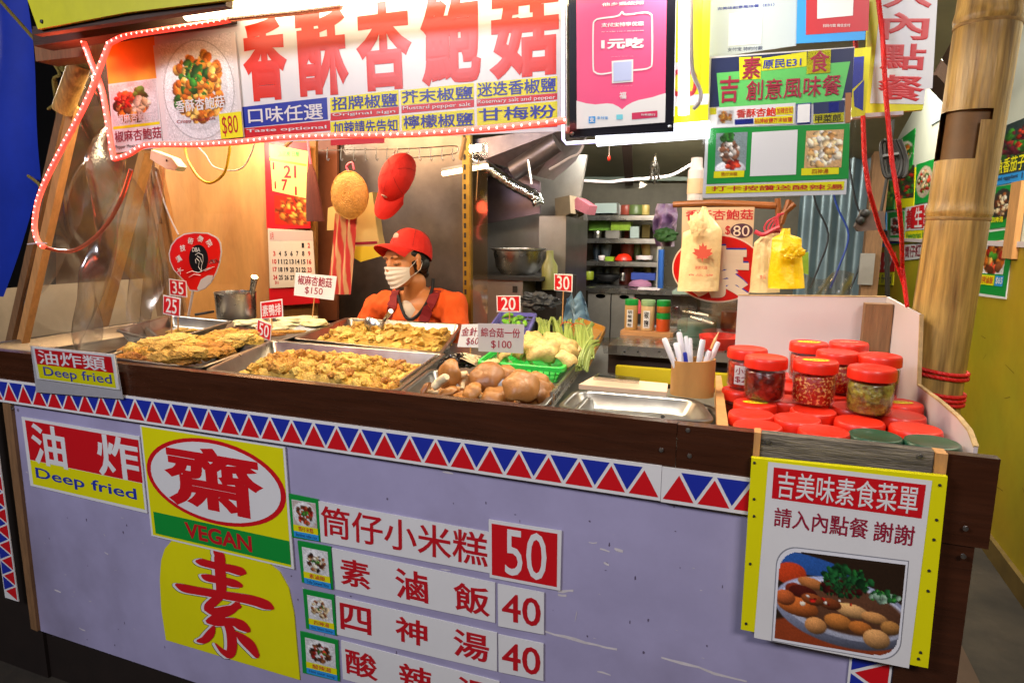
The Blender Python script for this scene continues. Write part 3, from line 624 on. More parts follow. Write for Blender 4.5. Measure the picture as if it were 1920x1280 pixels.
# the picture has two rounded corners, upper left and lower right
def mk(u, v):
    for cu, cv, du, dv in ((0, 0, 1, 1), (1, 1, -1, -1)):
        x = (u-cu)*du; y = (v-cv)*dv; r = .17; ry = .21
        if 0 <= x < r and 0 <= y < ry and ((r-x)/r)**2+((ry-y)/ry)**2 > 1: return False
    return True
ph = Sign('x', '', '', [(1463, 1028), (1696, 1057), (1680, 1233), (1451, 1194)], pl, build=False, parent=s.o)
fr = Pic(60, 48, '#d5d5da'); fr2 = Sign('x', '', '', [(1457, 1020), (1703, 1051), (1686, 1241), (1445, 1201)], pl, build=False, parent=s.o)
def rr2(e):
    x0, x1, y0, y1 = e, 1-e, e*1.2, 1-e*1.2; q = [(x1, y0)]
    for k in range(9): t_ = k*math.pi/16; q.append((x1-.16+.16*math.cos(t_), y1-.2+.2*math.sin(t_)))
    q.append((x0, y1))
    for k in range(9): t_ = k*math.pi/16; q.append((x0+.16-.16*math.cos(t_), y0+.2-.2*math.sin(t_)))
    return q
for e_, c_, l_ in ((0, mat('frame_grey', '#85868e', .35), 3), (.008, mat('frame_white', '#dcdce2', .35), 4)): fr2.poly([fr2.at and q for q in rr2(e_)], c_, l_, 'picture_frame', px=False)
ph.photo((0, 0), (1, 1), pc, 5, px=False, mask=mk)
for x, y in ((1414.6, 867), (1414, 935), (1414, 967), (1406.6, 1056), (1399, 1168), (1762, 909), (1756, 974), (1751, 1011), (1742, 1069), (1740, 1107), (1722, 1234), (1726, 1222)):
    obj('nail_head', MB().lathe([(0, -.0028), (.0022, -.0022), (.0026, 0)], PY(x, y, 1.165), 8, Matrix.Rotation(rad(-90), 3, 'X')), 'iron', s.o)
# ================= trays =================
def rquad(P, r, inset=0, n=5):
    """rounded parallelogram loop through corners P (FL,FR,BR,BL), inset inwards"""
    c = sum(P, Vector())/4; Q = []
    for i in range(4):
        a, b, d = P[i-1], P[i], P[(i+1) % 4]; e1 = (a-b).normalized(); e2 = (d-b).normalized(); s_ = e1.cross(e2).length
        Q.append(b+(e1+e2)*(inset/max(s_, .3)))
    out = []
    for i in range(4):
        a, b, d = Q[i-1], Q[i], Q[(i+1) % 4]; e1 = (a-b).normalized(); e2 = (d-b).normalized()
        p0 = b+e1*r; p2 = b+e2*r
        for k in range(n+1):
            t = k/n; out.append(p0*(1-t)**2+b*2*t*(1-t)+p2*t*t)
    return out
def dz(L, z): return [p+Vector((0, 0, z)) for p in L]
def tray(name, label, P, depth, m='tray_steel', rim=.012, r=.03, cat='tray', group=None, taper=.02, holes=False, wall=.0015):
    L = [dz(rquad(P, r), -.006), dz(rquad(P, r), -.001), dz(rquad(P, r, rim*.3), .001), dz(rquad(P, r*.9, rim), 0), dz(rquad(P, r*.85, rim+.003), -.004),
         dz(rquad(P, r*.8, rim+taper*.8), -depth*.85), dz(rquad(P, r*.6, rim+taper+.006), -depth), ]
    mb = MB(); mb.loops(L, cap1=True)
    L2 = [dz(rquad(P, r), -.006), dz(rquad(P, r, .001), -.007), dz(rquad(P, r*.9, rim-.0015), -.003), dz(rquad(P, r*.8, rim+taper*.8-.0015), -depth*.85), dz(rquad(P, r*.6, rim+taper+.004), -depth-.0015)]
    mb.loops([list(l) for l in L2], cap1=True)
    return obj(name, mb, m, None, label, cat, group, ang=50)
ZR = 1.072
def Q(*c, z=ZR): return [PZ(x, y, z) for x, y in c]
T1 = Q((381, 693), (746, 734), (838, 662), (506, 637))
T2 = Q((548, 634), (829, 662), (869, 607), (648, 595))
T3 = [PZ(180, 668, ZR), PZ(374, 690, ZR), PZ(494, 647, ZR), PZ(312, 634, ZR)]
T4 = Q((215, 618), (303, 641), (438, 601), (318, 590), z=1.085)
T5 = [PZ(378, 628, ZR), PZ(522, 640, ZR), PZ(628, 607, ZR), PZ(505, 590, ZR)]
T0 = [PZ(-60, 650, ZR-.004), PZ(176, 668, ZR-.004), PZ(300, 630, ZR-.004), PZ(268, 602, ZR-.004), ]
tray('steel_tray', 'front middle steel tray heaped with small fried mushroom pieces', T1, .06)
tray('steel_tray', 'steel tray of fried mushrooms with a scoop in front of the vendor', T2, .06)
tray('steel_tray', 'long steel tray of golden battered strips behind the small Deep fried sign', T3, .05)
tray('steel_tray', 'shallow steel tray with a few fried slices behind the 25 price tag', T4, .045)
tray('steel_tray', 'steel tray holding pale dough pieces below the $150 card', T5, .05)
tray('steel_tray', 'empty steel tray at the far left end of the counter', T0, .05)
T7 = Q((746, 735), (1020, 763), (1056, 719), (806, 690))
tray('shiitake_tray', 'steel tray full of whole shiitake mushrooms at the front', T7, .05)
T8 = Q((1040, 765), (1345, 792), (1312, 748), (1078, 729))
tray('steel_tray', 'empty shallow steel tray in front of the bamboo pen cup', T8, .035, r=.045)
T8b = [p+Vector((.03, .012, -.012)) for p in T8]
tray('steel_tray', 'second empty steel tray stacked under the one by the pen cup', T8b, .035, r=.045)

# perforated rail on the right of the vegetables
def rail(name, label, a, b, w, h, n):
    mb = MB(); a = Vector(a); b = Vector(b); d = (b-a).normalized(); x = d.cross(Vector((0, 0, 1))); L = (b-a).length
    st = L/n
    def bar(p, q, ww, hh, off=0): mb.beam(p, q, ww, hh)
    up = Vector((0, 0, 1)); sl = (up*.75+x*-.0).normalized()
    mb.beam(a+up*h, b+up*h, .006, .006); mb.beam(a, b, .004, .006)
    for i in range(n+1):
        p = a+d*(st*i); mb.beam(p, p+up*h, .006, .0045, up=d)
    mb.beam(a+up*h*.5, b+up*h*.5, .003, .004)
    return obj(name, mb, 'steel', None, label, 'rail', smooth=False)
rail('perforated_rail', 'perforated steel rail along the right of the vegetable baskets', PZ(1034, 764, 1.045), PZ(1130, 640, 1.045), .01, .035, 46)
rail('perforated_rail', 'perforated steel rail between the shiitake and the fried mushroom tray', PZ(752, 733, 1.04), PZ(842, 664, 1.04), .01, .026, 26)
props(obj('drip_strip', MB().prism([PZ(1022, 764, 1.05), PZ(1034, 764, 1.05), PZ(1128, 640, 1.05), PZ(1118, 640, 1.05)], (0, 0, .004)), 'steel', smooth=False), 'flat steel strip beside the perforated rail near the green basket', 'strip')

# ================= food =================
ICO = None
def ico(sub):
    import bmesh
    bm = bmesh.new(); bmesh.ops.create_icosphere(bm, subdivisions=sub, radius=1); vs = [v.co.copy() for v in bm.verts]; fs = [tuple(v.index for v in f.verts) for f in bm.faces]; bm.free(); return vs, fs
I2, I3, I4 = ico(2), ico(3), ico(4)
def lump(seed, size, amp=.35, fq=1.3, base=I3, bend=0, fine=.1):
    off = Vector((seed*7.3, seed*3.1, seed*1.7)); mb = MB(); vs = []
    for v in base[0]:
        k = 1+amp*noise.noise(v*fq+off)+fine*noise.noise(v*fq*3.2+off)
        p = Vector((v.x*size[0]*k, v.y*size[1]*k, v.z*size[2]*k)); p.z += bend*(p.x/size[0])**2*size[0]; vs.append(p)
    return mb.add(vs, base[1])
def foodmat(name, a, b, c, bump=.5, rough=.45, vs=60, sss=.05):
    if name in M: return M[name]
    m = mat(name, a, rough, col2=b, vs=vs, thr=(.38, .62), var=.25, bump=bump, bs=220, sss=sss)
    t = m.node_tree; L = t.links; oi = t.nodes.new('ShaderNodeObjectInfo'); mx = t.nodes.new('ShaderNodeMix'); mx.data_type = 'RGBA'
    p = t.nodes['Principled BSDF']; src = p.inputs['Base Color'].links[0].from_socket
    mr = t.nodes.new('ShaderNodeMath'); mr.operation = 'MULTIPLY'; mr.inputs[1].default_value = .9; L.new(oi.outputs['Random'], mr.inputs[0])
    L.new(mr.outputs[0], mx.inputs[0]); L.new(src, mx.inputs[6]); mx.inputs[7].default_value = (*lin(c), 1); L.new(mx.outputs[2], p.inputs['Base Color'])
    return m
foodmat('fried', '#cf9f38', '#a8741e', '#dab95c', .8); foodmat('fried_brown', '#b97a24', '#8a4e14', '#c8923a', .9)
foodmat('fried_pale', '#d0a244', '#b07c28', '#dcbc68', .8)
foodmat('dough', '#e8dc9c', '#d9c67c', '#efe6b8', .3)
foodmat('shiitake', '#96602c', '#74441c', '#aa743a', .12, .38, 12); foodmat('mushroom_flesh', '#dcc298', '#c9a878', '#e8d6b0', .2)
foodmat('oyster', '#cda85e', '#b08a44', '#dcc080', .35)
foodmat('bean', '#7d8c3c', '#66772c', '#939f52', .1, .4, 12); foodmat('pepper', '#4f8f1e', '#3c7a18', '#7db52c', .08, .25, 10)

def bil(P, u, v): return P[0]*(1-u)*(1-v)+P[1]*u*(1-v)+P[2]*u*v+P[3]*(1-u)*v
def heap(P, bottom, hfun, m, bedmat, name, label, group, count, variants, size, margin=.06, bedlabel='', cat='fried mushroom', thing_name='fried_mushroom', umin=0, umax=1, vmin=0, vmax=1):
    # a bed of pieces nobody could count, and the visible pieces on top as single objects
    bed = MB()
    def bf(u, v):
        p = bil(P, lerp(umin, umax, u), lerp(vmin, vmax, v)); z = bottom+max(.002, hfun(u, v)-size[2]*.9)+.006*noise.noise(p*60); return Vector((p.x, p.y, z))
    bed.grid(bf, 70, 50)
    props(obj(name+'_bed', bed, bedmat), bedlabel, cat, kind='stuff')
    pts = []
    tries = 0
    mind = size[0]*1.25
    while len(pts) < count and tries < 40000:
        tries += 1; u, v = random.random(), random.random(); h = hfun(u, v)
        if h < size[2]*.7: continue
        p = bil(P, lerp(umin, umax, u), lerp(vmin, vmax, v)); p.z = bottom+h
        if all((p-q).length > mind*(1-.45*tries/40000) for q in pts): pts.append(p)
    for i, p in enumerate(pts):
        me = variants[i % len(variants)]; o = bpy.data.objects.new(thing_name, me); C.objects.link(o); o.location = p+Vector((0, 0, -size[2]*.25+random.uniform(-.2, .35)*size[2]))
        o.rotation_euler = (random.uniform(-.6, .6), random.uniform(-.6, .6), random.random()*6.28); k = random.uniform(.65, 1.35); o.scale = (k, k, k)
        props(o, label, cat, group)
vF = [tomesh('fried_mushroom', lump(i, (.0165, .0115, .0115), .5, 1.5, I3, random.uniform(-.25, .25), .22), 'fried' if i % 4 else 'fried_brown') for i in range(9)]
vG = [tomesh('fried_mushroom', lump(i+20, (.021, .013, .010), .6, 1.4, I3, random.uniform(-.3, .3), .25), 'fried' if i % 3 else 'fried_pale') for i in range(9)]
def h1(u, v):
    e = min(u*5, (1-u)*3.2, v*20, (1-v)*2.1, 1); e = max(e, 0)
    base = .080*math.sqrt(e)*(.75+.25*math.sin(u*3)) - .014*max(0, v-.35)
    return max(0, base*(1-.75*max(0, (.22-u)/.22)))
heap(T1, 1.012, h1, 'fried', 'fried', 'fried_mushroom', 'small golden fried mushroom piece heaped in the front middle tray', 'fried mushroom pieces in the front middle tray', 215, vF, (.0165, .0105, .009), bedlabel='golden bed of fried mushroom pieces filling the front middle tray', umin=.05, umax=.95, vmin=.03, vmax=.95)
def h2(u, v):
    e = min((u-.02)*4, (1-u)*5, (v+.02)*12, (1-v)*2.4, 1); return max(0, .062*math.sqrt(max(e, 0))+.006*math.sin(u*14))
heap(T2, 1.02, h2, 'fried', 'fried_pale', 'fried_mushroom', 'crisp fried mushroom piece heaped in the tray before the vendor', 'fried mushroom pieces in the tray before the vendor', 85, vG, (.024, .015, .012), bedlabel='bed of fried mushroom pieces in the tray before the vendor', umin=.06, umax=.94, vmin=.05, vmax=.93)

# golden strips in the left tray, laid roughly along the tray
strips = [(250, 672, 60, .2), (290, 660, 70, .5), (320, 668, 66, .1), (370, 650, 80, .4), (405, 640, 80, .6), (440, 636, 80, .5), (380, 664, 60, .3), (350, 645, 70, .6), (310, 650, 60, .4), (410, 660, 60, .4), (262, 652, 60, .5), (300, 640, 75, .8), (270, 668, 70, .2), (330, 655, 80, .3), (355, 662, 70, .5), (345, 672, 60, .1), (385, 640, 85, .55), (420, 628, 90, .5), (395, 652, 80, .3),
          (430, 645, 80, .4), (452, 632, 75, .6), (300, 676, 60, 0), (470, 640, 55, .5), (340, 636, 60, .7), (240, 662, 40, .4)]
for i, (x, y, L, a) in enumerate(strips):
    z = 1.060+.030*(i % 3)/2+(.012 if 300 < x < 400 else 0)
    ln = L/1200*2.1/2*.9
    mb = lump(40+i, (ln, .024, .019), .35, 1.7, I4, random.uniform(-.06, .06), .16)
    mm = mb.v; mb.v = [(p[0], p[1]+.006*noise.noise(Vector(p)*45), p[2]+.008*noise.noise(Vector(p)*70+Vector((i, 0, 0)))) for p in mm]
    o = obj('fried_strip', mb, ['fried_brown', 'fried', 'fried_pale'][i % 3], None, 'long golden battered strip in the left tray behind the Deep fried sign', 'fried snack', 'battered strips in the left tray', local=True)
    o.location = PZ(x, y, z); o.rotation_euler = (random.uniform(-.1, .1), random.uniform(-.08, .08), rad(28)+a*.9+random.uniform(-.2, .2))
for i, (x, y) in enumerate(((322, 622), (340, 618), (352, 623), (330, 627), (362, 620))):
    o = obj('fried_slice', lump(70+i, (.028, .016, .007), .4, 1.5, I3), 'fried_pale', None, 'thin fried slice in the shallow tray behind the 25 tag', 'fried snack', 'fried slices in the shallow left tray', local=True)
    o.location = PZ(x, y, 1.055+.004*i); o.rotation_euler = (.1, -.1, i*1.1)
for i, (x, y, L, lab) in enumerate(((470, 606, 60, 'leftmost pale raw dough piece in the tray below the $150 card'), (520, 612, 75, 'middle pale dough piece below the 素鴨排 tag'), (560, 600, 80, 'largest pale dough piece under the stick of the $150 card'), (590, 606, 50, 'rightmost pale dough piece beside the scoop tray'))):
    o = obj('raw_dough', lump(80+i, (L/1200*2.6/2, .03, .018), .4, 1.6, I4, 0, .1), 'dough', None, lab, 'dough', local=True); o.location = PZ(x, y, 1.085); o.rotation_euler = (0, 0, .35+.2*i)
for i, (x, y) in enumerate(((455, 622), (500, 628), (540, 622))):
    o = obj('brown_skin_roll', lump(90+i, (.07, .014, .008), .3, 1.5, I3), 'fried_brown', None, 'thin brown fried roll at the front of the dough tray', 'fried snack', 'brown rolls in the dough tray', local=True); o.location = PZ(x, y, 1.07); o.rotation_euler = (0, 0, .6)

# scoop
t = thing('scoop', 'round steel scoop stuck in the fried mushrooms before the vendor', 'scoop', PZ(702, 612, 1.08))
obj('bowl', MB().lathe([(.0, -.03), (.022, -.026), (.036, -.012), (.040, 0), (.038, 0), (.033, -.012), (.02, -.023), (0, -.027)], PZ(702, 611, 1.085), 24, Matrix.Rotation(rad(28), 3, 'Y') @ Matrix.Rotation(rad(-60), 3, 'X'), 1.2), 'steel', t)
obj('handle', MB().tube([PZ(716, 610, 1.09), PZ(722, 598, 1.105), PY(733, 583, 2.15)], [.006, .008, .010], 10), 'steel', t)

# shiitake: cap and stem each
def shiitake(r, hgt, seed, stem=True, L=.05, frill=.05, lobes=5):
    t = MB(); prof = [(0, hgt*.93), (r*.12, hgt*.96), (r*.35, hgt), (r*.6, hgt*.88), (r*.8, hgt*.62), (r*.93, hgt*.30), (r, .02*r), (r*1.0, -.06*r), (r*.95, -.10*r), (r*.88, -.07*r)]
    t.lathe(prof, n=40)
    def wob(p, top=True):
        v = Vector(p); q = math.hypot(v.x, v.y)/r; a = math.atan2(v.y, v.x)
        k = 1+frill*math.sin(lobes*a+seed)*q*q+.10*noise.noise(Vector((math.cos(a)*1.2, math.sin(a)*1.2, seed)))*q
        z = v.z+r*(.10*noise.noise(v*(1.1/r)+Vector((seed, 0, 0)))+.012*noise.noise(v*(4/r)+Vector((0, seed, 0)))-frill*1.2*q*q*math.cos(lobes*a+seed))
        return (v.x*k, v.y*k, z)
    t.v = [wob(p) for p in t.v]
    g = MB().lathe([(r*.90, -.075*r), (r*.75, -.02*r), (r*.5, .08*r), (r*.2, .12*r), (0, .12*r)], n=40); g.v = [wob(p) for p in g.v]
    s_ = MB().tube([(0, 0, hgt*.15), (.003, 0, -L*.5), (.008, .002, -L)], [r*.26, r*.22, r*.24], 12)
    return t, s_, g
sh = [(912, 708, .036, 1.10, (-38, -12), 'large domed shiitake cap in the middle of the tray, left of the $100 stick'), (978, 724, .035, 1.10, (-34, 8), 'large round shiitake cap right of the $100 stick'),
      (843, 703, .030, 1.105, (-70, -45), 'tall shiitake standing on its stem at the left end of the heap'), (885, 735, .021, 1.075, (-40, -25), 'small shiitake cap below the two big ones'),
      (932, 746, .032, 1.062, (-15, 0), 'shiitake cap at the front edge under the biggest caps'), (1008, 718, .024, 1.09, (-30, 45), 'shiitake leaning at the right rear of the heap'),
      (950, 698, .022, 1.088, (-10, 10), 'brown shiitake at the back behind the price stick'), (842, 738, .022, 1.068, (10, -20), 'shiitake lying at the front left of the heap'),
      (1018, 738, .027, 1.075, (-10, 60), 'shiitake on its side at the right front corner'), (800, 733, .018, 1.065, (-20, -70), 'small pale shiitake at the far left of the heap'),
      (988, 757, .024, 1.053, (-10, 0), 'shiitake cap hardly showing at the front edge near the rail'), (872, 755, .022, 1.052, (-5, 0), 'shiitake cap just showing behind the edge board'),
      (1030, 730, .018, 1.07, (20, 60), 'pale edged shiitake beside the steel rail'), (870, 712, .02, 1.085, (60, 20), 'shiitake turned over beside the tallest one')]
for i, (x, y, r, z, (rx, ry), lab) in enumerate(sh):
    t = thing('shiitake', lab, 'mushroom'); r *= 1.3; c_, s_, g_ = shiitake(r, r*.56, i*5.3, L=.05 if i == 2 else .03)
    obj('cap', c_, 'shiitake', t, local=True, ang=70); obj('gills', g_, 'mushroom_flesh', t, local=True); obj('stem', s_, 'mushroom_flesh', t, local=True)
    t.location = PZ(x, y, z); t.rotation_euler = (rad(-rx), rad(ry), .25*math.sin(i*2))
props(obj('mushroom_bed', MB().grid(lambda u, v: bil(T7, .08+.84*u, .06+.86*v)+Vector((0, 0, -.035+.012*noise.noise(Vector((u*9, v*9, 1))))), 30, 20), 'shiitake'), 'lower layer of mushrooms filling the bottom of the shiitake tray', 'mushroom', kind='stuff')
# king oyster stem on the left of that tray
o = obj('king_mushroom', MB().tube(smoothpath([PZ(812, 728, 1.085), PZ(824, 716, 1.10), PZ(838, 706, 1.118)], 4), [.006, .009, .0105, .011, .011, .011, .011, .0105, .007], 12), 'mushroom_flesh', None, 'thick pale mushroom stem slanting at the left end of the shiitake tray', 'mushroom')
# dried black fungus in film and pale golden needle mushrooms
o = obj('black_fungus_pack', lump(111, (.045, .03, .02), .5, 2.2, I4, 0, .25), mat('fungus', '#1c1412', .16, coat=.5), None, 'glossy black fungus in clear film behind the shiitake', 'fungus', local=True); o.location = PZ(860, 676, 1.085); o.rotation_euler = (0, 0, .3)
for i in range(3):
    o = obj('needle_mushroom_bunch', MB(), 'oyster', None) if False else None
t = thing('needle_mushroom_bunch', 'bunch of pale needle mushrooms behind the black fungus pack', 'mushroom', PZ(880, 662, 1.07))
mb = MB()
for i in range(38):
    a = PZ(850+random.uniform(-8, 8), 668+random.uniform(-3, 3), 1.085); b_ = PZ(896+random.uniform(-6, 6), 676+random.uniform(-10, 10), 1.09+random.uniform(-.01, .015)); mb.tube([a, (a+b_)/2+Vector((0, 0, .008)), b_], .0018, 5)
obj('stalks', mb, 'mushroom_flesh', t)

# ---------------- baskets ----------------
def basket(name, label, P, depth, m, nh, rimw=.008, taper=.03, r=.02, rows=4):
    t = thing(name, label, 'basket', sum(P, Vector())/4-Vector((0, 0, depth)))
    mb = MB(); mb.loops([dz(rquad(P, r), -.010), dz(rquad(P, r), .001), dz(rquad(P, r, .002), .003), dz(rquad(P, r*.9, rimw), .003), dz(rquad(P, r*.9, rimw+.001), -.012)])
    obj('rim', mb, m, t)
    mb = MB(); N = 160
    def ring(ins, z, n=10):
        return dz(rquad(P, r, ins, 10), z)
    base = ring(rimw+taper, -depth); top = ring(rimw, -.010); L1 = len(base)
    # resample loops evenly
    def res(L, k):
        d = [0]
        for i in range(len(L)): d.append(d[-1]+(L[(i+1) % len(L)]-L[i]).length)
        out = []
        for j in range(k):
            s_ = d[-1]*j/k; i = 0
            while d[i+1] < s_: i += 1
            q = (s_-d[i])/max(1e-9, d[i+1]-d[i]); out.append(L[i].lerp(L[(i+1) % len(L)], q))
        return out
    A = res(top, nh); B = res(base, nh)
    for i in range(nh): mb.beam(A[i], B[i], .0026, .0022)
    for k in range(rows+1):
        q = k/rows; Lk = [A[i].lerp(B[i], q) for i in range(nh)]
        for i in range(nh):
            mb.beam(Lk[i], Lk[(i+1) % nh], .0024, .003 if k < rows else .006)
    mb.loops([B], cap1=True)
    obj('basket_mesh', mb, m, t, smooth=False); return t
GB = Q((893, 678), (1056, 692), (1106, 638), (965, 627), z=1.10)
basket('green_basket', 'bright green plastic basket of oyster mushrooms', GB, .06, mat('green_plastic', '#2fc84a', .3, coat=.3, var=.05, sss=.08), 84)
PB = Q((905, 628), (988, 634), (1007, 588), (936, 586), z=1.12)
basket('purple_basket', 'small violet plastic basket of green peppers', PB, .055, mat('purple_plastic', '#6a66b0', .35), 56)
def oyster(seed, r):
    mb = MB()
    def f(u, v):
        a = -1.9+3.8*u; q = .08+.92*v; rr = 1.25*r*q*(1+.18*noise.noise(Vector((u*3, seed, 0)))); z = .35*r*math.sin(q*2.2)+.08*r*noise.noise(Vector((u*5, v*3, seed)))
        return Vector((rr*math.cos(a), rr*math.sin(a), z))
    mb.grid(f, 22, 10); n = len(mb.v); mb.add([Vector(p)-Vector((0, 0, .003)) for p in mb.v], [tuple(reversed(g)) for g in mb.f[:]]); return mb
oy = [(985, 652, .046, 1.125, -25, -30, 'largest, leaning left behind the $100 card'), (1015, 655, .047, 1.13, -48, 5, 'centre of the heap, biggest dome'), (1056, 652, .042, 1.132, -50, 22, 'right of the centre dome'), (1062, 672, .030, 1.115, -25, 20, 'small, at the right front'), (1028, 674, .022, 1.10, -10, 0, 'front middle near the rim'), (990, 670, .024, 1.10, -20, -10, 'front, left of the stalks'),
      (945, 668, .026, 1.10, -20, -25, 'half hidden by the $100 card'), (920, 682, .022, 1.10, -10, -10, 'far left front corner'), (1080, 652, .020, 1.12, 0, 40, 'small pale one at the right rim'), (1038, 636, .034, 1.13, -20, 0, 'rear of the heap'), (1000, 634, .036, 1.13, -20, 0, 'rear left of the heap')]
for i, (x, y, r, z, rx, ry, w_) in enumerate(oy):
    t = thing('oyster_mushroom', 'pale oyster mushroom in the green basket, '+w_, 'mushroom'); c_, s_, g_ = shiitake(r, r*.5, 40+i*3.1, L=.035, frill=.12, lobes=4+i % 3)
    for q_ in (c_, g_): q_.v = [(p[0]*(1+.18*math.sin(i)), p[1]*.85, p[2]+.15*p[0]*math.cos(i)) for p in q_.v]
    obj('cap', c_, 'oyster', t, local=True, ang=70); obj('gills', g_, 'mushroom_flesh', t, local=True); obj('stem', s_, 'mushroom_flesh', t, local=True); t.location = PZ(x, y, z); t.rotation_euler = (rad(-rx), rad(ry), .2*math.sin(i))
for i in range(12):
    o = obj('green_pepper', MB().tube(smoothpath([(-.03, 0, 0), (-.01, .004, .006), (.012, .002, .007), (.034, -.006, 0)], 4), [.005, .009, .0105, .012, .0125, .0125, .012, .012, .011, .009, .007, .004, .002], 10), 'pepper', None, 'shiny green pepper in the violet basket', 'pepper', 'green peppers in the violet basket', local=True)
    o.location = bil(PB, random.uniform(.25, .8), random.uniform(.2, .8))+Vector((0, 0, -.012+i*.0022)); o.rotation_euler = (random.uniform(-.3, .3), random.uniform(-.3, .3), random.random()*6); o.scale = (.75, .75, .75)
# beans on a wooden board with curled edge
Z_ = 1.10
bd = [PZ(1050, 650, 1.07), PZ(1104, 690, 1.06), PZ(1136, 622, 1.075), PZ(1085, 603, 1.08)]
props(obj('wooden_tray', MB().loops([dz(rquad(bd, .03), 0), dz(rquad(bd, .03), .02), dz(rquad(bd, .03, .005), .02), dz(rquad(bd, .03, .012), .004)], cap0=True, cap1=True), mat('amber_board', '#b07a24', .35, var=.1)), 'amber wooden tray under the bundles of long beans', 'tray')
bunch = [(1020, 604, 1018, 640, 16, 'leftmost loose bundle of green beans fanning out'), (1042, 603, 1046, 632, 12, 'second bundle of green beans from the left'), (1062, 606, 1066, 636, 12, 'third bundle of green beans tied with a red band'), (1083, 607, 1086, 640, 12, 'fourth bundle of green beans tied with a red band'), (1102, 611, 1102, 645, 12, 'rightmost upright bundle of green beans'), (1112, 640, 1098, 668, 9, 'bundle of green beans lying against the steel rail')]
for i, (x0, y0, x1, y1, n, lab) in enumerate(bunch):
    A = PZ(x0, y0, 1.145); B = PZ(x1, y1, 1.115); t = thing('bean_bundle', lab, 'green beans', (A+B)/2-Vector((0, 0, .02)))
    d = (B-A); sd = Vector((1, 0, 0))
    for k in range(int(n*1.6)):
        o1 = sd*random.uniform(-.020, .020)*(1.5 if i == 0 else 1)+Vector((0, 0, random.uniform(-.012, .012))); o2 = sd*random.uniform(-.018, .018)*(1.3 if i == 0 else 1)+Vector((0, 0, random.uniform(-.01, .008)))
        obj('bean', MB().tube(smoothpath([A+o1-d*random.uniform(0, .12), (A+B)/2+(o1+o2)*.4+Vector((0, 0, .014)), B+o2+d*random.uniform(0, .15), B+o2*1.1+d*.3+Vector((0, 0, -.02))], 3), .0040, 6), 'bean', t)
    if i in (2, 3): obj('red_band', MB().tube([(A+B)/2+Vector((.026*math.cos(a), 0, .012+.018*math.sin(a))) for a in [i*.4 for i in range(9)]], .0012, 5), 'red_print', t)

# steel pot with ladle at the left rear
t = thing('steel_pot', 'tall steel pot with a handle standing beside the left price tags', 'pot', PZ(428, 598, 1.0))
c0 = PZ(428, 594, 1.075); R_ = .082
pp = Vector((c0.x, c0.y+.05, 1.06)); k_ = (PZ(428, 594, 1.06)-CAM).length
obj('pot_body', MB().lathe([(0, 0), (.078, 0), (.083, .004), (.088, .118), (.0905, .121), (.0905, .1235), (.0875, .1235), (.0865, .118), (.081, .006), (0, .005)], pp, 40), 'steel', t)
props(obj('ladle', MB().tube([pp+Vector((.06, .03, .08)), pp+Vector((.10, .0, .14)), pp+Vector((.135, -.02, .195))], [.009, .012, .015], 12), 'steel'), 'steel ladle handle sticking out of the steel pot', 'ladle')
props(obj('grill_handle', MB().tube([PZ(366, 590, 1.075), PZ(388, 586, 1.085), PZ(400, 584, 1.085)], .006, 8), 'iron'), 'black tong handle lying left of the steel pot', 'tongs')

# ---------------- price tags on sticks ----------------
def tag(name, label, cs, Y, th, bgm, texts, stick=None, border='white_print', inner=None, yaw=0):
    c = hit(sum(q[0] for q in cs)/4, sum(q[1] for q in cs)/4, ('Y', Y)); pl = (c, Vector((math.sin(yaw), -math.cos(yaw), 0)))
    s = Sign(name, label, 'price tag', cs, pl, th=.0012, m=border)
    if inner: s.rect((.05, .06), (.95, .94), inner, 1, px=False)
    for body, a, b, m_, w_ in texts: s.text(body, a, b, m_, 2, wt=w_, px=False)
    if stick:
        a = hit(*stick[0], pl)+s.n*-.002; b = hit(*stick[1], pl)+s.n*-.002; obj('stick', MB().beam(a, b, .004, .003), 'pale_wood', s.o)
    return s
tag('price_tag', 'red price tag reading 35, highest at the left', [(316.5, 522), (349, 527), (351, 557.6), (317.5, 553.6)], 1.86, 0, 0, [('35', (.18, .12), (.82, .88), 'white_print', .01)], ((333, 556), (333, 622)), inner='red_print')
tag('price_tag', 'red price tag reading 25 just below the 35 tag', [(306, 552.6), (339, 559), (337, 595), (305.7, 588)], 1.70, 0, 0, [('25', (.18, .12), (.82, .88), 'white_print', .01)], ((321, 592), (321, 640)), inner='red_print')
tag('price_tag', 'red 素鴨排 tag leaning above the 50 tag', [(488, 566), (529, 560), (531, 594.6), (489, 598)], 1.95, 0, 0, [('素鴨排', (.08, .2), (.92, .85), 'white_print', .012)], ((509, 596), (509, 626)), inner='red_print')
tag('price_tag', 'red price tag reading 50 tilted among the fried food', [(483, 598), (509, 608), (507, 640), (480, 628)], 1.84, 0, 0, [('50', (.15, .12), (.85, .88), 'white_print', .01)], ((494, 632), (492, 645)), inner='red_print')
tag('price_card', 'white 椒麻杏鮑菇 $150 card on a stick in front of the calendar', [(554, 510.6), (631.5, 518), (625.5, 562.7), (551, 553.6)], 2.1, 0, 0, [('椒麻杏鮑菇', (.08, .08), (.92, .5), 'maroon_ink', .012), ('$150', (.28, .55), (.72, .88), 'maroon_ink', .004)], ((589, 558), (585, 594)))
tag('price_tag', 'red price tag reading 20 above the green peppers', [(930.6, 554), (976, 554), (976, 585), (931.6, 584.5)], 2.25, 0, 0, [('20', (.2, .1), (.8, .9), 'white_print', .01)], ((955, 584), (955, 606)), inner='red_print')
tag('price_tag', 'red price tag reading 30 on a tall stick above the beans', [(1039, 513), (1074, 514), (1073, 547.6), (1039, 544)], 2.2, 0, 0, [('30', (.16, .1), (.84, .9), 'white_print', .008)], ((1056, 546), (1054, 606)), inner='red_print')
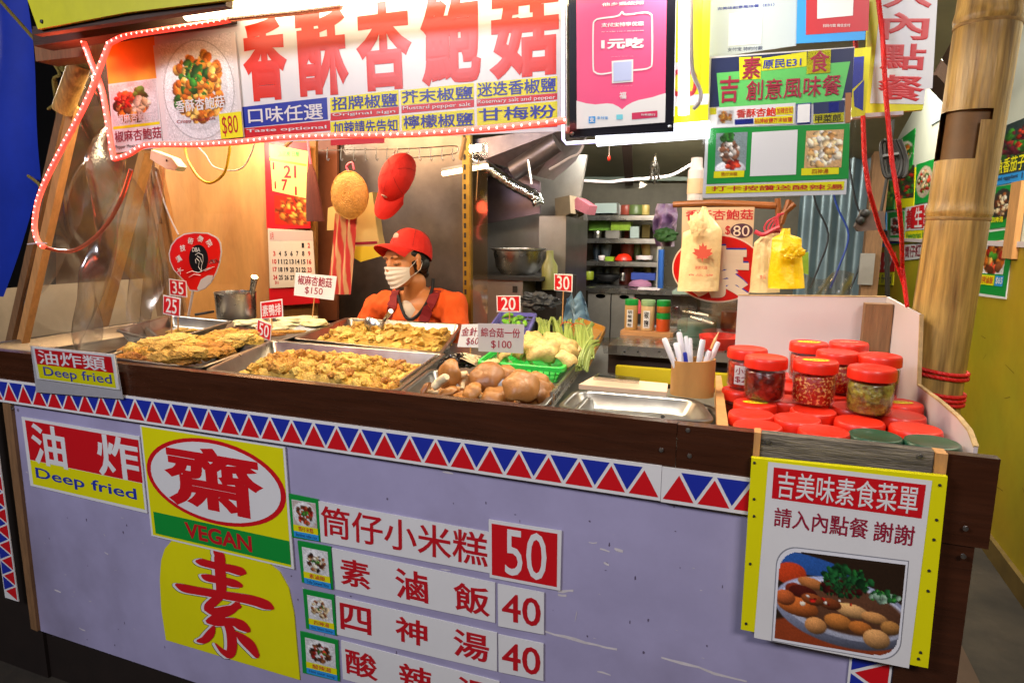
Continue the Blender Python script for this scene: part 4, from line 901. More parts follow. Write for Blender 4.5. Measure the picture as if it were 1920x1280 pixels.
tag('price_card', 'white 金針菇 price card half hidden behind the $100 card', [(866, 608), (912, 607), (905, 652), (857, 650)], 1.78, 0, 0, [('金針菇', (.05, .12), (.98, .5), 'maroon_ink', .01), ('$60', (.3, .56), (.8, .9), 'maroon_ink', .004)], ((882, 650), (880, 680)))
tag('price_card', 'grey 綜合菇一份 $100 card standing over the shiitake', [(896, 606), (983, 608), (981, 662.5), (897, 658.4)], 1.62, 0, 0, [('綜合菇一份', (.07, .14), (.93, .47), 'maroon_ink', .012), ('$100', (.3, .58), (.75, .88), 'maroon_ink', .004)], ((933, 660), (933, 690)), border=mat('card_grey', '#b9b4b4', .35))

# ================= right end: pen cup, jars, box =================
props(obj('cutting_board', MB().prism(Q((1085, 729), (1250, 744), (1252, 727), (1112, 714), z=1.065), (0, 0, .012)), mat('pale_board', '#d9b99a', .5, var=.06), smooth=False), 'pale board lying behind the empty steel tray', 'board')
props(obj('glass_plate', MB().prism(Q((1112, 712), (1198, 720), (1200, 712), (1122, 702), z=1.09), (0, 0, .005)), 'acrylic', smooth=False), 'greenish glass plate edge behind the pale board', 'glass plate')
props(obj('divider_strip', MB().prism([PZ(1344, 798, 1.085), PZ(1366, 799, 1.085), PZ(1352, 704, 1.085), PZ(1342, 703, 1.085)], (0, 0, -.06)), 'pale_wood', smooth=False), 'thin wooden divider between the empty tray and the jars', 'divider')
t = thing('pen_cup', 'cut bamboo cup full of marker pens', 'pen cup', PZ(1295, 744, 1.075)); cb = PZ(1295, 744, 1.075)+Vector((0, .02, 0))
def cupf(u, v):
    a = 2*math.pi*u; r = .0500+.001*math.sin(a*5); return cb+Vector((r*math.cos(a)*1.0, r*.62*math.sin(a), v*(.086+.004*math.sin(a+1.2))))
mb = MB().grid(cupf, 40, 5); n = len(mb.v)
mb.grid(lambda u, v: cb+Vector((.045*math.cos(6.283*u), .045*.6*math.sin(6.283*u), .003+v*(.083+.004*math.sin(6.283*u+1.2)))), 40, 5)
mb.grid(lambda u, v: cupf(u, 1).lerp(cb+Vector((.045*math.cos(6.283*u), .045*.6*math.sin(6.283*u), .086+.004*math.sin(6.283*u+1.2))), v), 40, 2)
obj('cup', mb, mat('cup_bamboo', '#b58448', .45, var=.2, vs=3, stretch=(3, 3, 1), bump=.1), t)
pens = [((1245, 634), -.2, 'white marker leaning furthest left in the bamboo cup', '#e4e2e2', None), ((1267, 643), -.1, 'white capped marker with purple lettering', '#efeff2', 'lett'), ((1273, 623), 0, 'tallest white marker at the back of the cup', '#d7d4dc', None), ((1286, 630), .02, 'slim white pen right of the tallest marker', '#e2e0e4', None), ((1294, 634), .08, 'second slim white pen in the middle of the cup', '#dcdade', None),
        ((1318, 636), .4, 'grey marker with a small red end leaning right', '#cfd3d8', 'red'), ((1346, 641), .6, 'white marker leaning furthest right beside the pencil', '#e0dde0', None), ((1331, 657), .5, 'white marker with red tip lowest on the right', '#e4dcdc', 'red'), ((1284, 660), 0, 'small blue and yellow pen in front of the others', '#c9a23a', 'blue')]
for i, ((x, y), ax, lab, c_, tp) in enumerate(pens):
    Yp = cb.y+(.012 if i in (2, 3, 4, 6) else -.012); top = PY(x, y, Yp); base = cb+Vector(((x-1295)*.00028, (Yp-cb.y), .012))
    d = top-base; L = d.length; q = d.normalized(); r = .0068 if i not in (3, 4, 8) else .0048
    t2 = thing('marker_pen', lab, 'pen', base)
    obj('barrel', MB().tube([base, base+q*(L*.62)], r*.92, 12), mat('pen_'+c_.strip('#'), c_, .3), t2)
    obj('pen_cap', MB().tube([base+q*(L*.62), base+q*(L-.004), base+q*L], [r, r, r*.75], 12), mat('pen_'+c_.strip('#'), c_, .3) if tp != 'blue' else 'blue_print', t2)
    if tp == 'red': obj('tip', MB().tube([base+q*L, base+q*(L+.004)], r*.6, 10), 'red_print', t2)
    if tp == 'lett': obj('lettering', MB().tube([base+q*(L*.35), base+q*(L*.6)], r*.97, 12), mat('pen_text', '#6a5aa0', .4), t2)
a_ = PY(1330, 662, cb.y+.01); b_ = PY(1348, 621, cb.y+.01)
t2 = thing('pencil', 'sharpened wooden pencil pointing up at the right of the cup', 'pencil', a_); obj('barrel', MB().tube([a_, a_.lerp(b_, .6)], .0035, 8), mat('pencil_w', '#d8a868', .5), t2); obj('tip', MB().tube([a_.lerp(b_, .6), b_], [.0035, .0004], 8), mat('pencil_t', '#e0b884', .6), t2)

# box of white corrugated board around the jars
box = thing('jar_box', 'white corrugated board box holding the red lidded jars', 'box', (.17, 1.5, 1.0))
bl, br = PY(1384, 553, 1.88), PY(1662, 556, 1.88); kx = .335
def wall(name, pts, t_, m='white_board'): return obj(name, MB().prism(pts, t_), m, box, smooth=False)
zb = 1.0
mb = MB(); top = []
for i in range(15):
    u = i/14; top.append(Vector((lerp(bl.x, br.x, u), 1.88, lerp(bl.z, br.z, u)+random.uniform(-.0025, .002))))
wall('back_board', [Vector((bl.x, 1.88, zb)), Vector((br.x, 1.88, zb))]+top[::-1], (0, .006, 0))
c1 = PY(1725, 592, 1.42); c1 = PX(1725, 592, .345); c2 = PX(1719, 722, .345)
E1 = Vector((br.x, 1.88, br.z)); 
side = [E1, PX(1725, 590, .346), PX(1720, 722, .35), PX(1760, 752, .352), PX(1795, 783, .354), PX(1815, 808, .356), PX(1826, 838, .357)]
side = [side[0]]+[Vector((p.x, p.y, p.z)) for p in side[1:]]
lo = [Vector((p.x, p.y, zb)) for p in side]
mb = MB()
for i in range(len(side)-1): mb.add([side[i], side[i+1], lo[i+1], lo[i], side[i]+Vector((.006, 0, 0)), side[i+1]+Vector((.006, 0, 0)), lo[i+1]+Vector((.006, 0, 0)), lo[i]+Vector((.006, 0, 0))], [(0, 1, 2, 3), (7, 6, 5, 4), (0, 4, 5, 1), (2, 6, 7, 3), (1, 5, 6, 2), (0, 3, 7, 4)])
obj('side_board', mb, 'white_board', box, smooth=False)
mb = MB()
for i in range(1, len(side)-1): mb.beam(side[i]+Vector((.003, 0, .001)), side[i+1]+Vector((.003, 0, .001)), .008, .004)
obj('raw_edge', mb, mat('raw_edge', '#b99a6a', .8, var=.3, vs=30), box, smooth=False); mb = MB(); mb.beam(Vector((bl.x, 1.883, bl.z)), Vector((br.x, 1.883, br.z)), .008, .003)
obj('raw_edge', mb, mat('raw_edge', '#b99a6a', .8, var=.3, vs=30), box, smooth=False)
wall('box_floor', [Vector((-.03, 1.215, 1.0)), Vector((.34, 1.215, 1.0)), Vector((.34, 1.875, 1.0)), Vector((-.06, 1.875, 1.0))], (0, 0, .012))
props(obj('wood_block', MB().box(PY(1642, 620, 1.84)+Vector((0, 0, -.06)), (.062, .04, .26)), 'old_wood', smooth=False), 'square wooden stake standing inside the back of the white box', 'wood block')

mat('red_plastic', '#dc260c', .42, coat=.12, sss=.05, var=.06, vs=20, rvar=.1); mat('green_lid', '#1f4a35', .3, coat=.3)
mat('chili', '#8e1408', .22, col2='#c02a10', vs=90, thr=(.4, .6), coat=.6, bump=.4, bs=160); mat('chili_dark', '#4a0c08', .2, col2='#7a1a0c', vs=70, coat=.6, bump=.3, bs=120)
mat('chili_bits', '#9a160a', .22, col2='#d9a25a', vs=170, thr=(.52, .6), coat=.6, bump=.4, bs=160); mat('pickle', '#5a4416', .25, col2='#8f8a30', vs=70, thr=(.4, .6), coat=.6, bump=.5, bs=120)
mat('label_yellow', '#e8dc20', .5)
JR = .0425; JH = .094
def jar(contents, lid='red_plastic', r=JR):
    t = thing('jar', 'x', 'jar')
    obj('lid', MB().lathe([(0, JH-.0006), (r*.9, JH-.0006), (r*.94, JH), (r*1.0, JH-.0008), (r*1.035, JH-.0035), (r*1.05, JH-.008), (r*1.055, JH-.022), (r*1.03, JH-.0235), (r*.98, JH-.022)], n=40), lid, t, local=True)
    obj('glass_body', MB().lathe([(0, 0), (r*.86, 0), (r*.95, .003), (r, .010), (r, JH-.030), (r*.93, JH-.024), (r*.92, JH-.016)], n=40), 'glass', t, local=True)
    mb = MB(); n = 40; hz = JH-.03
    mb.lathe([(0, .003), (r*.84, .004), (r*.94, .010), (r*.955, .03), (r*.955, hz-.004), (r*.9, hz), (0, hz+.001)], n=n)
    mb.v = [tuple(Vector(p)*(1+.012*noise.noise(Vector(p)*120))) for p in mb.v]
    obj('contents', mb, contents, t, local=True); return t
protos = {}
def putjar(cx, cy, ztop, kind, label, lid='red_plastic', group=None, sticker=None, front=None):
    k = (kind, lid)
    if k not in protos: protos[k] = t = jar(kind, lid)
    else:
        t = protos[k].copy(); C.objects.link(t)
        for ch in [x for x in protos[k].children if x.name.split('.')[0] in ('lid', 'glass_body', 'contents')]: c = ch.copy(); C.objects.link(c); c.parent = t
    t.location = PZ(cx, cy, ztop)-Vector((0, 0, JH)); t.rotation_euler = (0, 0, random.random()*6); t['label'] = label
    if group: t['group'] = group
    elif 'group' in t: del t['group']
    return t
def sticker(t, w_, h_, m_, text=None):
    o = obj('lid_label', MB().poly([Vector((w_*math.cos(i*.3927), h_*math.sin(i*.3927), JH+.0006)) for i in range(16)]) if True else None, m_, t, local=True, smooth=False)
    o.rotation_euler = (0, 0, -t.rotation_euler.z+.15)
    mb = MB()
    for j in range(2):
        for i in range(5): 
            x = -w_*.6+i*w_*.28; mb.boxp((x, -.004+j*.007, JH+.0008), (x+w_*.2, -.001+j*.007, JH+.001))
    o2 = obj('label_print', mb, 'red_ink', o, local=True, smooth=False)
LAY1 = [(1391, 729, ''), (1416, 754, 'y'), (1409, 774, ''), (1475, 747, ''), (1495, 783, ''), (1525, 768, ''), (1421, 796, ''), (1545, 806, ''), (1612, 788, ''), (1599, 761, ''), (1717, 801, ''), (1690, 776, ''), (1688, 754, 'y'), (1641, 815, 'g'), (1748, 827, 'g'),
        (1478, 724, ''), (1555, 738, ''), (1640, 735, ''), (1400, 706, ''), (1500, 704, ''), (1600, 716, '')]
nm = {0: 'red lidded jar behind the 小米 labelled jar in the lower layer', 1: 'lower jar with a yellow oval label on its red lid, by the wooden divider', 2: 'lower jar left below the yellow labelled lid', 3: 'lower jar just right of the left yellow labelled lid', 4: 'lower jar in the middle of the second row from the front',
      5: 'lower jar in front of the chili jar with bits', 6: 'leftmost jar of the front row cut by the edge board', 7: 'second red lidded jar of the front row, left of the green lids', 8: 'lower jar in front of the green pickle jar', 9: 'lower jar left of the green pickle jar base', 10: 'rightmost red lidded jar near the side board', 11: 'lower jar behind the rightmost red one', 12: 'lower jar with a yellow sticker at the right of the pickle jar', 13: 'green lidded jar at the front, left one', 14: 'green lidded jar at the front right corner'}
for i, (x, y, f) in enumerate(LAY1):
    lab = nm.get(i, 'lower red lidded jar hidden under the upper layer of jars'); g = None if i in nm else 'hidden lower jars in the white box'
    t = putjar(x, y, 1.094, 'chili' if i % 3 else 'chili_dark', lab, 'green_lid' if f == 'g' else 'red_plastic', g)
    if f == 'y': sticker(t, .026, .012, 'label_yellow')
TOP = [(1402, 652, 'chili', 'upper left jar with a white 小米 $200 paper label', None), (1437, 668, 'chili_dark', 'upper jar with dark red sauce, left front', None), (1530, 675, 'chili_bits', 'upper jar of chopped chili with a yellow label on its lid', 'y'), (1636, 688, 'pickle', 'upper jar of green brown pickled chili, right front', None),
       (1517, 641, 'chili', 'upper jar at the back with a yellow label on its lid', 'y'), (1592, 641, 'chili', 'upper jar at the back with printing on its red lid', 'p'), (1571, 658, 'chili_bits', 'upper jar right behind the chopped chili jar', None), (1650, 665, 'chili_dark', 'upper jar behind the pickle jar next to the side board', None)]
for i, (x, y, k, lab, f) in enumerate(TOP):
    t = putjar(x, y, 1.094+JH+.001, k, lab)
    if f == 'y': sticker(t, .027, .014, 'label_yellow')
    if f == 'p': sticker(t, .022, .012, mat('label_tan', '#c98a6a', .5))
    if i == 0:
        t.rotation_euler = (0, 0, 0)
        mb = MB().grid(lambda u, v: Vector(((JR+.0008)*math.cos(rad(-125+90*u)), (JR+.0008)*math.sin(rad(-125+90*u)), .014+.044*v)), 16, 3); obj('paper_label', mb, 'white_print', t, local=True)
        for body, za, zb_, u0, u1 in (('小米椒', .038, .054, .04, .9), ('$200', .018, .033, .04, .85)):
            co_, fs = glyphs(body, .01); mb = MB(); mb.v = [(lambda a: ((JR+.0014)*math.cos(a), (JR+.0014)*math.sin(a), lerp(za, zb_, y_)))(rad(-125+90*lerp(u0, u1, x_))) for x_, y_, _z in co_]; mb.f = fs; mb.m = [0]*len(fs); obj('lettering', mb, 'maroon_ink', t, local=True, smooth=False)
# ================= the big banner =================
YB = 1.26
s = Sign('stall_banner', 'long white banner with big red characters 香酥杏鮑菇 above the counter', 'banner', [(288, 62), (1062, -45), (1062, 246), (308, 274)], ('Y', YB), th=.004)
for ch, a, b in (('香', (450, 38), (543, 186)), ('酥', (552, 24), (656, 176)), ('杏', (664, 8), (775, 166)), ('鮑', (786, -8), (903, 156)), ('菇', (915, -24), (1048, 142))):
    s.text(ch, a, b, 'orange_red_ink', 2, wt=.045)
s.poly([(454, 201), (613, 183), (615, 224), (457.5, 240)], 'blue_print', 1); s.poly([(458, 241), (619, 226), (620, 245), (460, 259)], 'red_print', 1)
s.text('口味任選', (465, 203), (607, 224), 'white_print', 3, wt=.012); s.text('Taste optional', (463, 243), (613, 243), 'white_print', 3, wt=.012)
for q in ([(618.7, 184), (747, 169), (748, 199), (620, 212)], [(620, 229), (749, 216), (749, 249), (621, 258)], [(751, 170), (888.5, 156), (889, 186), (752.5, 198)], [(753, 217), (889, 205), (890, 236), (754, 246)], [(893.6, 156), (1045, 143), (1045, 174), (894, 186)], [(894, 203), (1045, 190), (1045, 222), (895, 236)]):
    s.poly(q, 'yellow_print', 1)
for q in ([(620, 213), (748, 200), (748, 214), (620, 227)], [(753, 199), (889, 187), (889, 201), (753, 213)], [(894, 187), (1045, 175), (1045, 187), (894, 200)], [(754, 247), (890, 237), (890, 242), (754, 252)], [(895, 237), (1045, 223), (1045, 238), (895, 247)]):
    s.poly(q, 'red_print', 1)
for body, a, b, m_ in (('招牌椒鹽', (622, 183), (746, 200), 'blue_ink'), ('加辣請先告知', (625, 229), (746, 248), 'blue_ink'), ('芥末椒鹽', (753, 171), (887, 186), 'blue_ink'), ('檸檬椒鹽', (756, 218), (888, 236), 'blue_ink'), ('迷迭香椒鹽', (895, 156), (1043, 173), 'blue_ink'), ('甘梅粉', (898, 204), (1042, 221), 'blue_ink'),
                        ('Original sign', (624, 213), (742, 213), 'white_print'), ('Mustard pepper salt', (756, 200), (883, 201), 'white_print'), ('Rosemary salt and pepper', (896, 188), (1042, 188), 'white_print'), ('powder', (985, 231), (1042, 238), 'white_print')):
    s.text(body, a, b, m_, 3, wt=.012 if m_ == 'blue_ink' else .006)
obj('lower_strip', MB().prism([PY(620, 262, YB-.002), PY(720, 257, YB-.002), PY(720, 268, YB-.002), PY(620, 273, YB-.002)], (0, .002, 0)), 'red_print', s.o, smooth=False)
# dish posters left of it
d1 = Sign('dish_poster', 'poster with a round plate of crispy fried mushrooms and a $80 mark', 'poster', [(287, 86), (440, 60), (457, 257), (307, 272)], ('Y', YB-.006), m=mat('photo_white', '#d8d2d0', .3))
pc = Pic(90, 110, '#d8d4d4'); pc.e(.5, .5, .485, .59, '#9a9694', 0, 0, .03); pc.e(.5, .5, .475, .58, '#e6e4e6', 0, .05, .03); pc.e(.5, .5, .40, .50, '#dedcde', 0, .1, .1)
pc.scatter(150, .5, .47, .33, .33, .06, FOOD['fried'], .6); pc.scatter(50, .48, .42, .2, .2, .05, FOOD['green'], .3); pc.scatter(60, .5, .52, .3, .28, .05, FOOD['fried']+['#f0c060'], .6); pc.scatter(24, .45, .35, .12, .16, .05, FOOD['green'], .3); pc.scatter(12, .2, .6, .05, .05, .05, FOOD['green'], .4); pc.noise(.06)
d1.photo((296, 84), (450, 258), pc, 1)
d1.rect(d1.uv((411, 214)), (1.0, 1.0), 'yellow_ink', 3, px=False); d1.text('$80', (416, 219), (449, 254), 'red_ink', 4, wt=.0)
d1.text('香酥杏鮑菇', (329, 190), (423, 202), 'white_print', 4, wt=.014); d1.text('Crispy Pleurotus', (332, 226), (405, 226), 'maroon_ink', 4, wt=.006)
d2 = Sign('dish_poster', 'small poster of peppery mushrooms at the left tip of the banner', 'poster', [(203, 158), (294, 147), (305, 276), (214, 287)], ('Y', YB-.004))
pc = Pic(54, 46, '#c9c6c8'); pc.e(.5, .55, .48, .40, '#dedee0', 0, .1); pc.scatter(46, .45, .55, .34, .3, .1, FOOD['brown']+FOOD['fried'], .5); pc.scatter(40, .35, .4, .25, .2, .05, FOOD['red'], .6); pc.scatter(22, .65, .3, .12, .12, .07, FOOD['green'], .4); pc.scatter(16, .62, .55, .2, .15, .09, FOOD['pale'], .3); pc.noise(.05)
d2.photo((.03, .03), (.97, .63), pc, 1, px=False); d2.rect((.02, .63), (.98, .67), 'yellow_print', 1, px=False)
d2.text('椒麻杏鮑菇', (.04, .70), (1.0, .87), 'maroon_ink', 2, px=False); d2.text('Pepper Moxa mushroom', (.04, .91), (.8, .98), 'black_ink', 2, px=False, wt=.0)
d2.text('椒麻杏鮑菇', (.12, .46), (.85, .60), 'white_print', 3, px=False)
props(obj('yellow_backing_board', MB().prism([PY(196, 84, YB+.004), PY(432, 44, YB+.004), PY(432, 120, YB+.004), PY(205, 172, YB+.004)], (0, .006, 0)), mat('amber_paint', '#e6a01a', .45, var=.1), smooth=False), 'yellow board behind the dish posters under the light rope', 'board')
t = thing('overhead_sign_board', 'yellow board with dark timber edge above the left of the banner', 'board', PY(240, 30, 1.1))
obj('board', MB().prism([PY(30, -60, 1.1), PY(71, 55, 1.1), PY(236, 24, 1.1), PY(430, 0, 1.1), PY(520, -80, 1.1)], (0, .01, 0)), mat('board_yellow', '#c4c010', .5, var=.2, vs=2, bump=.1, bs=12), t, smooth=False)
obj('board_edge', MB().beam(PY(70, 60, 1.12), PY(430, 6, 1.12), .02, .018), 'dark_wood', t, smooth=False)
obj('screw', MB().lathe([(0, -.004), (.004, -.003), (.005, 0)], PY(79, 41, 1.1), 10, Matrix.Rotation(rad(-90), 3, 'X')), 'iron', t)
props(obj('timber_beam', MB().beam(PY(80, 76, 1.22), PY(428, 22, 1.22), .05, .04), 'dark_wood', smooth=False), 'rough timber beam lit red by the light rope above the dish posters', 'beam')
props(obj('timber_beam', MB().beam(PY(85, 96, 1.34), PY(190, 84, 1.34), .06, .07), 'old_wood', smooth=False), 'dark timber end at the top left corner of the stall frame', 'beam')
# hidden supporting head beam behind the banner carrying the lamps
props(obj('head_beam', MB().boxp((-1.75, 1.29, 1.985), (.5, 1.36, 2.06)), 'dark_wood', smooth=False), 'timber head beam above the banner holding the tube lamps', 'beam')

# fluorescent tube in front of the banner top
t = thing('fluorescent_tube', 'bright fluorescent tube along the top of the banner', 'tube light', (-1.0, 1.17, 1.95))
A, B = PY(350, 30, 1.16), PY(655, -2, 1.16); B2 = A+(B-A)*2.35
obj('tube', MB().tube([A, B2], .011, 12), mat('tube_glow', '#ffffff', .3, emit='#ffe8c0', es=8), t)
obj('holder', MB().beam(A+Vector((0, .02, .022)), B2+Vector((0, .02, .022)), .035, .02), 'white_board', t, smooth=False)

# LED rope
def lp(pts, Y=1.16): return smoothpath([PY(x, y, Y) for x, y in pts], 6)
paths = [lp([(157, 80), (172, 120), (190, 165), (200, 215), (208, 265), (213, 296)], 1.17), lp([(205, 82), (190, 120), (168, 178), (145, 225), (118, 275), (90, 330), (72, 375), (65, 420), (70, 450), (82, 463)], 1.16),
         lp([(214, 298), (240, 290), (268, 274), (300, 271), (360, 271), (440, 267), (530, 258), (640, 254), (760, 252), (860, 246), (960, 238), (1060, 226)], 1.165),
         lp([(205, 82), (232, 69), (270, 62), (330, 53), (405, 42), (430, 37)], 1.16)]
dim = [lp([(82, 463), (110, 470), (140, 469), (175, 448), (205, 415), (228, 372), (240, 338), (246, 318)], 1.18), lp([(430, 37), (470, 33), (560, 24), (640, 14)], 1.16)]
t = thing('led_rope', 'red glowing LED rope looped around the banner and the left frame', 'light rope', paths[0][0])
mb = MB()
for p in paths: mb.tube(p, .0066, 8)
obj('rope_tube', mb, mat('rope_glow', '#ff9a8a', .3, emit='#ff3024', es=1.5), t)
for p in dim: obj('unlit_rope', MB().tube(p, .0052, 8), mat('rope_dim', '#b07050', .2, emit='#ff5030', es=.05, trans=.6), t)
mb = MB()
for p in paths:
    L = 0
    for i in range(1, len(p)):
        seg = (p[i]-p[i-1]).length; k = L
        while k < seg: q = p[i-1].lerp(p[i], k/seg)+Vector((0, -.0055, 0)); mb.ell(q, (.0027, .0024, .0027), None, 6, 4); k += .0165
        L = k-seg
obj('led_diodes', mb, mat('diode', '#ffffff', .3, emit='#ff9a8c', es=5), t, kind='stuff')
l = bpy.data.lights.new('rope_light', 'POINT')
for q, e in (((-1.66, 1.19, 1.86), 1.3), ((-1.75, 1.2, 1.62), .7), ((-1.9, 1.2, 1.45), .5)):
    l = bpy.data.lights.new('rope_light', 'POINT'); l.energy = e; l.color = (1, .10, .04); l.shadow_soft_size = .04; o = bpy.data.objects.new('rope_light', l); C.objects.link(o); o.location = q
props(obj('cable_tie', MB().tube([PY(52, 458, 1.15), PY(70, 456, 1.14), PY(88, 456, 1.15)], .002, 5), 'white_board'), 'white cable tie where the light rope crosses the left pole', 'cable tie')

# ================= pink poster in an acrylic frame =================
YP = 1.20
t = thing('acrylic_display_frame', 'clear acrylic frame edged with white light around the pink poster', 'frame', PY(1170, 262, YP+.02))
obj('acrylic_sheet', MB().prism([PY(1056, -50, YP+.012), PY(1318, -50, YP+.012), PY(1312, 250, YP+.012), PY(1060, 269, YP+.012)], (0, .006, 0)), 'acrylic', t, smooth=False)
mb = MB(); mb.tube([PY(1056, -50, YP+.018), PY(1056, 262, YP+.018), PY(1062, 269, YP+.018), PY(1140, 264, YP+.018)], .0032, 8); obj('edge_light', mb, mat('edge_glow', '#ffffff', .3, emit='#c8c4ff', es=2.2), t)
mb = MB(); mb.tube([PY(1120, 259, YP+.05), PY(1330, 243, YP+.05)], .0155, 12); mb.tube([PY(1283, -50, YP+.04), PY(1282, 215, YP+.04)], .010, 12); obj('tube_light', mb, mat('cool_glow', '#ffffff', .3, emit='#f0f2ff', es=5), t)
s = Sign('pink_poster', 'pink poster with 1元吃 on a black board inside the acrylic frame', 'poster', [(1066, -60), (1268, -60), (1263, 247), (1068, 257)], ('Y', YP), th=.008, m=mat('black_board', '#15151f', .2, coat=.3))
s.poly([(1080.5, -60), (1251, -60), (1247, 229.7), (1082, 242)], 'pink_print', 1, 'poster_paper')
R8 = lambda x, y: (1040+x/4.571, y/4.571)
wave = [(188, 865), (270, 888), (350, 898), (450, 888), (500, 893), (545, 915), (580, 940), (615, 908), (665, 880), (720, 860), (840, 835), (900, 815), (953, 800), (947, 1050), (190, 1108)]
s.poly([R8(*q) for q in wave], 'white_print', 2)
ol = smoothpath([Vector((*s.uv(R8(x, y)), 0)) for x, y in [(490, 625), (400, 638), (350, 622), (332, 570), (332, 240), (350, 180), (400, 162), (540, 142), (580, 105), (610, 130), (770, 112), (820, 125), (836, 175), (836, 530), (815, 580), (770, 596), (672, 605)]], 4)
mb = MB(); w_ = .0014
pts = [s.at(p.x, p.y, 3) for p in ol]
for i in range(len(pts)-1):
    d = (pts[i+1]-pts[i]).normalized(); nn = d.cross(s.n)*w_; mb.poly([pts[i]-nn, pts[i+1]-nn, pts[i+1]+nn, pts[i]+nn])
obj('outline_print', mb, 'white_print', s.o, smooth=False)
for body, a, b, w_ in (('他乡遇故知', (405, 30), (762, 42), .03), ('支付宝特享优惠', (400, 202), (765, 224), .03), ('每人2张 1元人民币封顶', (400, 275), (765, 268), .02), ('1元吃', (400, 335), (765, 418), .05), ('收钱码 请扫一扫', (487, 488), (675, 485), .01), ('扫码汇率 优惠券', (490, 738), (670, 738), .01), ('福', (556, 790), (615, 850), .02)):
    s.text(body, R8(*a), R8(*b), 'white_print', 3, wt=w_)
s.poly([R8(490, 527), R8(675, 512), R8(673, 705), R8(493, 717)], 'white_print', 3)
s.poly([R8(505, 540), R8(662, 527), R8(660, 690), R8(507, 702)], mat('pale_blue_print', '#aab4d8', .4), 4)
s.poly([R8(663, 970), R8(882, 950), R8(882, 1007), R8(663, 1027)], mat('crimson_print', '#c23058', .3), 3); s.text('台新銀行', R8(740, 975), R8(865, 995), 'white_print', 4, wt=.02)
s.poly([R8(293, 1002), R8(350, 998), R8(350, 1056), R8(293, 1060)], 'sky_blue_print', 3); s.text('支', R8(300, 1008), R8(343, 1050), 'white_print', 4, wt=.03); s.text('支付宝', R8(363, 998), R8(458, 1025), 'sky_blue_print', 3, wt=.02)
s.poly([R8(530, 985), R8(585, 982), R8(585, 1025), R8(530, 1028)], mat('teal_print', '#6ac0d0', .4), 3)
mb = MB()
for q in ((150, 1148), (988, 1088)): mb.lathe([(0, -.005), (.003, -.0045), (.0038, 0)], PY(*R8(*q), YP), 12, Matrix.Rotation(rad(-90), 3, 'X'))
obj('screw_heads', mb, 'screw', s.o)
# yellow price board behind
s = Sign('price_board', 'yellow board with a red 00 showing behind the pink poster', 'sign', [(1262, -50), (1334, -50), (1327, 232), (1262, 238)], ('Y', YP+.075), m='yellow_print')
s.poly([(1262, 118), (1300, 116), (1300, 138), (1262, 140)], 'white_print', 1); s.poly([(1262, 180), (1330, 176), (1328, 196), (1262, 200)], 'white_print', 1)
s.text('00', (1258, 131), (1307, 181), 'red_ink', 2, wt=.02)
props(obj('white_cable', MB().tube(lp([(1296, -20), (1296, 100), (1300, 140), (1313, 170), (1312, 190), (1300, 205)], YP+.03), .0035, 8), 'white_board'), 'white cable hanging beside the yellow 00 board', 'cable')

# payment boards
s = Sign('payment_board', 'pale grey payment board with blue heading above the green E31 sign', 'sign', [(1308, -50), (1497, -50), (1493, 86), (1312, 112)], ('Y', 1.34), m='grey_blue_board')
s.text('吉美味創意風味餐（E31）', (1345, 14), (1452, 12), 'blue_ink', 1, wt=.012); s.poly([(1367, 26), (1430, 20), (1427, 82), (1365, 87)], 'white_print', 1); s.text('支付宝 特約付款', (1364, 90), (1430, 94), 'navy_print', 1, wt=.004)
s = Sign('payment_board', 'blue and red payment board left of the red ropes', 'sign', [(1496, -50), (1630, -50), (1622, 75), (1493, 82)], ('Y', 1.335), m='sky_blue_print')
s.poly([(1512, -50), (1632, -50), (1628, 58), (1511, 66)], mat('deep_red_print', '#b0202c', .35), 1); s.poly([(1533, -50), (1602, -50), (1599, 30), (1532, 36)], 'white_print', 2); s.text('扫码付款 微信支付', (1543, 46), (1594, 51), 'white_print', 2, wt=.004)
s = Sign('striped_flag', 'blue and yellow printed sheet showing right of the green E31 sign', 'sign', [(1596, 92), (1634, 88), (1622, 216), (1596, 220)], ('Y', 1.33), m='yellow_print')
s.poly([(1598, 108), (1620, 106), (1618, 150), (1598, 168)], 'blue_print', 1); s.poly([(1600, 172), (1620, 150), (1618, 208), (1602, 200)], 'blue_print', 1)
props(obj('shelf_edge', MB().prism([PY(1598, 214, 1.36), PY(1694, 208, 1.36), PY(1694, 215, 1.36), PY(1598, 222, 1.36)], (0, .02, 0)), 'white_board', smooth=False), 'white strip under the vertical 入內點餐 sign', 'strip')

# green E31 sign
R3 = lambda x, y: (1280+x/2.977, y/2.977)
s = Sign('hanging_menu_sign', 'laminated green sign reading 素食 原民E31 創意風味餐 hanging over the jars', 'sign', [R3(152, 318), R3(960, 262), R3(912, 1085), R3(110, 1105)], ('Y', 1.285), m='white_print')
s.poly([R3(160, 328), R3(957, 268), R3(945, 545), R3(150, 600)], 'navy_print', 1)
s.poly([R3(190, 410), R3(935, 345), R3(885, 572), R3(205, 602)], 'lightgreen_print', 2)
s.poly([R3(315, 322), R3(440, 318), R3(435, 442), R3(318, 448)], 'yellow_print', 3); s.poly([R3(440, 328), R3(692, 290), R3(692, 372), R3(440, 398)], 'yellow_print', 3); s.poly([R3(698, 288), R3(828, 276), R3(822, 408), R3(690, 416)], 'yellow_print', 4)
s.text('素', R3(335, 325), R3(432, 438), 'maroon_ink', 5, wt=.02); s.text('食', R3(712, 288), R3(815, 402), 'maroon_ink', 5, wt=.02); s.text('原民E31', R3(448, 340), R3(660, 372), 'blue_ink', 5, wt=.012)
s.text('吉', R3(210, 430), R3(310, 572), 'maroon_ink', 5, wt=.02); s.text('創意風味餐', R3(357, 452), R3(882, 535), 'maroon_ink', 5, wt=.014)
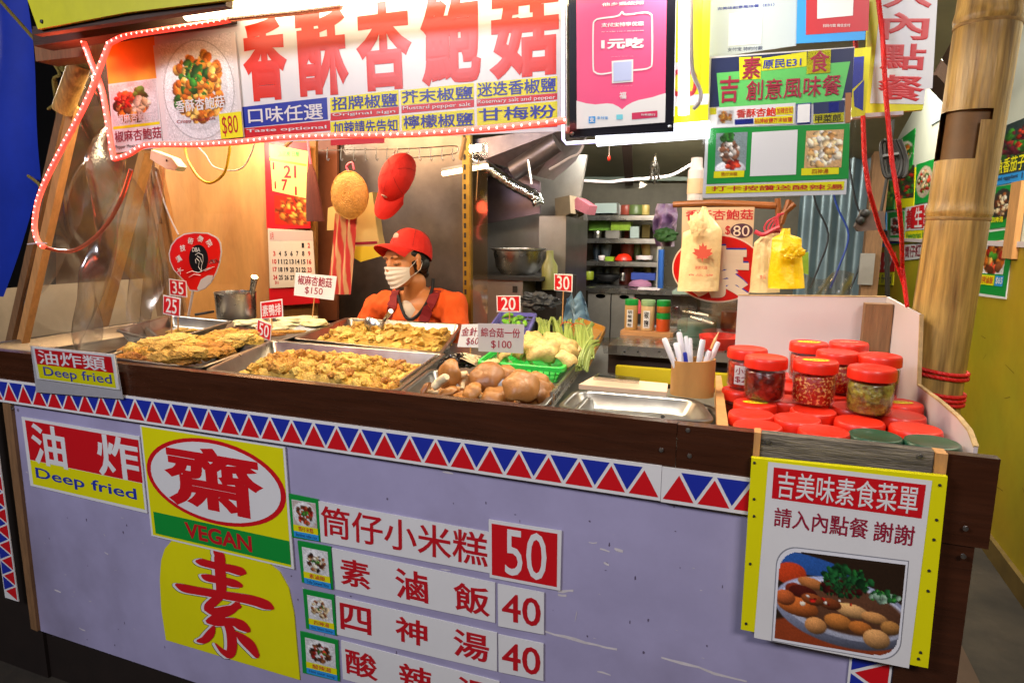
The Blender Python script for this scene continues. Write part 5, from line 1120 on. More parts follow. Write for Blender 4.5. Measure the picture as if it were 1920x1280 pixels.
s.poly([R3(150, 605), R3(630, 575), R3(622, 695), R3(150, 715)], 'white_print', 3); s.poly([R3(152, 605), R3(188, 603), R3(188, 640), R3(152, 642)], 'yellow_ink', 4)
pc = Pic(20, 16, '#d8d4d4'); pc.scatter(30, .5, .5, .35, .35, .1, FOOD['fried'], .6); s.photo(R3(195, 618), R3(280, 690), pc, 4)
s.text('香酥杏鮑', R3(300, 612), R3(520, 650), 'orange_red_ink', 4, wt=.03); s.poly([R3(290, 668), R3(395, 662), R3(395, 692), R3(290, 698)], 'blue_print', 4); s.poly([R3(400, 660), R3(615, 645), R3(615, 690), R3(400, 694)], 'yellow_print', 4); s.text('招牌椒鹽芥末椒鹽', R3(402, 665), R3(610, 682), 'red_ink', 5)
s.poly([R3(520, 600), R3(618, 595), R3(618, 640), R3(520, 645)], 'yellow_print', 4); s.text('加辣告知', R3(525, 604), R3(612, 634), 'red_ink', 5)
s.poly([R3(635, 580), R3(718, 573), R3(715, 690), R3(632, 695)], 'blue_print', 4); s.poly([R3(642, 587), R3(711, 581), R3(708, 683), R3(639, 688)], 'white_print', 5)
s.poly([R3(730, 575), R3(905, 560), R3(900, 640), R3(730, 648)], 'navy_print', 3); s.poly([R3(815, 575), R3(872, 570), R3(870, 622), R3(815, 628)], 'blue_print', 4); s.poly([R3(728, 640), R3(900, 628), R3(900, 680), R3(728, 690)], 'yellow_print', 4); s.text('甲菜郎', R3(740, 645), R3(880, 680), 'black_ink', 5)
s.poly([R3(908, 520), R3(942, 518), R3(936, 685), R3(906, 688)], mat('tan_print', '#a06a3a', .4), 3)
s.poly([R3(146, 718), R3(933, 690), R3(925, 998), R3(134, 1028)], 'green_print', 2)
pc = Pic(30, 38, '#7a8a8c'); pc.e(.5, .95, .5, .3, '#e2e2e6'); pc.scatter(60, .45, .5, .26, .28, .1, ['#b0a8a0', '#d8d0c8', '#6a4a3a', '#8a5a40'], .6); pc.scatter(20, .4, .12, .22, .1, .1, FOOD['green']); pc.scatter(12, .6, .85, .25, .08, .09, FOOD['red']); pc.noise(.05)
s.photo(R3(188, 745), R3(352, 952), pc, 3)
pc = Pic(36, 38, '#c9a070'); pc.scatter(90, .5, .5, .44, .44, .11, ['#e6c896', '#d0a468', '#f0e0c0', '#b07e48', '#d8d0c4'], .5); pc.noise(.05); s.photo(R3(690, 732), R3(885, 935), pc, 3)
s.poly([R3(388, 740), R3(642, 725), R3(632, 975), R3(375, 985)], 'white_print', 3)
s.poly([R3(175, 958), R3(345, 952), R3(342, 988), R3(173, 995)], 'yellow_print', 3); s.text('筒仔米糕', R3(215, 962), R3(305, 982), 'red_ink', 4); s.poly([R3(663, 940), R3(872, 932), R3(870, 972), R3(662, 980)], 'yellow_print', 3); s.text('四神湯', R3(722, 944), R3(812, 970), 'red_ink', 4)
s.poly([R3(132, 1040), R3(903, 1012), R3(898, 1060), R3(128, 1082)], 'yellow_print', 2); s.text('打卡按讚送酸辣湯', R3(162, 1040), R3(893, 1058), 'red_ink', 3, wt=.014)
obj('laminate', MB().prism([PY(*R3(138, 308), 1.283), PY(*R3(1008, 235), 1.283), PY(*R3(922, 1105), 1.283), PY(*R3(92, 1125), 1.283)], (0, .001, 0)), 'sleeve', s.o, smooth=False)

# vertical sign
s = Sign('hanging_order_sign', 'vertical white sign on yellow reading 入內點餐 in red', 'sign', [(1631, -60), (1765, -60), (1730, 206), (1619, 214)], ('Y', 1.38), th=.012, m='yellow_print')
s.poly([(1658, -60), (1761, -60), (1748, 166), (1735, 168), (1732, 196), (1631, 194)], 'white_print', 2, 'paper')
s2 = Sign('x', '', '', [(1654, -60), (1762, -60), (1740, 196), (1631, 194)], ('Y', 1.38), build=False, parent=s.o)
for ch, a, b in (('入', (1658, -32), (1746, 16)), ('內', (1657, 24), (1739, 76)), ('點', (1652, 82), (1733, 133)), ('餐', (1647, 140), (1731, 191))): s2.text(ch, a, b, 'red_print', 4, wt=.03)

# red ropes
rr = mat('red_rope', '#d81a14', .5, bump=.3, bs=200)
for pts, Y, lab in (([(1603, -20), (1602, 60), (1607, 110), (1617, 190), (1621, 300), (1630, 360), (1650, 430), (1680, 490), (1695, 535), (1701, 575)], 1.36, 'left red twisted rope hanging in front of the vertical sign'), ([(1645, -20), (1655, 70), (1661, 180), (1672, 300), (1685, 380), (1690, 430), (1692, 500), (1701, 572)], 1.35, 'right red twisted rope crossing the 入內點餐 sign')):
    props(obj('red_rope', rope_mb(MB(), [PY(x, y, Y+(.25 if y > 400 else 0)*min(1, max(0, (y-400)/100))) for x, y in pts], .0042, .013), rr), lab, 'rope')

# ================= bamboo pole =================
c1 = PY(1856, 20, 1.76); c2 = PY(1797, 400, 1.76)
ax = (c1-c2).normalized(); rb = .5*106/FPX*((c2-CAM).dot(FW))*.985
t = thing('bamboo_pole', 'thick yellow bamboo pole standing at the right corner of the stall', 'pole', c2-ax*(c2.z/ax.z))
base = c2-ax*(c2.z/ax.z); Rm = ax.to_track_quat('Z', 'Y').to_matrix()
nodes = [(base-c2).length-(c2-c2).length]
def zof(y): p = PY(1797+(400-y)*.155, y, 1.76); return (p-base).dot(ax)
nz = [zof(400), zof(38), zof(775), zof(1130), zof(-330)]
def fr(z):
    r = rb*(1+.02*math.sin(z*3)); 
    for n_ in nz: d = (z-n_)/.014; r += .0035*math.exp(-d*d)-.0022*math.exp(-((z-n_+.012)/.008)**2)
    return r
H = 3.0; N = 520; NA = 56; vs = []; fs = []
for i in range(N+1):
    z = H*i/N
    for j in range(NA): a = 2*math.pi*j/NA; r = fr(z)*(1+.012*math.sin(2*a+1)); vs.append(base+Rm @ Vector((r*math.cos(a), r*math.sin(a), z)))
# the notch cut on the left of the pole
zn1, zn0 = zof(212), zof(303)
def innotch(i, j):
    z = H*(i+.5)/N; p = vs[i*NA+j]-(base+ax*z); d = p.normalized(); left = -(RT.dot(d)); front = -FW.dot(d)
    return zn0 < z < zn1 and left > .05 and front > -.55 and (left > .45 or z > zn0+.06+.02*front)
for i in range(N):
    for j in range(NA):
        if not innotch(i, j): fs.append((i*NA+j, i*NA+(j+1) % NA, (i+1)*NA+(j+1) % NA, (i+1)*NA+j))
mb = MB(); mb.add(vs, fs); obj('culm', mb, 'bamboo', t)
for n_ in nz[:4]: obj('node_ring', MB().lathe([(fr(n_-.0125)+.0012, -.0165), (fr(n_-.0125)+.0022, -.0125), (fr(n_-.0125)+.0012, -.009)], base+ax*n_, 48, Rm), mat('node_brown', '#94703a', .6, var=.5, vs=20), t)
mb = MB(); mb.lathe([(rb*.80, zn0-.05), (rb*.80, zn1+.05)], base, 40, Rm); obj('inner_wall', mb, 'bamboo_dark', t)
for k, (ya, yb2, n_, off) in enumerate(((683, 700, 2, 0), (723, 747, 3, 0))):
    mb = MB(); za, zb2 = zof(ya), zof(yb2); path = []
    for i in range(n_*28+1):
        a = 6.283*i/28; z = lerp(za, zb2, i/(n_*28))+.006*math.sin(a+.5); path.append(base+Rm @ Vector(((rb+.004)*math.cos(a), (rb+.004)*math.sin(a), z)))
    rope_mb(mb, path, .0045, .014); props(obj('rope_lashing', mb, rr), ['upper red rope lashing wound twice round the bamboo pole', 'lower red rope lashing wound three times round the bamboo pole'][k], 'rope')

# cord, clamp
t = thing('extension_cord', 'coiled black cord hanging left of the bamboo pole', 'cord', PY(1668, 330, 2.4)); mb = MB()
for k in range(5):
    x = 1660+k*6; mb.tube(smoothpath([PY(x, 262, 2.4), PY(x-8+k*2, 275+k*3, 2.41), PY(x-2, 325, 2.4), PY(x+12, 330, 2.39), PY(x+20-k, 300, 2.4), PY(x+4, 262, 2.4)], 5), .006, 6)
mb.tube(smoothpath([PY(1674, 225, 2.4), PY(1673, 250, 2.4), PY(1668, 270, 2.4)], 4), .005, 6); mb.tube([PY(1664, 328, 2.4), PY(1652, 396, 2.4)], .005, 6); mb.tube([PY(1663, 432, 2.4), PY(1664, 560, 2.4)], .008, 6); mb.tube([PY(1655, 295, 2.38), PY(1685, 290, 2.38)], .009, 6)
obj('cord', mb, mat('cord_black', '#0c0b0b', .5), t)
t = thing('cable_clamp', 'grey brown clip box on the black cord beside the old post', 'clamp', PY(1635, 435, 2.35))
obj('body', MB().prism([PY(*q, 2.35) for q in ((1617, 393), (1658, 397), (1661, 430), (1610, 434), (1603, 425))], (0, .05, 0)), mat('clamp', '#5a4a44', .4), t, smooth=False); obj('jaw', MB().ell(PY(1622, 400, 2.34), (.014, .012, .014)), 'iron', t); obj('jaw', MB().ell(PY(1613, 413, 2.34), (.014, .012, .014)), 'iron', t)

# ================= posters on the side wall =================
WX = ('X', wx-.004)
def wp(label, cs, border, pic=None, pr=(.08, .08, .92, .92), extra=(), mask=None, name='wall_poster', X=None):
    s = Sign(name, label, 'poster', cs, X or WX, th=.003, m=border)
    if pic: s.photo(pr[:2], pr[2:], pic, 1, px=False, mask=mask)
    for e in extra:
        if e[0] == 'r': s.rect(e[1], e[2], e[3], 3, px=False)
        elif e[0] == 't': s.text(e[1], e[2], e[3], e[4], 4, px=False, wt=.014)
        elif e[0] == 'R': s.rect(e[1], e[2], e[3], .6, px=False)
    return s
pc = Pic(40, 60, '#2a3a3a'); pc.scatter(90, .5, .45, .5, .3, .09, FOOD['green']+['#4a1828', '#6a1c2c', '#8a2a2a', '#2c4a2c'], .4); pc.scatter(16, .7, .35, .3, .2, .06, FOOD['red']); pc.noise(.08)
wp('poster of eggplant dish reading 魚香茄子 highest right of the bamboo pole', [(1874, 240), (1950, 215), (1945, 332), (1856, 351)], 'sky_blue_print', pc, (.0, .0, 1, .86), (('t', '魚香茄子', (.05, .58), (.72, .84), 'yellow_ink'), ('t', 'Fried eggplant', (.02, .89), (.6, .97), 'black_ink'), ('t', '110', (.68, .88), (.9, .98), 'navy_print')))
wp('green poster with a dark bowl in the middle right of the bamboo pole', [(1857, 352), (1909, 344), (1902, 423), (1853, 430)], 'green_print', dish(26, 34, '#0c8a34', '#30302c', ['brown', 'pale'], 50, .09, .3), (.08, .08, .92, .88), (('t', '四神湯', (.15, .76), (.6, .9), 'yellow_ink'),))
pc = dish(44, 40, '#d8d4d2', None, ['brown', 'fried', 'red'], 70, .12, .42); pc.e(.38, .42, .1, .09, '#4f9a30'); pc.e(.55, .48, .12, .1, '#3f8a26'); pc.noise(.05)
wp('large green framed poster lowest right of the bamboo pole with a dish and $65', [(1843, 433), (1901, 428), (1886, 561), (1822, 553)], 'white_print', pc, (.12, .17, .82, .66), (('R', (.03, .03), (.97, .97), 'green_print'), ('r', (.08, .68), (.60, .83), 'yellow_print'), ('t', '招牌滷飯', (.1, .70), (.57, .81), 'red_ink'), ('r', (.62, .68), (.86, .83), 'sky_blue_print'), ('t', '$65', (.65, .70), (.84, .81), 'white_print')))
props(obj('wall_batten', MB().boxp((wx-.025, PX(1901, 400, wx).y, PX(1901, 485, wx).z), (wx-.001, PX(1920, 400, wx).y, PX(1905, 343, wx).z)), 'pale_wood', smooth=False), 'pale wooden batten on the wall right of the posters', 'batten')
wp('green poster with a salad bowl highest of the far posters', [(1650, 290), (1716, 240), (1710, 314), (1643, 341)], 'green_print', dish(26, 22, '#0c8a34', '#d0c8b8', ['green', 'fried', 'red'], 50, .12, .34), (.35, .1, .98, .9))
pc = Pic(16, 24, '#5a8a2a'); pc.scatter(40, .5, .5, .45, .45, .2, FOOD['green']+['#8fbf3a', '#a8cf4a']); wp('poster of green leafy vegetables behind the black cord', [(1649, 341), (1677, 338), (1676, 392), (1648, 396)], 'green_print', pc)
pc = Pic(22, 34, '#3a3a2a'); pc.scatter(70, .5, .5, .5, .5, .12, FOOD['dark']+FOOD['green']+FOOD['red']); wp('dark red and green food poster between the red rope and the round bowl poster', [(1678, 320), (1717, 314), (1713, 386), (1678, 393)], 'yellow_print', pc, (.0, .0, 1, .8))
wp('green poster with a round bowl just left of the bamboo pole', [(1718, 309), (1758, 296), (1749, 377), (1714, 384)], 'green_print', dish(24, 34, '#0c8a34', '#b8a890', ['pale', 'green', 'red'], 60, .1, .32), (.08, .1, .92, .9))
wp('small blue poster beside the clip box', [(1637, 400), (1662, 398), (1661, 462), (1636, 466)], 'sky_blue_print', dish(14, 24, '#4a7a8a', '#8a9a8a', ['green', 'dark'], 24, .2, .4))
wp('small green poster of a red dish below the vegetables poster', [(1665, 399), (1695, 396), (1694, 456), (1664, 461)], 'green_print', dish(16, 24, '#d8d4d0', None, ['dark', 'red'], 30, .16, .4), (.2, .2, .85, .75), (('r', (.0, .84), (1, 1), 'blue_print'),))
wp('red poster reading 養生鍋 left of the bamboo pole', [(1698, 389), (1762, 377), (1758, 428), (1697, 433)], 'white_print', None, (), (('r', (.22, .05), (.62, .95), 'red_print'), ('t', '養', (.03, .08), (.30, .95), 'red_ink'), ('t', '生', (.34, .10), (.58, .92), 'white_print'), ('t', '鍋', (.62, .08), (.9, .92), 'red_ink')))
wp('yellow poster reading Vegetarian below the 養生鍋 poster', [(1697, 434), (1757, 430), (1755, 452), (1696, 457)], 'yellow_print', None, (), (('t', 'Vegetarian hot pot', (.05, .15), (.97, .85), 'green_print'),))
wp('white poster reading 筒仔紅藜 below the Vegetarian poster', [(1696, 459), (1754, 454), (1752, 482), (1695, 488)], 'white_print', None, (), (('t', '筒仔紅藜米', (.03, .1), (.98, .92), 'maroon_ink'),))
wp('red poster reading 熱炒 at the lower far end of the wall', [(1638, 474), (1679, 472), (1677, 509), (1637, 511)], 'red_print', None, (), (('t', '熱 炒', (.05, .08), (.9, .92), 'white_print'),))
wp('yellow green poster reading Stir fried below the 熱炒 poster', [(1637, 512), (1676, 510), (1674, 535), (1636, 533)], 'yellow_print', None, (), (('t', 'Stir fried', (.05, .15), (.93, .85), 'navy_print'),))
pc = Pic(20, 40, '#b8c4c8'); pc.e(.3, .3, .14, .3, '#3a3030'); pc.e(.7, .3, .16, .34, '#5a3a30'); wp('pale poster with two dark bottles high beside the bamboo pole', [(1752, 134), (1790, 130), (1784, 212), (1745, 235)], 'grey_blue_board', pc, (.05, .05, .95, .6), X=('X', wx-.006))
# ================= left side: poles, film, rope =================
def slat(name, label, a, b, w_, d_, m, cat='wooden pole', group=None, Ya=1.5, Yb=None):
    A = PY(*a, Ya); B = PY(*b, Yb or Ya); return props(obj(name, MB().beam(A, B, w_, d_), m, smooth=False), label, cat, group)
slat('wooden_pole', 'leftmost leaning pole, greyish brown, beside the blue tarpaulin', (20, 650), (128, 178), .026, .03, 'old_wood', Ya=1.52)
slat('wooden_pole', 'pale leaning pole with the light rope looped on it', (40, 655), (142, 200), .026, .03, 'pale_wood', Ya=1.48)
props(obj('bamboo_piece', MB().tube([PY(117, 208, 1.45), PY(150, 120, 1.45)], .03, 16), 'bamboo'), 'short thick bamboo piece at the top of the leaning left poles', 'bamboo')
props(obj('bamboo_piece', MB().tube([PY(112, 320, 1.56), PY(165, 60, 1.56)], .018, 14), 'bamboo'), 'thin bamboo running up behind the light rope at the upper left', 'bamboo')
slat('wooden_pole', 'pale pole leaning right behind the clear film near the yellow cable', (186, 625), (276, 285), .045, .03, 'pale_wood', Ya=1.9)
for i, (a, b, lab, Y) in enumerate((((303, 592), (262, 330), 'first dark batten leaning left between film and plywood', 2.45), ((322, 590), (275, 322), 'second batten of the leaning bundle, paler', 2.5), ((338, 592), (285, 315), 'third batten of the leaning bundle beside the plywood', 2.52), ((352, 585), (298, 312), 'fourth thin batten against the plywood edge', 2.55), ((330, 600), (302, 420), 'short batten low behind the fan', 2.4))):
    slat('wooden_batten', lab, a, b, .028, .03, ['old_wood', 'pale_wood'][i % 2], 'batten', Ya=Y)
# folded clear plastic film
def film(u, v):
    y = lerp(95, 650, v); xl_ = lerp(165, 60, v**1.1); xr_ = lerp(215, 262, min(1, v*1.3)) if v < .8 else 262
    p = PY(lerp(xl_, xr_, u), y, 1.62); p.y += (.05+.05*v)*math.sin(u*11+v*4)+.03*math.sin(u*25-v*7)+.05*noise.noise(Vector((u*3, v*5, 0))); return p
props(obj('plastic_film', MB().grid(film, 60, 60), 'film'), 'wrinkled clear plastic film gathered at the left corner of the stall', 'plastic sheet')
def film2(u, v):
    y = lerp(285, 600, v); p = PY(lerp(262, 300, u)+v*-8, y, 2.2); p.y += .05*math.sin(u*9+v*5); return p
props(obj('plastic_film', MB().grid(film2, 26, 40), 'film'), 'narrow strip of clear film hanging in front of the leaning battens', 'plastic sheet')
rm = mat('old_rope', '#7a6a28', .8, bump=.4, bs=150)
t = thing('tarp_rope', 'yellowish rope tied from the blue tarpaulin to the bamboo frame', 'rope', PY(60, 60, 1.6)); mb = MB()
rope_mb(mb, [PY(-10, -10, 1.6), PY(30, 35, 1.6), PY(70, 80, 1.6), PY(100, 118, 1.58), PY(125, 138, 1.56)], .006, .018)
rope_mb(mb, smoothpath([PY(100, 118, 1.57), PY(112, 140, 1.55), PY(100, 150, 1.55), PY(104, 190, 1.56), PY(90, 205, 1.56)], 4), .005, .016); rope_mb(mb, [PY(104, 150, 1.56), PY(108, 200, 1.56), PY(107, 250, 1.57)], .005, .016)
for i in range(3): rope_mb(mb, smoothpath([PY(95+i*6, 104+i*7, 1.555), PY(112+i*5, 108+i*6, 1.53), PY(118+i*3, 128+i*5, 1.555)], 4), .006, .018)
obj('rope', mb, rm, t)
props(obj('rope_end', rope_mb(MB(), [PY(53, 330, 1.72), PY(62, 336, 1.7), PY(74, 346, 1.68), PY(78, 358, 1.66)], .006, .018), rm), 'yellow rope end poking through an eyelet of the blue tarpaulin', 'rope')

# plywood wall, white adapter, yellow cable
S('plywood_wall', MB().prism([PY(283, 250, 2.72), PY(504, 250, 2.95), PY(504, 640, 2.95), PY(330, 640, 2.72)], (0, .02, 0)), 'plywood', smooth=False)
t = thing('plug_adapter', 'cream plug adapter hanging under the banner at the left', 'adapter', PY(305, 298, 1.4))
obj('body', MB().prism([PY(*q, 1.4) for q in ((283, 281), (322, 296), (334, 312), (328, 320), (312, 317), (281, 298))], (0, .03, 0)), mat('cream', '#d9cfae', .4), t, smooth=False); obj('hole', MB().lathe([(0, 0), (.003, 0)], PY(312, 301, 1.398), 10, Matrix.Rotation(rad(90), 3, 'X')), 'iron', t)
props(obj('yellow_cable', MB().tube(lp([(345, 268), (352, 300), (372, 332), (395, 343), (420, 325), (430, 285), (430, 262)], 1.5), .0038, 8), mat('cable_yellow', '#c9a010', .4)), 'yellow cable looping below the banner in front of the plywood', 'cable')
props(obj('white_cable', MB().tube(lp([(370, 275), (385, 290), (400, 312), (430, 320), (455, 314), (470, 290), (478, 268)], 1.52), .0022, 6), 'white_board'), 'thin white cable looping beside the yellow cable', 'cable')
props(obj('white_cable', MB().tube(lp([(292, 322), (305, 370), (320, 410), (335, 440)], 2.3), .004, 6), 'white_board'), 'white cable running down the battens to the fan', 'cable')
props(obj('twig_bundle', MB().tube([PY(548, 262, 2.7), PY(536, 274, 2.7)], .01, 8), 'old_wood'), 'twigs at the top of the calendars', 'twigs')

# steel wall behind the vendor
YS = 3.15
S('steel_back_panel', MB().prism([PY(504, 200, YS), PY(884, 200, YS), PY(884, 700, YS), PY(504, 700, YS)], (0, .02, 0)), 'steel_warm', smooth=False)
props(obj('tan_panel', MB().prism([PY(590, 262, YS-.03), PY(632, 262, YS-.03), PY(632, 600, YS-.03), PY(590, 600, YS-.03)], (0, .02, 0)), mat('tan_wall', '#8a5238', .5, var=.15), smooth=False), 'narrow reddish panel between calendar and towel', 'panel')
S('bamboo_blind', MB().prism([PY(503, 262, YS-.2), PY(592, 262, YS-.2), PY(592, 640, YS-.2), PY(503, 640, YS-.2)], (0, .02, 0)), mat('bamboo_strip', '#9a6a34', .6, var=.4, vs=3, stretch=(30, 1, 1)), smooth=False)
# calendars
YC = YS-.25
s = Sign('wall_calendar', 'red calendar with a yellow date pad hanging highest', 'calendar', [(495, 262), (578, 268), (582, 428), (500, 430)], ('Y', YC), m='red_print')
s.poly([(505, 270), (578, 284), (574, 372), (511, 358)], mat('pad_yellow', '#e0c470', .6, var=.08), 2, 'date_pad'); s.poly([(506, 296), (575, 308), (575, 312), (506, 301)], 'yellow_ink', 3)
for ch, a, b in (('1', (511, 304), (515, 318)), ('21', (532, 310), (556, 334)), ('7', (528, 336), (540, 358)), ('1', (515, 340), (518, 354)), ('1', (553, 350), (557, 366)), ('農民曆 日曆', (522, 284), (562, 294))): s.text(ch, a, b, 'red_ink' if ch != '農民曆 日曆' else 'green_print', 4, wt=.02)
pc = Pic(26, 22, '#b02410'); pc.scatter(60, .6, .5, .5, .4, .1, ['#c8742a', '#a04818', '#d8a040', '#8a2c10'], .4); s.photo((514, 366), (580, 424), pc, 1)
s = Sign('wall_calendar', 'white calendar page with numbered days below the red calendar', 'calendar', [(502, 428), (586, 433), (592, 536), (506, 540)], ('Y', YC-.01), m=mat('page', '#c9b8a2', .6))
s.rect((.03, .05), (.97, .22), mat('page_head', '#b8a094', .6), 1, px=False)
days = [['', '', '', '', '', '1', '2'], ['3', '4', '5', '6', '7', '8', '9'], ['10', '11', '12', '13', '14', '15', '16'], ['17', '18', '19', '20', '21', '22', '23'], ['24', '25', '26', '27', '28', '29', '30']]
for j, row in enumerate(days):
    for i, dtxt in enumerate(row):
        if dtxt: 
            u = .07+i*.128; v = .26+j*.14; s.text(dtxt, (u+(.025 if len(dtxt) == 1 else 0), v), (u+(.075 if len(dtxt) == 1 else .09), v+.085), 'red_ink' if i in (0, 6) else 'black_ink', 2, px=False, wt=.03)
s.text('31', (.1, .93), (.18, .985), 'red_ink', 2, px=False, wt=.03); s.text('5月', (.05, .08), (.12, .2), 'red_ink', 2, px=False)
props(obj('red_calendar_board', MB().prism([PY(504, 541, YC), PY(592, 538, YC), PY(598, 568, YC), PY(506, 574, YC)], (0, .01, 0)), 'red_print', smooth=False), 'red lower board of the calendar', 'board')
# tassel
t = thing('tassel', 'brown tassel on a pink cord hanging beside the calendar', 'tassel', PY(590, 418, 2.6))
obj('skirt', MB().loops([[PY(x0+(x1-x0)*(.5+.5*math.cos(a)), y, 2.6)+Vector((0, .03*math.sin(a)*sc, 0)) for a in [6.283*k/20 for k in range(20)]] for x0, x1, y, sc in ((581, 585, 308, .2), (576, 592, 325, .5), (575, 600, 370, .8), (576, 607, 415, 1))], True, True), mat('tassel', '#5a241c', .8, var=.3, vs=4, stretch=(30, 30, 1)), t)
obj('cord', MB().tube([PY(577, 262, 2.6), PY(580, 290, 2.6), PY(583, 310, 2.6)], .006, 6), mat('pink_cord', '#d8546a', .5), t)
# rack with hooks
t = thing('hook_rail', 'wire rail with many small hooks under the right half of the banner', 'hook rail', PY(780, 288, 2.75)); mb = MB()
mb.tube(lp([(742, 280), (738, 290), (745, 296), (800, 294), (850, 289), (858, 282), (852, 274), (800, 277), (745, 280)], 2.75), .003, 6); mb.tube([PY(600, 282, 2.75), PY(740, 280, 2.75)], .002, 5)
for x in (614, 640, 664, 686, 706, 726, 746, 767, 787, 808, 829, 849): mb.tube(lp([(x, 277), (x-1, 297), (x+2, 301), (x+3, 297)], 2.735), .0022, 5)
obj('rail', mb, 'steel', t)
props(obj('bamboo_clip', MB().beam(PY(872, 258, 2.4), PY(863, 300, 2.4), .02, .01), 'pale_wood', smooth=False), 'bamboo clip hanging above the brass slotted post', 'clip')
# woven disc
wv = mat('woven', '#b97f2e', .6, var=.3, vs=30, bump=.6, bs=110)
t = thing('woven_basket_lid', 'round woven straw lid hanging beside the red cap', 'basket lid', PY(655, 415, 2.6)); cc = PY(655, 366, 2.6); mb = MB()
R_ = Matrix.Rotation(rad(90), 3, 'X'); mb.lathe([(0, .022), (.05, .02), (.085, .012), (.099, 0), (.097, -.012), (0, -.012)], cc, 44, R_, 1.02, 1.10)
obj('lid', mb, wv, t); mb = MB()
for k in range(11): mb.lathe([(.010+.0085*k, .0215-.0016*k*k*.12), (.0135+.0085*k, .0235-.0016*k*k*.12), (.017+.0085*k, .0212-.0016*k*k*.12)], cc, 44, R_, 1.02, 1.10)
mb.v = [tuple(Vector(p)+Vector((0, .002*math.sin(p[0]*420)*math.sin(p[2]*420), 0))) for p in mb.v]; obj('weave', mb, wv, t)
obj('pink_loop', MB().tube(lp([(655, 325), (650, 312), (660, 305), (664, 318)], 2.6), .005, 6), mat('pink_cord', '#d8546a'), t)
# towel & carrier bag
def cloth(pts_fn, nu=24, nv=30): return MB().grid(pts_fn, nu, nv)
def towel(u, v):
    p = PY(lerp(lerp(628, 612, v), lerp(668, 658, v), u), lerp(400, 552, v), 2.66); p.y += .012*math.sin(u*14+v*2)*(1-.4*v); return p
mt = mat('towel', '#c84a40', .9, bump=.3, bs=200); nt_ = mt.node_tree; wv2 = nt_.nodes.new('ShaderNodeTexWave'); wv2.inputs['Scale'].default_value = 8; wv2.inputs['Distortion'].default_value = 2.5; wv2.bands_direction = 'X'
rp = nt_.nodes.new('ShaderNodeValToRGB'); rp.color_ramp.elements[0].color = (*lin('#c43a34'), 1); rp.color_ramp.elements[1].color = (*lin('#cfa070'), 1); rp.color_ramp.elements[0].position = .35; rp.color_ramp.elements[1].position = .8
tcn = nt_.nodes.new('ShaderNodeTexCoord'); nt_.links.new(tcn.outputs['Object'], wv2.inputs[0]); nt_.links.new(wv2.outputs[0], rp.inputs[0]); nt_.links.new(rp.outputs[0], nt_.nodes['Principled BSDF'].inputs['Base Color'])
props(obj('striped_towel', cloth(towel), 'towel'), 'red striped towel hanging below the woven lid', 'towel')
t = thing('carrier_bag', 'cream carrier bag with yellow bottom hanging behind the woven lid', 'bag', PY(680, 490, 2.72))
obj('bag', MB().prism([PY(*q, 2.72) for q in ((615, 390), (698, 360), (708, 440), (714, 468), (700, 480), (676, 490), (664, 482), (655, 430), (613, 432))], (0, .05, 0)), mat('cream_bag', '#c9ac6c', .5, var=.08), t, smooth=False)
obj('yellow_base', MB().prism([PY(*q, 2.715) for q in ((664, 462), (712, 462), (715, 480), (676, 491), (663, 483))], (0, .002, 0)), mat('bag_yellow', '#d8b82a', .5), t, smooth=False)
obj('band_print', MB().poly([PY(*q, 2.713) for q in ((665, 454), (707, 452), (707, 457), (665, 459))]), 'maroon_ink', t, smooth=False)
# hanging red cap
redcap = mat('red_cloth', '#cc1a0a', .8, var=.08, vs=20, bump=.5, bs=34)
def cap_shell(n=30, k=12):
    mb = MB()
    prof = []
    def f(u, v):
        a = 2*math.pi*u; th = v*math.pi/2; r = .089*math.cos(th)**.72; x = r*math.cos(a)*.90; y = r*math.sin(a)*1.08; z = .098*math.sin(th)**.95-.012*max(0, math.sin(a))*(1-v)
        return Vector((x, y+.004, z))*(1+.018*noise.noise(Vector((x*30, y*30, z*30))))
    mb.grid(f, n+1, k); mb.lathe([(.0, .099), (.006, .1), (.007, .097)], (0, .004, 0), 10); return mb
def brim():
    mb = MB()
    def g(u, v, dz_=0):
        a = rad(-90-62+124*u); L = .072*(1-(2*u-1)**4*.55)*v; x = .9*.086*math.cos(a)*(1+0*v); y = 1.08*.088*math.sin(a)+.004
        return Vector((x*(1+.05*v), y-L, -.004-.022*v*v-.028*(2*u-1)**2*(0.3+.5*v)+.028*.3+dz_))
    mb.grid(lambda u, v: g(u, v), 20, 8); mb.grid(lambda u, v: g(u, v, .003), 20, 8); mb.grid(lambda u, v: g(u, 1, .003*v), 20, 2); return mb
def make_cap(t):
    obj('crown', cap_shell(), redcap, t, local=True); obj('brim', brim(), redcap, t, local=True)
    mb = MB()
    for k in range(6):
        a = math.pi*k/3+.52; mb.tube([Vector((.0892*math.cos(q)**.72*math.cos(a)*.905, .0892*math.cos(q)**.72*math.sin(a)*1.085+.004, .0985*math.sin(q)**.95)) for q in [i*.15 for i in range(1, 10)]], .0009, 4)
    obj('seams', mb, mat('seam', '#8e0c08', .8), t, local=True)
    obj('emblem', MB().ell((0, -.084, .045), (.018, .004, .015)), mat('emblem', '#c0a090', .7), t, local=True)
t = thing('baseball_cap', 'red baseball cap hanging from the hook rail', 'cap', (0, 0, 0)); make_cap(t)
t.location = PY(745, 335, 2.62); t.rotation_euler = (rad(78), rad(25), rad(10)); t.scale = (.9, 1.22, 1.08)
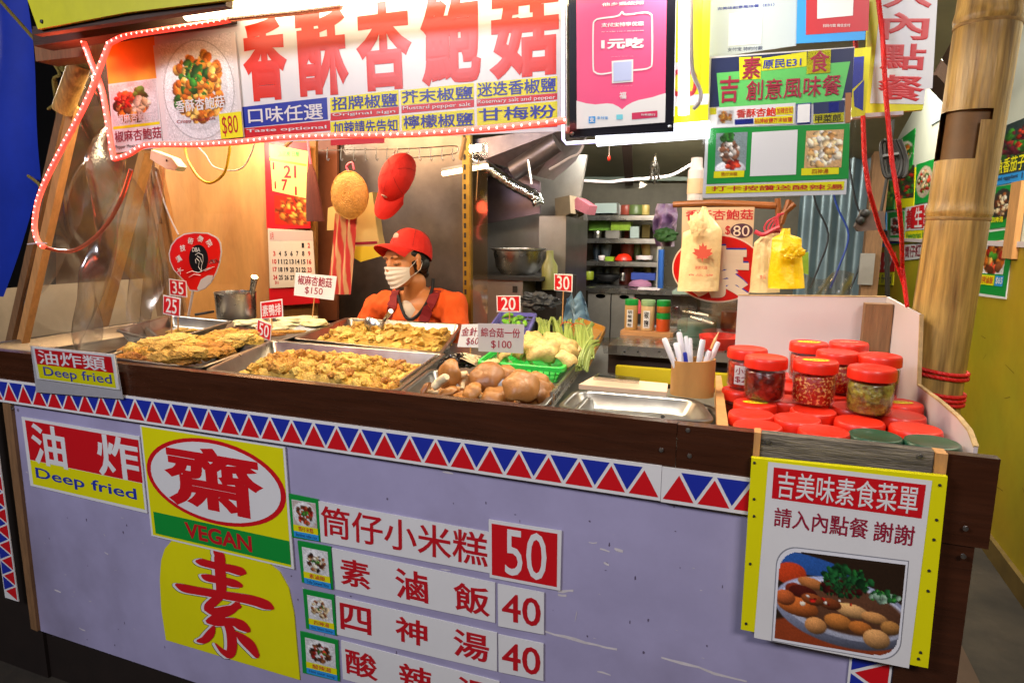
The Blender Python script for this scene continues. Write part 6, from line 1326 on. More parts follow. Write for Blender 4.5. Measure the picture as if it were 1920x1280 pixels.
# fan
t = thing('hand_fan', 'red paddle hand fan with white lettering standing left of the steel pot', 'fan', PY(366, 545, 2.2))
fp = [(318, 490), (316, 475), (320, 460), (330, 447), (345, 438), (365, 435), (390, 436), (408, 445), (414, 455), (416, 472), (413, 492), (406, 512), (396, 530), (385, 541), (370, 547), (355, 545), (348, 530), (338, 520), (325, 506)]
s = Sign('fan_sheet', '', '', [(316, 437), (415, 437), (410, 545), (325, 545)], ('Y', 2.2), build=False, parent=t)
obj('fan_back', MB().prism([PY(x, y, 2.2) for x, y in fp], (0, .002, 0)), 'white_board', t, smooth=False)
ctr = Vector((366, 488)); s.poly([tuple(ctr+(Vector(q)-ctr)*.955) for q in fp], mat('fan_red', '#d81810', .3), 1, 'fan_face')
s.poly([(370, 540), (377, 524), (390, 516), (400, 516), (396, 530), (385, 540), (372, 545)], 'white_board', 2)
s.ell((354, 459), (391, 512), 'black_print', 2, name='emblem')
for i, ch in enumerate('大漢技術學院'): 
    a = rad(200-i*29+0); cx, cy = 372+36*math.cos(a)*1.02, 492-44*math.sin(a) ; s.text(ch, (cx-5.5, cy-6), (cx+5.5, cy+6), 'white_print', 3, wt=.02, rot=rad(52-i*22))
s.text('DBA', (361, 464), (376, 472), 'white_print', 4, wt=.01); s.text('企管系', (388, 486), (412, 494), 'black_ink', 3, wt=.01, rot=.3)
mb = MB()
for q in (((366, 478), (372, 474), (380, 478), (381, 488)), ((368, 484), (374, 490), (372, 500), (377, 508)), ((381, 488), (378, 498), (377, 510)), ((370, 480), (376, 484), (378, 492)), ((366, 486), (368, 494)), ((350, 512), (360, 508), (372, 511), (385, 505), (402, 500)), ((354, 520), (364, 514), (376, 516)), ((384, 508), (396, 503))):
    mb.tube([hit(x, y, ('Y', 2.1975)) for x, y in q], .0013, 4)
obj('stripe_print', mb, 'white_print', t)
obj('stick', MB().beam(PY(362, 545, 2.205), PY(352, 600, 2.205), .012, .004), 'white_board', t, smooth=False)

# ================= brass slotted post and acrylic guard =================
YG = 2.62
t = thing('slotted_post', 'brass coloured slotted post standing right of the vendor', 'post', PY(875, 600, YG))
a, b = PY(866, 262, YG), PY(880, 262, YG); x0, x1 = PY(868, 500, YG).x, PY(883, 500, YG).x
obj('post', MB().boxp((x0, YG, .98), (x1, YG+.02, 2.1)), mat('brass', '#a8822a', .35, .5, var=.3, vs=4), t, smooth=False)
mb = MB()
for k in range(24): mb.boxp((x0+.007, YG-.002, 1.05+k*.042), (x0+.017, YG-.0005, 1.073+k*.042))
obj('slots', mb, 'kick', t, smooth=False)
t = thing('acrylic_guard', 'smudged clear acrylic guard beside the slotted post', 'guard', PY(900, 600, YG-.02)); xa, xb = PY(884, 500, YG).x, PY(917, 500, YG).x
obj('sheet', MB().boxp((xa, YG-.02, .98), (xb, YG-.014, PY(900, 270, YG).z)), 'acrylic', t, smooth=False)
obj('clip', MB().box(PY(897, 278, YG-.03), (.04, .02, .03)), 'steel', t, smooth=False); obj('paper_strip', MB().beam(PY(897, 300, YG-.03), PY(893, 375, YG-.03), .006, .002), 'pale_wood', t, smooth=False)
t = thing('small_tube_light', 'short warm tube light under the hood beside the hanging cap', 'tube light', PY(870, 316, 2.9)); obj('tube', MB().tube([PY(830, 326, 2.9), PY(914, 311, 2.9)], .012, 10), mat('warm_glow', '#ffffff', .3, emit='#ffd89a', es=7), t); obj('batten', MB().beam(PY(830, 320, 2.93), PY(914, 305, 2.93), .03, .02), 'steel_dull', t, smooth=False)

# ================= kitchen =================
t = thing('range_hood', 'sloping steel range hood above the stove', 'hood', PY(960, 380, 3.3))
obj('canopy', MB().prism([PY(884, 262, 3.2), PY(1075, 235, 3.2), PY(1052, 290, 3.35), PY(1005, 330, 3.3), PY(905, 300, 3.2)], (0, .3, 0)), mat('hood_steel', (.24, .2, .21), .4, .8, var=.4, vs=3), t, smooth=False)
obj('side', MB().prism([PY(880, 290, 3.5), PY(1012, 340, 3.5), PY(1012, 400, 3.5), PY(884, 425, 3.5)], (0, .02, 0)), mat('purple_steel', (.2, .15, .18), .35, .8, var=.3, vs=3), t, smooth=False)
fm = mat('foil', (.5, .54, .56), .18, 1, bump=1, bs=28)
fpth = smoothpath([PY(886, 296, 3.1), PY(920, 318, 3.1), PY(960, 345, 3.12), (PY(1002, 368, 3.12)), PY(1010, 385, 3.12)], 12)
mb = MB(); mb.tube(fpth, [.030+.002*math.sin(i*1.7) for i in range(len(fpth))], 16); props(obj('foil_duct', mb, fm), 'crinkled silver foil duct running down to the hood corner', 'duct')
t = thing('flue_pipe', 'angled steel flue tube under the hood', 'pipe', PY(1000, 300, 3.1)); obj('pipe', MB().tube([PY(962, 322, 3.15), PY(1045, 268, 3.15)], .05, 18), 'hood_steel', t); obj('rod', MB().tube([PY(990, 300, 3.0), PY(996, 345, 3.0)], .006, 8), 'steel', t)
S('stove_back_wall', MB().prism([PY(884, 290, 3.75), PY(1100, 290, 3.75), PY(1035, 700, 3.75), PY(884, 700, 3.75)], (0, .03, 0)), 'steel_dull', smooth=False)
t = thing('steel_cabinet', 'tall dull steel cabinet beside the kitchen shelves', 'cabinet', PY(1062, 600, 3.55))
xa, xb, xc = PY(1010, 500, 3.5).x, PY(1060, 500, 3.5).x, PY(1096, 500, 3.9).x; zt = PY(1040, 405, 3.5).z
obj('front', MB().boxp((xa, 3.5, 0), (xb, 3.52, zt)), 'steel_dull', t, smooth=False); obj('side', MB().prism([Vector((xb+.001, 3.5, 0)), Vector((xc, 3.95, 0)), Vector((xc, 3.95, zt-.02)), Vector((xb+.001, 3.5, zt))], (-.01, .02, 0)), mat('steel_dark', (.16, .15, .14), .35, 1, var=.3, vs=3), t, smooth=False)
props(obj('cardboard_box', MB().prism([PY(1040, 372, 3.6), PY(1068, 366, 3.6), PY(1070, 400, 3.6), PY(1042, 412, 3.6)], (0, .3, 0)), mat('cardboard', '#7a6a54', .8, var=.15), smooth=False), 'brown box on top of the steel cabinet', 'box')
props(obj('tilted_box', MB().prism([PY(1062, 385, 3.7), PY(1082, 370, 3.7), PY(1105, 385, 3.7), PY(1100, 402, 3.7)], (0, .2, 0)), mat('pink_box', '#8a4a54', .6, var=.2), smooth=False), 'pinkish box tilted beside the brown box on the cabinet', 'box')
# stove and pot
t = thing('stove', 'steel stove block under the big steel pot', 'stove', PY(945, 600, 3.1)); xa, xb = PY(918, 560, 3.1).x, PY(980, 560, 3.1).x; zt = PY(950, 518, 3.1).z
obj('body', MB().boxp((xa-.1, 3.1, 0), (xb, 3.7, zt-.02)), 'steel_dull', t, smooth=False); obj('top', MB().boxp((xa-.1, 3.08, zt-.019), (xb+.1, 3.72, zt)), 'iron', t, smooth=False); obj('vent', MB().boxp((PY(962, 540, 3.1).x, 3.092, PY(962, 548, 3.1).z), (PY(970, 540, 3.1).x, 3.099, PY(962, 536, 3.1).z)), 'kick', t, smooth=False)
obj('leg_panel', MB().boxp((xb+.002, 3.3, 0), (xb+.12, 3.7, zt-.02)), 'kick', t, smooth=False)
pc_ = PY(972, 516, 3.3); rr_ = .5*98/FPX*((pc_-CAM).dot(FW)); hh = PY(972, 467, 3.3).z-pc_.z
t = thing('mixing_bowl', 'big wide steel bowl standing on the stove', 'bowl', pc_); obj('bowl', MB().lathe([(0, 0), (rr_*.6, 0), (rr_*.86, hh*.3), (rr_*.97, hh*.95), (rr_*1.06, hh), (rr_*1.06, hh+.006), (rr_*.96, hh+.004), (rr_*.93, hh*.9), (rr_*.83, hh*.3), (0, .01)], pc_, 40), 'steel', t)
props(obj('bottle', MB().lathe([(0, 0), (.04, 0), (.042, .12), (.02, .16), (.018, .2), (0, .2)], PY(1030, 542, 3.2), 16), mat('oil', '#8a8a50', .3)), 'pale green plastic bottle right of the stove', 'bottle')
props(obj('black_strap_bag', lump(201, (.09, .05, .04), .4, 2, I4, 0, .3), mat('dark_bag', '#44464a', .5, var=.3, vs=9)), 'dark crumpled bag behind the beans', 'bag'); bpy.data.objects['black_strap_bag'].location = PY(1010, 585, 2.9)
def bluebag(u, v):
    x = lerp(lerp(1062, 1052, v), lerp(1094, 1112, v), u); y = lerp(560, 622, v) - 14*(math.sin(u*3.14*2)**2)*(1-v)
    p = PY(x, y, 2.85); p.y += .03*math.sin(u*9)+.03*noise.noise(Vector((u*5, v*5, 3))); return p
props(obj('blue_plastic_bag', cloth(bluebag), mat('blue_bag', '#7f9fb8', .3, var=.1, bump=.3, bs=20)), 'pale blue plastic bag behind the price tag reading 30', 'plastic bag')
# shelves at the back
YK = 4.5
t = thing('kitchen_shelf', 'steel shelf rack at the back of the kitchen', 'shelf', PY(1170, 600, YK)); xa, xb = PY(1096, 480, YK).x, PY(1236, 480, YK).x
for y_ in (407, 450, 493, 541): z = PY(1160, y_, YK).z; obj('shelf', MB().boxp((xa, YK, z-.022), (xb, YK+.4, z+.01)), 'steel', t, smooth=False)
for x in (xa, xb):
    obj('upright', MB().boxp((x-.012, YK-.01, .1), (x+.012, YK+.012, PY(1160, 392, YK).z)), 'steel_dull', t, smooth=False)
S('kitchen_back_wall', MB().prism([PY(1000, 336, 5.1), PY(1560, 336, 5.1), PY(1560, 760, 5.1), PY(1000, 760, 5.1)], (0, .05, 0)), mat('dark_wall', '#5f594a', .7, var=.3, vs=2), smooth=False)
S('kitchen_ceiling', MB().prism([PY(870, 338, 5.1), PY(1640, 338, 5.1), Vector((.62, 2.4, 2.32)), Vector((-1.1, 2.4, 2.32))], (0, 0, .03)), mat('olive_ceiling', '#7a755c', .6, var=.25, vs=1.5), smooth=False)
props(obj('ceiling_rib', MB().beam(PY(1180, 345, 5.0), Vector((-.55, 2.5, 2.29)), .06, .03), 'dark_wood', smooth=False), 'dark rib crossing the kitchen ceiling', 'rib')
props(obj('ceiling_rail', MB().beam(PY(1040, 335, 5.02), PY(1560, 336, 5.02), .03, .03), mat('rail_green', '#6a7868', .5), smooth=False), 'pale rail along the top of the kitchen wall', 'rail')
props(obj('ceiling_cable', MB().tube(lp([(1080, 338), (1140, 341), (1170, 338), (1220, 334), (1260, 328), (1290, 312), (1312, 298)], 4.0), .009, 6), 'white_board'), 'white cable sagging under the kitchen ceiling', 'cable')
props(obj('hanging_cable', MB().tube(lp([(1094, 272), (1085, 288), (1068, 296), (1048, 308), (1030, 318)], 3.0), .006, 6), 'white_board'), 'white cable dropping from the acrylic frame towards the hood', 'cable')
t = thing('red_lantern_charm', 'tiny red charm on a thread under the acrylic frame', 'charm', PY(1142, 300, 1.6)); obj('thread', MB().tube([PY(1143, 266, 1.6), PY(1142, 292, 1.6)], .0007, 4), 'white_board', t); obj('charm', MB().ell(PY(1142, 297, 1.6), (.004, .003, .007)), 'red_plastic', t)
t = thing('hanging_spoons', 'bunch of small metal spoons hanging from the ceiling', 'utensils', PY(1228, 312, 3.0)); mb = MB()
for i in range(8): mb.tube([PY(1230-i*1.2, 288+i*5, 3.0), PY(1222+(i % 3)*6, 305+i*4, 3.0), PY(1219+(i % 3)*8, 316+i*4, 2.98)], .005, 6)
obj('spoons', mb, 'steel', t)
props(obj('foil_tag', MB().prism([PY(1200, 340, 3.1), PY(1214, 346, 3.1), PY(1206, 352, 3.1), PY(1198, 353, 3.1)], (0, .01, .01)), 'steel', smooth=False), 'small shiny metal tag below the hanging spoons', 'tag')
# things on the shelves
def small(name, label, cat, x, y, Y, kind, m, s1, s2=0, grp=None):
    p = PY(x, y, Y)
    if kind == 'box': mb = MB().box(p+Vector((0, 0, s2/2)), (s1, s1*.6, s2))
    elif kind == 'cyl': mb = MB().lathe([(0, 0), (s1*.9, 0), (s1, s2*.1), (s1, s2*.9), (s1*.92, s2), (0, s2)], p, 18)
    elif kind == 'bowl': mb = MB().lathe([(0, 0), (s1*.5, 0), (s1*.9, s2*.6), (s1, s2), (s1*.93, s2), (0, s2*.4)], p, 22)
    elif kind == 'dome': mb = MB().lathe([(s1, 0), (s1*.95, s2*.4), (s1*.6, s2*.85), (0, s2)], p, 22)
    return props(obj(name, mb, m), label, cat, grp)
small('storage_tub', 'clear plastic tub at the top left of the kitchen shelf', 'tub', 1138, 400, YK+.15, 'box', mat('tub', '#9aa8a4', .3), .16, .07)
small('green_tub', 'green tub on the top kitchen shelf under the clear tub', 'tub', 1126, 432, YK+.15, 'box', mat('leaf_green', '#5a8a20', .5, var=.3, vs=20), .15, .07); small('green_tub', 'bright green pack beside the green tub', 'tub', 1166, 432, YK+.1, 'box', mat('leaf_green2', '#7a9a1a', .5, var=.3, vs=20), .14, .06)
small('steel_box', 'small steel container left on the second shelf', 'container', 1120, 446, YK+.05, 'cyl', 'steel', .03, .05); small('steel_box', 'flat steel container in the middle of the second shelf', 'container', 1150, 446, YK+.05, 'box', 'steel_dull', .1, .05); small('steel_box', 'glass box right of the flat container', 'container', 1190, 446, YK+.05, 'box', mat('tub', '#9aa8a4'), .06, .08)
small('white_cup', 'small white cup on the third shelf', 'cup', 1128, 488, YK+.05, 'cyl', 'white_board', .024, .035); small('red_bowl', 'red upturned bowl on the third shelf', 'bowl', 1169, 488, YK+.1, 'dome', 'red_plastic', .062, .05); small('plate_stack', 'white plate stack right on the third shelf', 'plates', 1208, 487, YK+.1, 'cyl', 'white_board', .06, .03); small('green_pack', 'green pack between cup and red bowl', 'pack', 1143, 489, YK+.05, 'box', mat('leaf_green2', '#7a9a1a'), .06, .03)
small('green_jug', 'olive green jug at the left end of the lowest shelf', 'jug', 1104, 524, YK+.05, 'cyl', mat('olive_jug', '#7d8a22', .4), .035, .06); small('wok', 'dark wok on the worktop behind', 'wok', 1140, 527, YK+.1, 'bowl', 'iron', .10, .05); small('silver_cup', 'narrow silver cup right of the wok', 'cup', 1167, 526, YK, 'cyl', 'steel', .018, .055); small('blue_box', 'blue box on the right of the lowest shelf', 'box', 1208, 524, YK+.1, 'box', mat('blue_box', '#2a3f8a', .4), .17, .05); small('pink_cloth', 'mauve folded cloth on the worktop', 'cloth', 1200, 536, YK-.1, 'dome', mat('mauve', '#8a5a74', .8), .08, .045); small('white_tray', 'white tray on the right end of the worktop', 'tray', 1218, 543, YK-.3, 'box', 'white_board', .14, .012)
t = thing('steel_cupboard', 'low steel cupboard with two doors and oval handle holes', 'cupboard', PY(1160, 700, 4.2)); Yc = 4.2; xa, xm, xb = PY(1102, 580, Yc).x, PY(1145, 580, Yc).x, PY(1188, 580, Yc).x; zt = PY(1150, 541, Yc).z
obj('top', MB().boxp((xa, Yc-.01, zt-.03), (xb+.4, Yc+.3, zt)), 'steel', t, smooth=False)
for a_, b_ in ((xa, xm-.004), (xm+.004, xb)):
    d = obj('door', MB().boxp((a_, Yc, .2), (b_, Yc+.02, zt-.035)), 'steel_dull', t, smooth=False); obj('handle_hole', MB().lathe([(0, 0), (.03, 0)], Vector(((a_+b_)/2+.01, Yc-.002, PY(1130, 555, Yc).z)), 20, Matrix.Rotation(rad(90), 3, 'X'), 1.1, .45), 'night', d)
obj('body', MB().boxp((xa, Yc+.021, .15), (xb+.4, Yc+.3, zt-.031)), 'kick', t, smooth=False)
props(obj('blue_stand', MB().tube([PY(1240, 468, 4.0), PY(1238, 540, 4.0)], .018, 8), mat('blue_metal', '#1f4a8a', .4)), 'blue upright stand right of the kitchen shelves', 'stand')
t = thing('purple_cloth_bag', 'pale purple cloth bundle hanging left of the round 素 sign', 'bag', PY(1245, 460, 2.9))
def pb(u, v): p = PY(lerp(1232-8*math.sin(v*3), 1268+3*math.sin(v*5), u), lerp(382, 462, v), 2.9); p.y += .05*noise.noise(Vector((u*4, v*6, 9)))+.02*math.sin(u*12); return p
obj('cloth', cloth(pb), mat('purple_cloth', '#8a6a9a', .7, col2='#b9a8c0', vs=12, bump=.3, bs=20), t); obj('leaf_clump', lump(210, (.05, .04, .03), .5, 2, I3), mat('leaf_dark', '#2f5a2a', .6), t); [o for o in bpy.data.objects if o.name.startswith('leaf_clump')][0].location = PY(1248, 455, 2.85)-t.location
for i in range(26):
    y_ = (407, 450, 493, 541)[i % 4]; x_ = 1102+(i*37) % 130; k_ = ('cyl', 'box', 'bowl', 'cyl')[i % 4]; c_ = ['#b8b4a8', '#7a8a90', '#8a3a2a', '#c0a860', '#4a5a6a', '#d0d0cc', '#5a6a3a'][i % 7]
    small('kitchen_container', 'small container standing among the clutter on the kitchen shelves', 'container', x_, y_-4, YK+.22+.1*(i % 2), k_, mat('clutter_'+c_[1:], c_, .4), .03+.012*(i % 3), .07+.025*(i % 4), 'small containers on the kitchen shelves')
# condiment board and jars
Yd = 2.3
props(obj('condiment_board', MB().boxp((PY(1163, 628, Yd).x, Yd, PY(1200, 632, Yd).z), (PY(1262, 628, Yd).x, Yd+.14, PY(1200, 622, Yd).z)), 'pale_wood_x', smooth=False), 'small wooden board carrying the condiment jars', 'board')
zc = PY(1200, 622, Yd).z+.001
def condiment(x, label, lid, body, r, h, lett=None, z0=None):
    t = thing('condiment_jar', label, 'jar', Vector((PY(x, 610, Yd+.05).x, Yd+.05, z0 or zc))); c = t.location.copy()
    obj('body', MB().lathe([(0, 0), (r*.95, 0), (r, .004), (r, h-.016), (r*.9, h-.01), (0, h-.01)], c, 22), body, t); obj('lid', MB().lathe([(0, h+.006), (r*.98, h+.006), (r*1.02, h+.002), (r*1.02, h-.014), (r, h-.015)], c, 22), lid, t)
    if lett:
        obj('paper_label', MB().grid(lambda u, v: c+Vector(((r+.0006)*math.cos(rad(-120+55*u)), (r+.0006)*math.sin(rad(-120+55*u)), h*(.1+.6*v))), 8, 2), 'white_print', t)
        co_, fs = glyphs(lett, .01); 
        for k, ch in enumerate(lett):
            co_, fs = glyphs(ch, .02); mb = MB(); mb.v = [(lambda a: tuple(c+Vector(((r+.001)*math.cos(a), (r+.001)*math.sin(a), h*(.1+.6*((len(lett)-1-k+.1+.8*y_)/len(lett)))))))(rad(-112+38*x_)) for x_, y_, _z in co_]; mb.f = fs; mb.m = [0]*len(fs); obj('lettering', mb, 'black_ink', t, smooth=False)
spice = mat('spice', '#b08a50', .6, var=.15); spice2 = mat('spice2', '#c9a878', .6, var=.1)
condiment(1183, 'tall spice jar with green lid, leftmost on the board', 'green_print', spice, .024, .105, '胡椒鹽粉'); condiment(1214, 'tall pale spice jar with faded green lid in the middle of the board', mat('faded_green', '#8aa878', .4), spice2, .025, .105, '椒鹽')
condiment(1243, 'short jar with orange sauce and green lid at the right of the board', 'green_print', mat('orange_sauce', '#c04a18', .3), .0245, .060); condiment(1243, 'upper jar with brown sauce stacked on the orange sauce jar', 'green_print', mat('brown_sauce', '#a8642a', .3), .0245, .038, None, zc+.068)
small('pink_lidded_pot', 'pink domed lid behind the spice jars', 'pot', 1189, 586, Yd+.25, 'dome', mat('pink_lid', '#c8485a', .4), .035, .06)
# display case and its rails
t = thing('glass_display_case', 'small glass display case behind the bamboo cup', 'display case', PY(1320, 650, 2.2)); Ye = 2.2; xa, xb = PY(1258, 600, Ye).x, PY(1400, 600, Ye).x; z1_, z0_ = PY(1320, 553, Ye).z, PY(1320, 650, Ye).z
obj('glass', MB().boxp((xa, Ye, z0_), (xb, Ye+.004, z1_)), 'acrylic', t, smooth=False); obj('glass', MB().boxp((xa, Ye+.25, z0_), (xb, Ye+.254, z1_)), 'acrylic', t, smooth=False)
obj('top_frame', MB().boxp((xa, Ye-.004, z1_), (xb, Ye+.258, z1_+.01)), mat('pale_green_glass', '#90a8a0', .2), t, smooth=False); obj('base', MB().boxp((xa, Ye-.004, z0_-.02), (xb, Ye+.258, z0_-.001)), 'steel', t, smooth=False)
for i, q in enumerate((((1282, 583), (1330, 592)), ((1296, 594), (1340, 607)))): props(obj('steel_tongs', MB().tube([PY(*q[0], 2.35), PY(*q[1], 2.3)], .008, 8), 'steel'), ['upper steel tongs lying in the glass case', 'lower steel tongs lying in the glass case'][i], 'tongs')
props(obj('red_bowl', MB().lathe([(.0, 0), (.05, 0), (.068, .03), (.072, .045), (.066, .045), (.045, .008), (0, .008)], PY(1352, 655, 2.15), 30), 'red_plastic'), 'red plastic bowl in the case left of the white box', 'bowl')
small('green_container', 'pale green container in the glass case', 'container', 1305, 640, 2.4, 'cyl', mat('pale_green', '#7aa08a', .3), .07, .08); small('sauce_pot', 'reddish brown sauce pot at the right of the glass case', 'pot', 1372, 620, 2.4, 'cyl', mat('sauce_red', '#8a3418', .4), .04, .07); small('glass_cup', 'clear glass cup with straws beside the spice jars', 'cup', 1272, 622, 2.25, 'cyl', 'acrylic', .03, .09)
t = thing('steel_worktop_rail', 'steel worktop rail with rivets behind the bamboo cup', 'rail', PY(1270, 665, 2.05)); obj('rail', MB().boxp((PY(1140, 660, 2.05).x, 2.05, PY(1200, 668, 2.05).z), (PY(1400, 660, 2.05).x, 2.08, PY(1200, 650, 2.05).z)), 'steel', t, smooth=False)
mb = MB()
for x in (1171, 1196, 1236, 1360): mb.ell(PY(x, 659, 2.049), (.004, .003, .004))
obj('rivets', mb, 'iron', t)
obj('worktop', MB().boxp((PY(1140, 660, 2.08).x, 2.081, PY(1200, 652, 2.05).z-.012), (PY(1400, 660, 2.08).x, 2.6, PY(1200, 650, 2.05).z-.004)), 'steel', t, smooth=False)
obj('bracket', MB().prism([PY(1128, 632, 2.04), PY(1158, 634, 2.04), PY(1156, 662, 2.04), PY(1132, 662, 2.04)], (0, .006, 0)), 'acrylic', t, smooth=False)
S('lower_cabinet', MB().boxp((PY(1140, 680, 2.1).x, 2.1, .1), (PY(1400, 680, 2.1).x, 2.12, PY(1200, 668, 2.05).z-.003)), 'dark_wood', smooth=False)
props(obj('yellow_crate', MB().boxp((PY(1154, 695, 2.0).x, 2.0, PY(1200, 715, 2.0).z), (PY(1400, 690, 2.0).x, 2.03, PY(1200, 690, 2.0).z)), mat('crate_yellow', '#b8a40c', .5), smooth=False), 'yellow crate edge below the steel worktop rail', 'crate')
# spray can behind sign
t = thing('white_bottle', 'tall white bottle standing behind the green E31 sign', 'bottle', PY(1303, 376, 2.1)); obj('bottle', MB().lathe([(0, 0), (.024, 0), (.025, .09), (.018, .1), (.017, .128), (0, .128)], PY(1303, 376, 2.1), 18), 'white_board', t); obj('label', MB().lathe([(.0256, .02), (.0256, .065)], PY(1303, 376, 2.1), 18), mat('cream_card', '#c9a884', .5, var=.04), t)

# ================= hanging sign with bags =================
YH = 2.0
t = thing('hanging_vegetarian_sign', 'cream sign with 香酥杏鮑菇 $80 and a round red 素 hanging from a branch', 'sign', PY(1345, 560, YH))
obj('branch', MB().tube([PY(1262, 384, YH), PY(1340, 381, YH), PY(1455, 386, YH)], [.009, .011, .010], 10), mat('branch', '#8a4c18', .5, var=.3), t)
for q in (((1458, 372), (1462, 430)), ((1480, 375), (1464, 420)), ((1490, 382), (1466, 402))): obj('twig', MB().tube([PY(*q[0], YH), PY(*q[1], YH)], [.008, .009], 8), 'branch', t)
s = Sign('card', '', '', [(1279, 389), (1414, 388), (1409, 560), (1275, 556)], ('Y', YH-.014), build=False, parent=t)
s.poly([(1279, 389), (1415, 388), (1408, 520), (1277, 520)], mat('cream_card', '#c9a884', .5, var=.04), 0, 'card')
cpt = [(1346+86*math.cos(a)*1.0, 503+64*math.sin(a)) for a in [6.283*k/48 for k in range(48)]]
obj('disc', MB().prism([PY(x, y, YH-.018) for x, y in cpt], (0, .003, 0)), mat('disc_cream', '#d9c0a8', .4), t, smooth=False)
s.poly([(1346+83*math.cos(a), 503+61*math.sin(a)) for a in [6.283*k/48 for k in range(48)]], mat('disc_red', '#c0140c', .3), 12, 'disc_face')
s.text('素', (1300, 457), (1403, 557), 'blue_ink', 14, wt=.04); s.text('素', (1300, 460), (1404, 560), mat('disc_cream', ''), 16, wt=.038)
s.text('香酥杏鮑菇', (1286, 394), (1412, 412), 'red_ink', 3, wt=.012); s.text('$', (1360, 423), (1369, 442), 'red_ink', 3); s.ell((1370, 419), (1411, 446), mat('plum_print', '#4a2434', .4), 3); s.text('80', (1375, 423), (1405, 443), mat('disc_cream', ''), 5, wt=.0)
def bagmesh(poly_fn, th, Y):
    mb = MB()
    def f(u, v):
        xl_, xr_, y = poly_fn(v); p = PY(lerp(xl_, xr_, u), y, Y); p.y += -th*(math.sin(math.pi*u)**.6)*min(1, v*2.2)*(.6+.4*v)+.006*noise.noise(Vector((u*4, v*3, Y*9)))+.003*abs(noise.noise(Vector((u*14, v*9, Y)))); return p
    mb.grid(f, 26, 34)
    mb.grid(lambda u, v: f(u, v)+Vector((0, .004+.03*math.sin(math.pi*u)*min(1, v*2), 0)), 26, 34); return mb
def interp(tab, v):
    for i in range(len(tab)-1):
        if v <= tab[i+1][0]: k = (v-tab[i][0])/(tab[i+1][0]-tab[i][0]); return [lerp(a, b, k) for a, b in zip(tab[i][1:], tab[i+1][1:])]
    return tab[-1][1:]
wb = mat('bag_white', '#e0c48e', .36, var=.08, vs=10, bump=.7, bs=22); yb = mat('bag_yellow2', '#e0bc08', .36, var=.08, vs=10, bump=.7, bs=22)
T_ = [(0, 1316, 1324, 387), (.18, 1310, 1330, 402), (.35, 1300, 1352, 428), (.42, 1281, 1354, 436), (.6, 1277, 1352, 470), (1, 1270, 1347, 545)]
t = thing('white_carrier_bag', 'white plastic carrier bag with a red leaf print hanging on the round sign', 'bag', PY(1310, 545, YH-.05)); obj('bag', bagmesh(lambda v: interp(T_, v), .025, YH-.05), wb, t)
s = Sign('x', '', '', [(1275, 436), (1352, 436), (1348, 545), (1272, 543)], ('Y', YH-.085), build=False, parent=t)
lf = mat('faded_red_print', '#c8503c', .5)
s.poly([(1318, 454), (1321, 462), (1325, 459), (1325, 468), (1335, 466), (1332, 472), (1337, 475), (1326, 482), (1328, 485), (1319, 484), (1317, 491), (1315, 484), (1306, 485), (1308, 481), (1298, 474), (1303, 472), (1301, 466), (1311, 468), (1311, 459), (1315, 462)], lf, 1); s.text('謝謝光臨', (1303, 498), (1326, 505), lf, 1); s.text('食品 袋', (1289, 513), (1337, 518), lf, 1)
obj('folded_handle', lump(220, (.019, .005, .030), .5, 2, I4, 0, .3), wb, t); [o for o in bpy.data.objects if o.name.startswith('folded_handle')][0].location = PY(1304, 447, YH-.09)-t.location
T2_ = [(0, 1438, 1462, 432), (.2, 1424, 1462, 446), (.35, 1414, 1460, 455), (1, 1404, 1462, 548)]
t = thing('white_carrier_bag', 'second white carrier bag half behind the yellow bag', 'bag', PY(1430, 548, YH-.03)); obj('bag', bagmesh(lambda v: interp(T2_, v), .02, YH-.02), wb, t); s = Sign('x', '', '', [(1404, 440), (1460, 440), (1460, 548), (1404, 548)], ('Y', YH-.055), build=False, parent=t); s.text('食品', (1424, 515), (1436, 523), lf, 1)
obj('tie', MB().tube(lp([(1415, 434), (1430, 440), (1448, 432), (1462, 425)], YH-.05), .006, 8), mat('pink_string', '#c83a4a', .4), t)
T3_ = [(0, 1466, 1482, 428), (.15, 1462, 1482, 440), (.2, 1448, 1503, 446), (.55, 1445, 1504, 480), (.75, 1440, 1507, 515), (1, 1440, 1509, 540)]
t = thing('yellow_carrier_bag', 'bright yellow plastic bag hanging right of the white bags', 'bag', PY(1475, 540, YH-.07)); obj('bag', bagmesh(lambda v: interp(T3_, v), .03, YH-.07), yb, t)
obj('knot', lump(230, (.024, .006, .018), .6, 2.5, I4, 0, .35), yb, t); [o for o in bpy.data.objects if o.name.startswith('knot')][0].location = PY(1486, 488, YH-.125)-t.location
mb = MB()
for k in range(5): mb.tube(lp([(1470-k*3, 400), (1440+k*5, 415+k*3), (1434+k*7, 432), (1455+k*4, 436)], YH-.04), .0025, 5)
props(obj('pink_strings', mb, 'pink_string'), 'tangle of pink strings above the yellow bag', 'string')
props(obj('clear_plastic_bag', MB().grid(lambda u, v: PY(lerp(1510, 1600, u), lerp(515+8*math.sin(u*6), 570, v), 2.1)+Vector((0, .04*math.sin(u*12+v*5), 0)), 30, 16), 'film'), 'crumpled clear plastic bag behind the white jar box', 'plastic bag')
props(obj('green_paper', MB().prism([PY(1503, 475, 2.3), PY(1516, 472, 2.3), PY(1516, 515, 2.3), PY(1505, 512, 2.3)], (0, .01, 0)), mat('leaf_green2', ''), smooth=False), 'narrow green packet beside the yellow bag', 'packet')

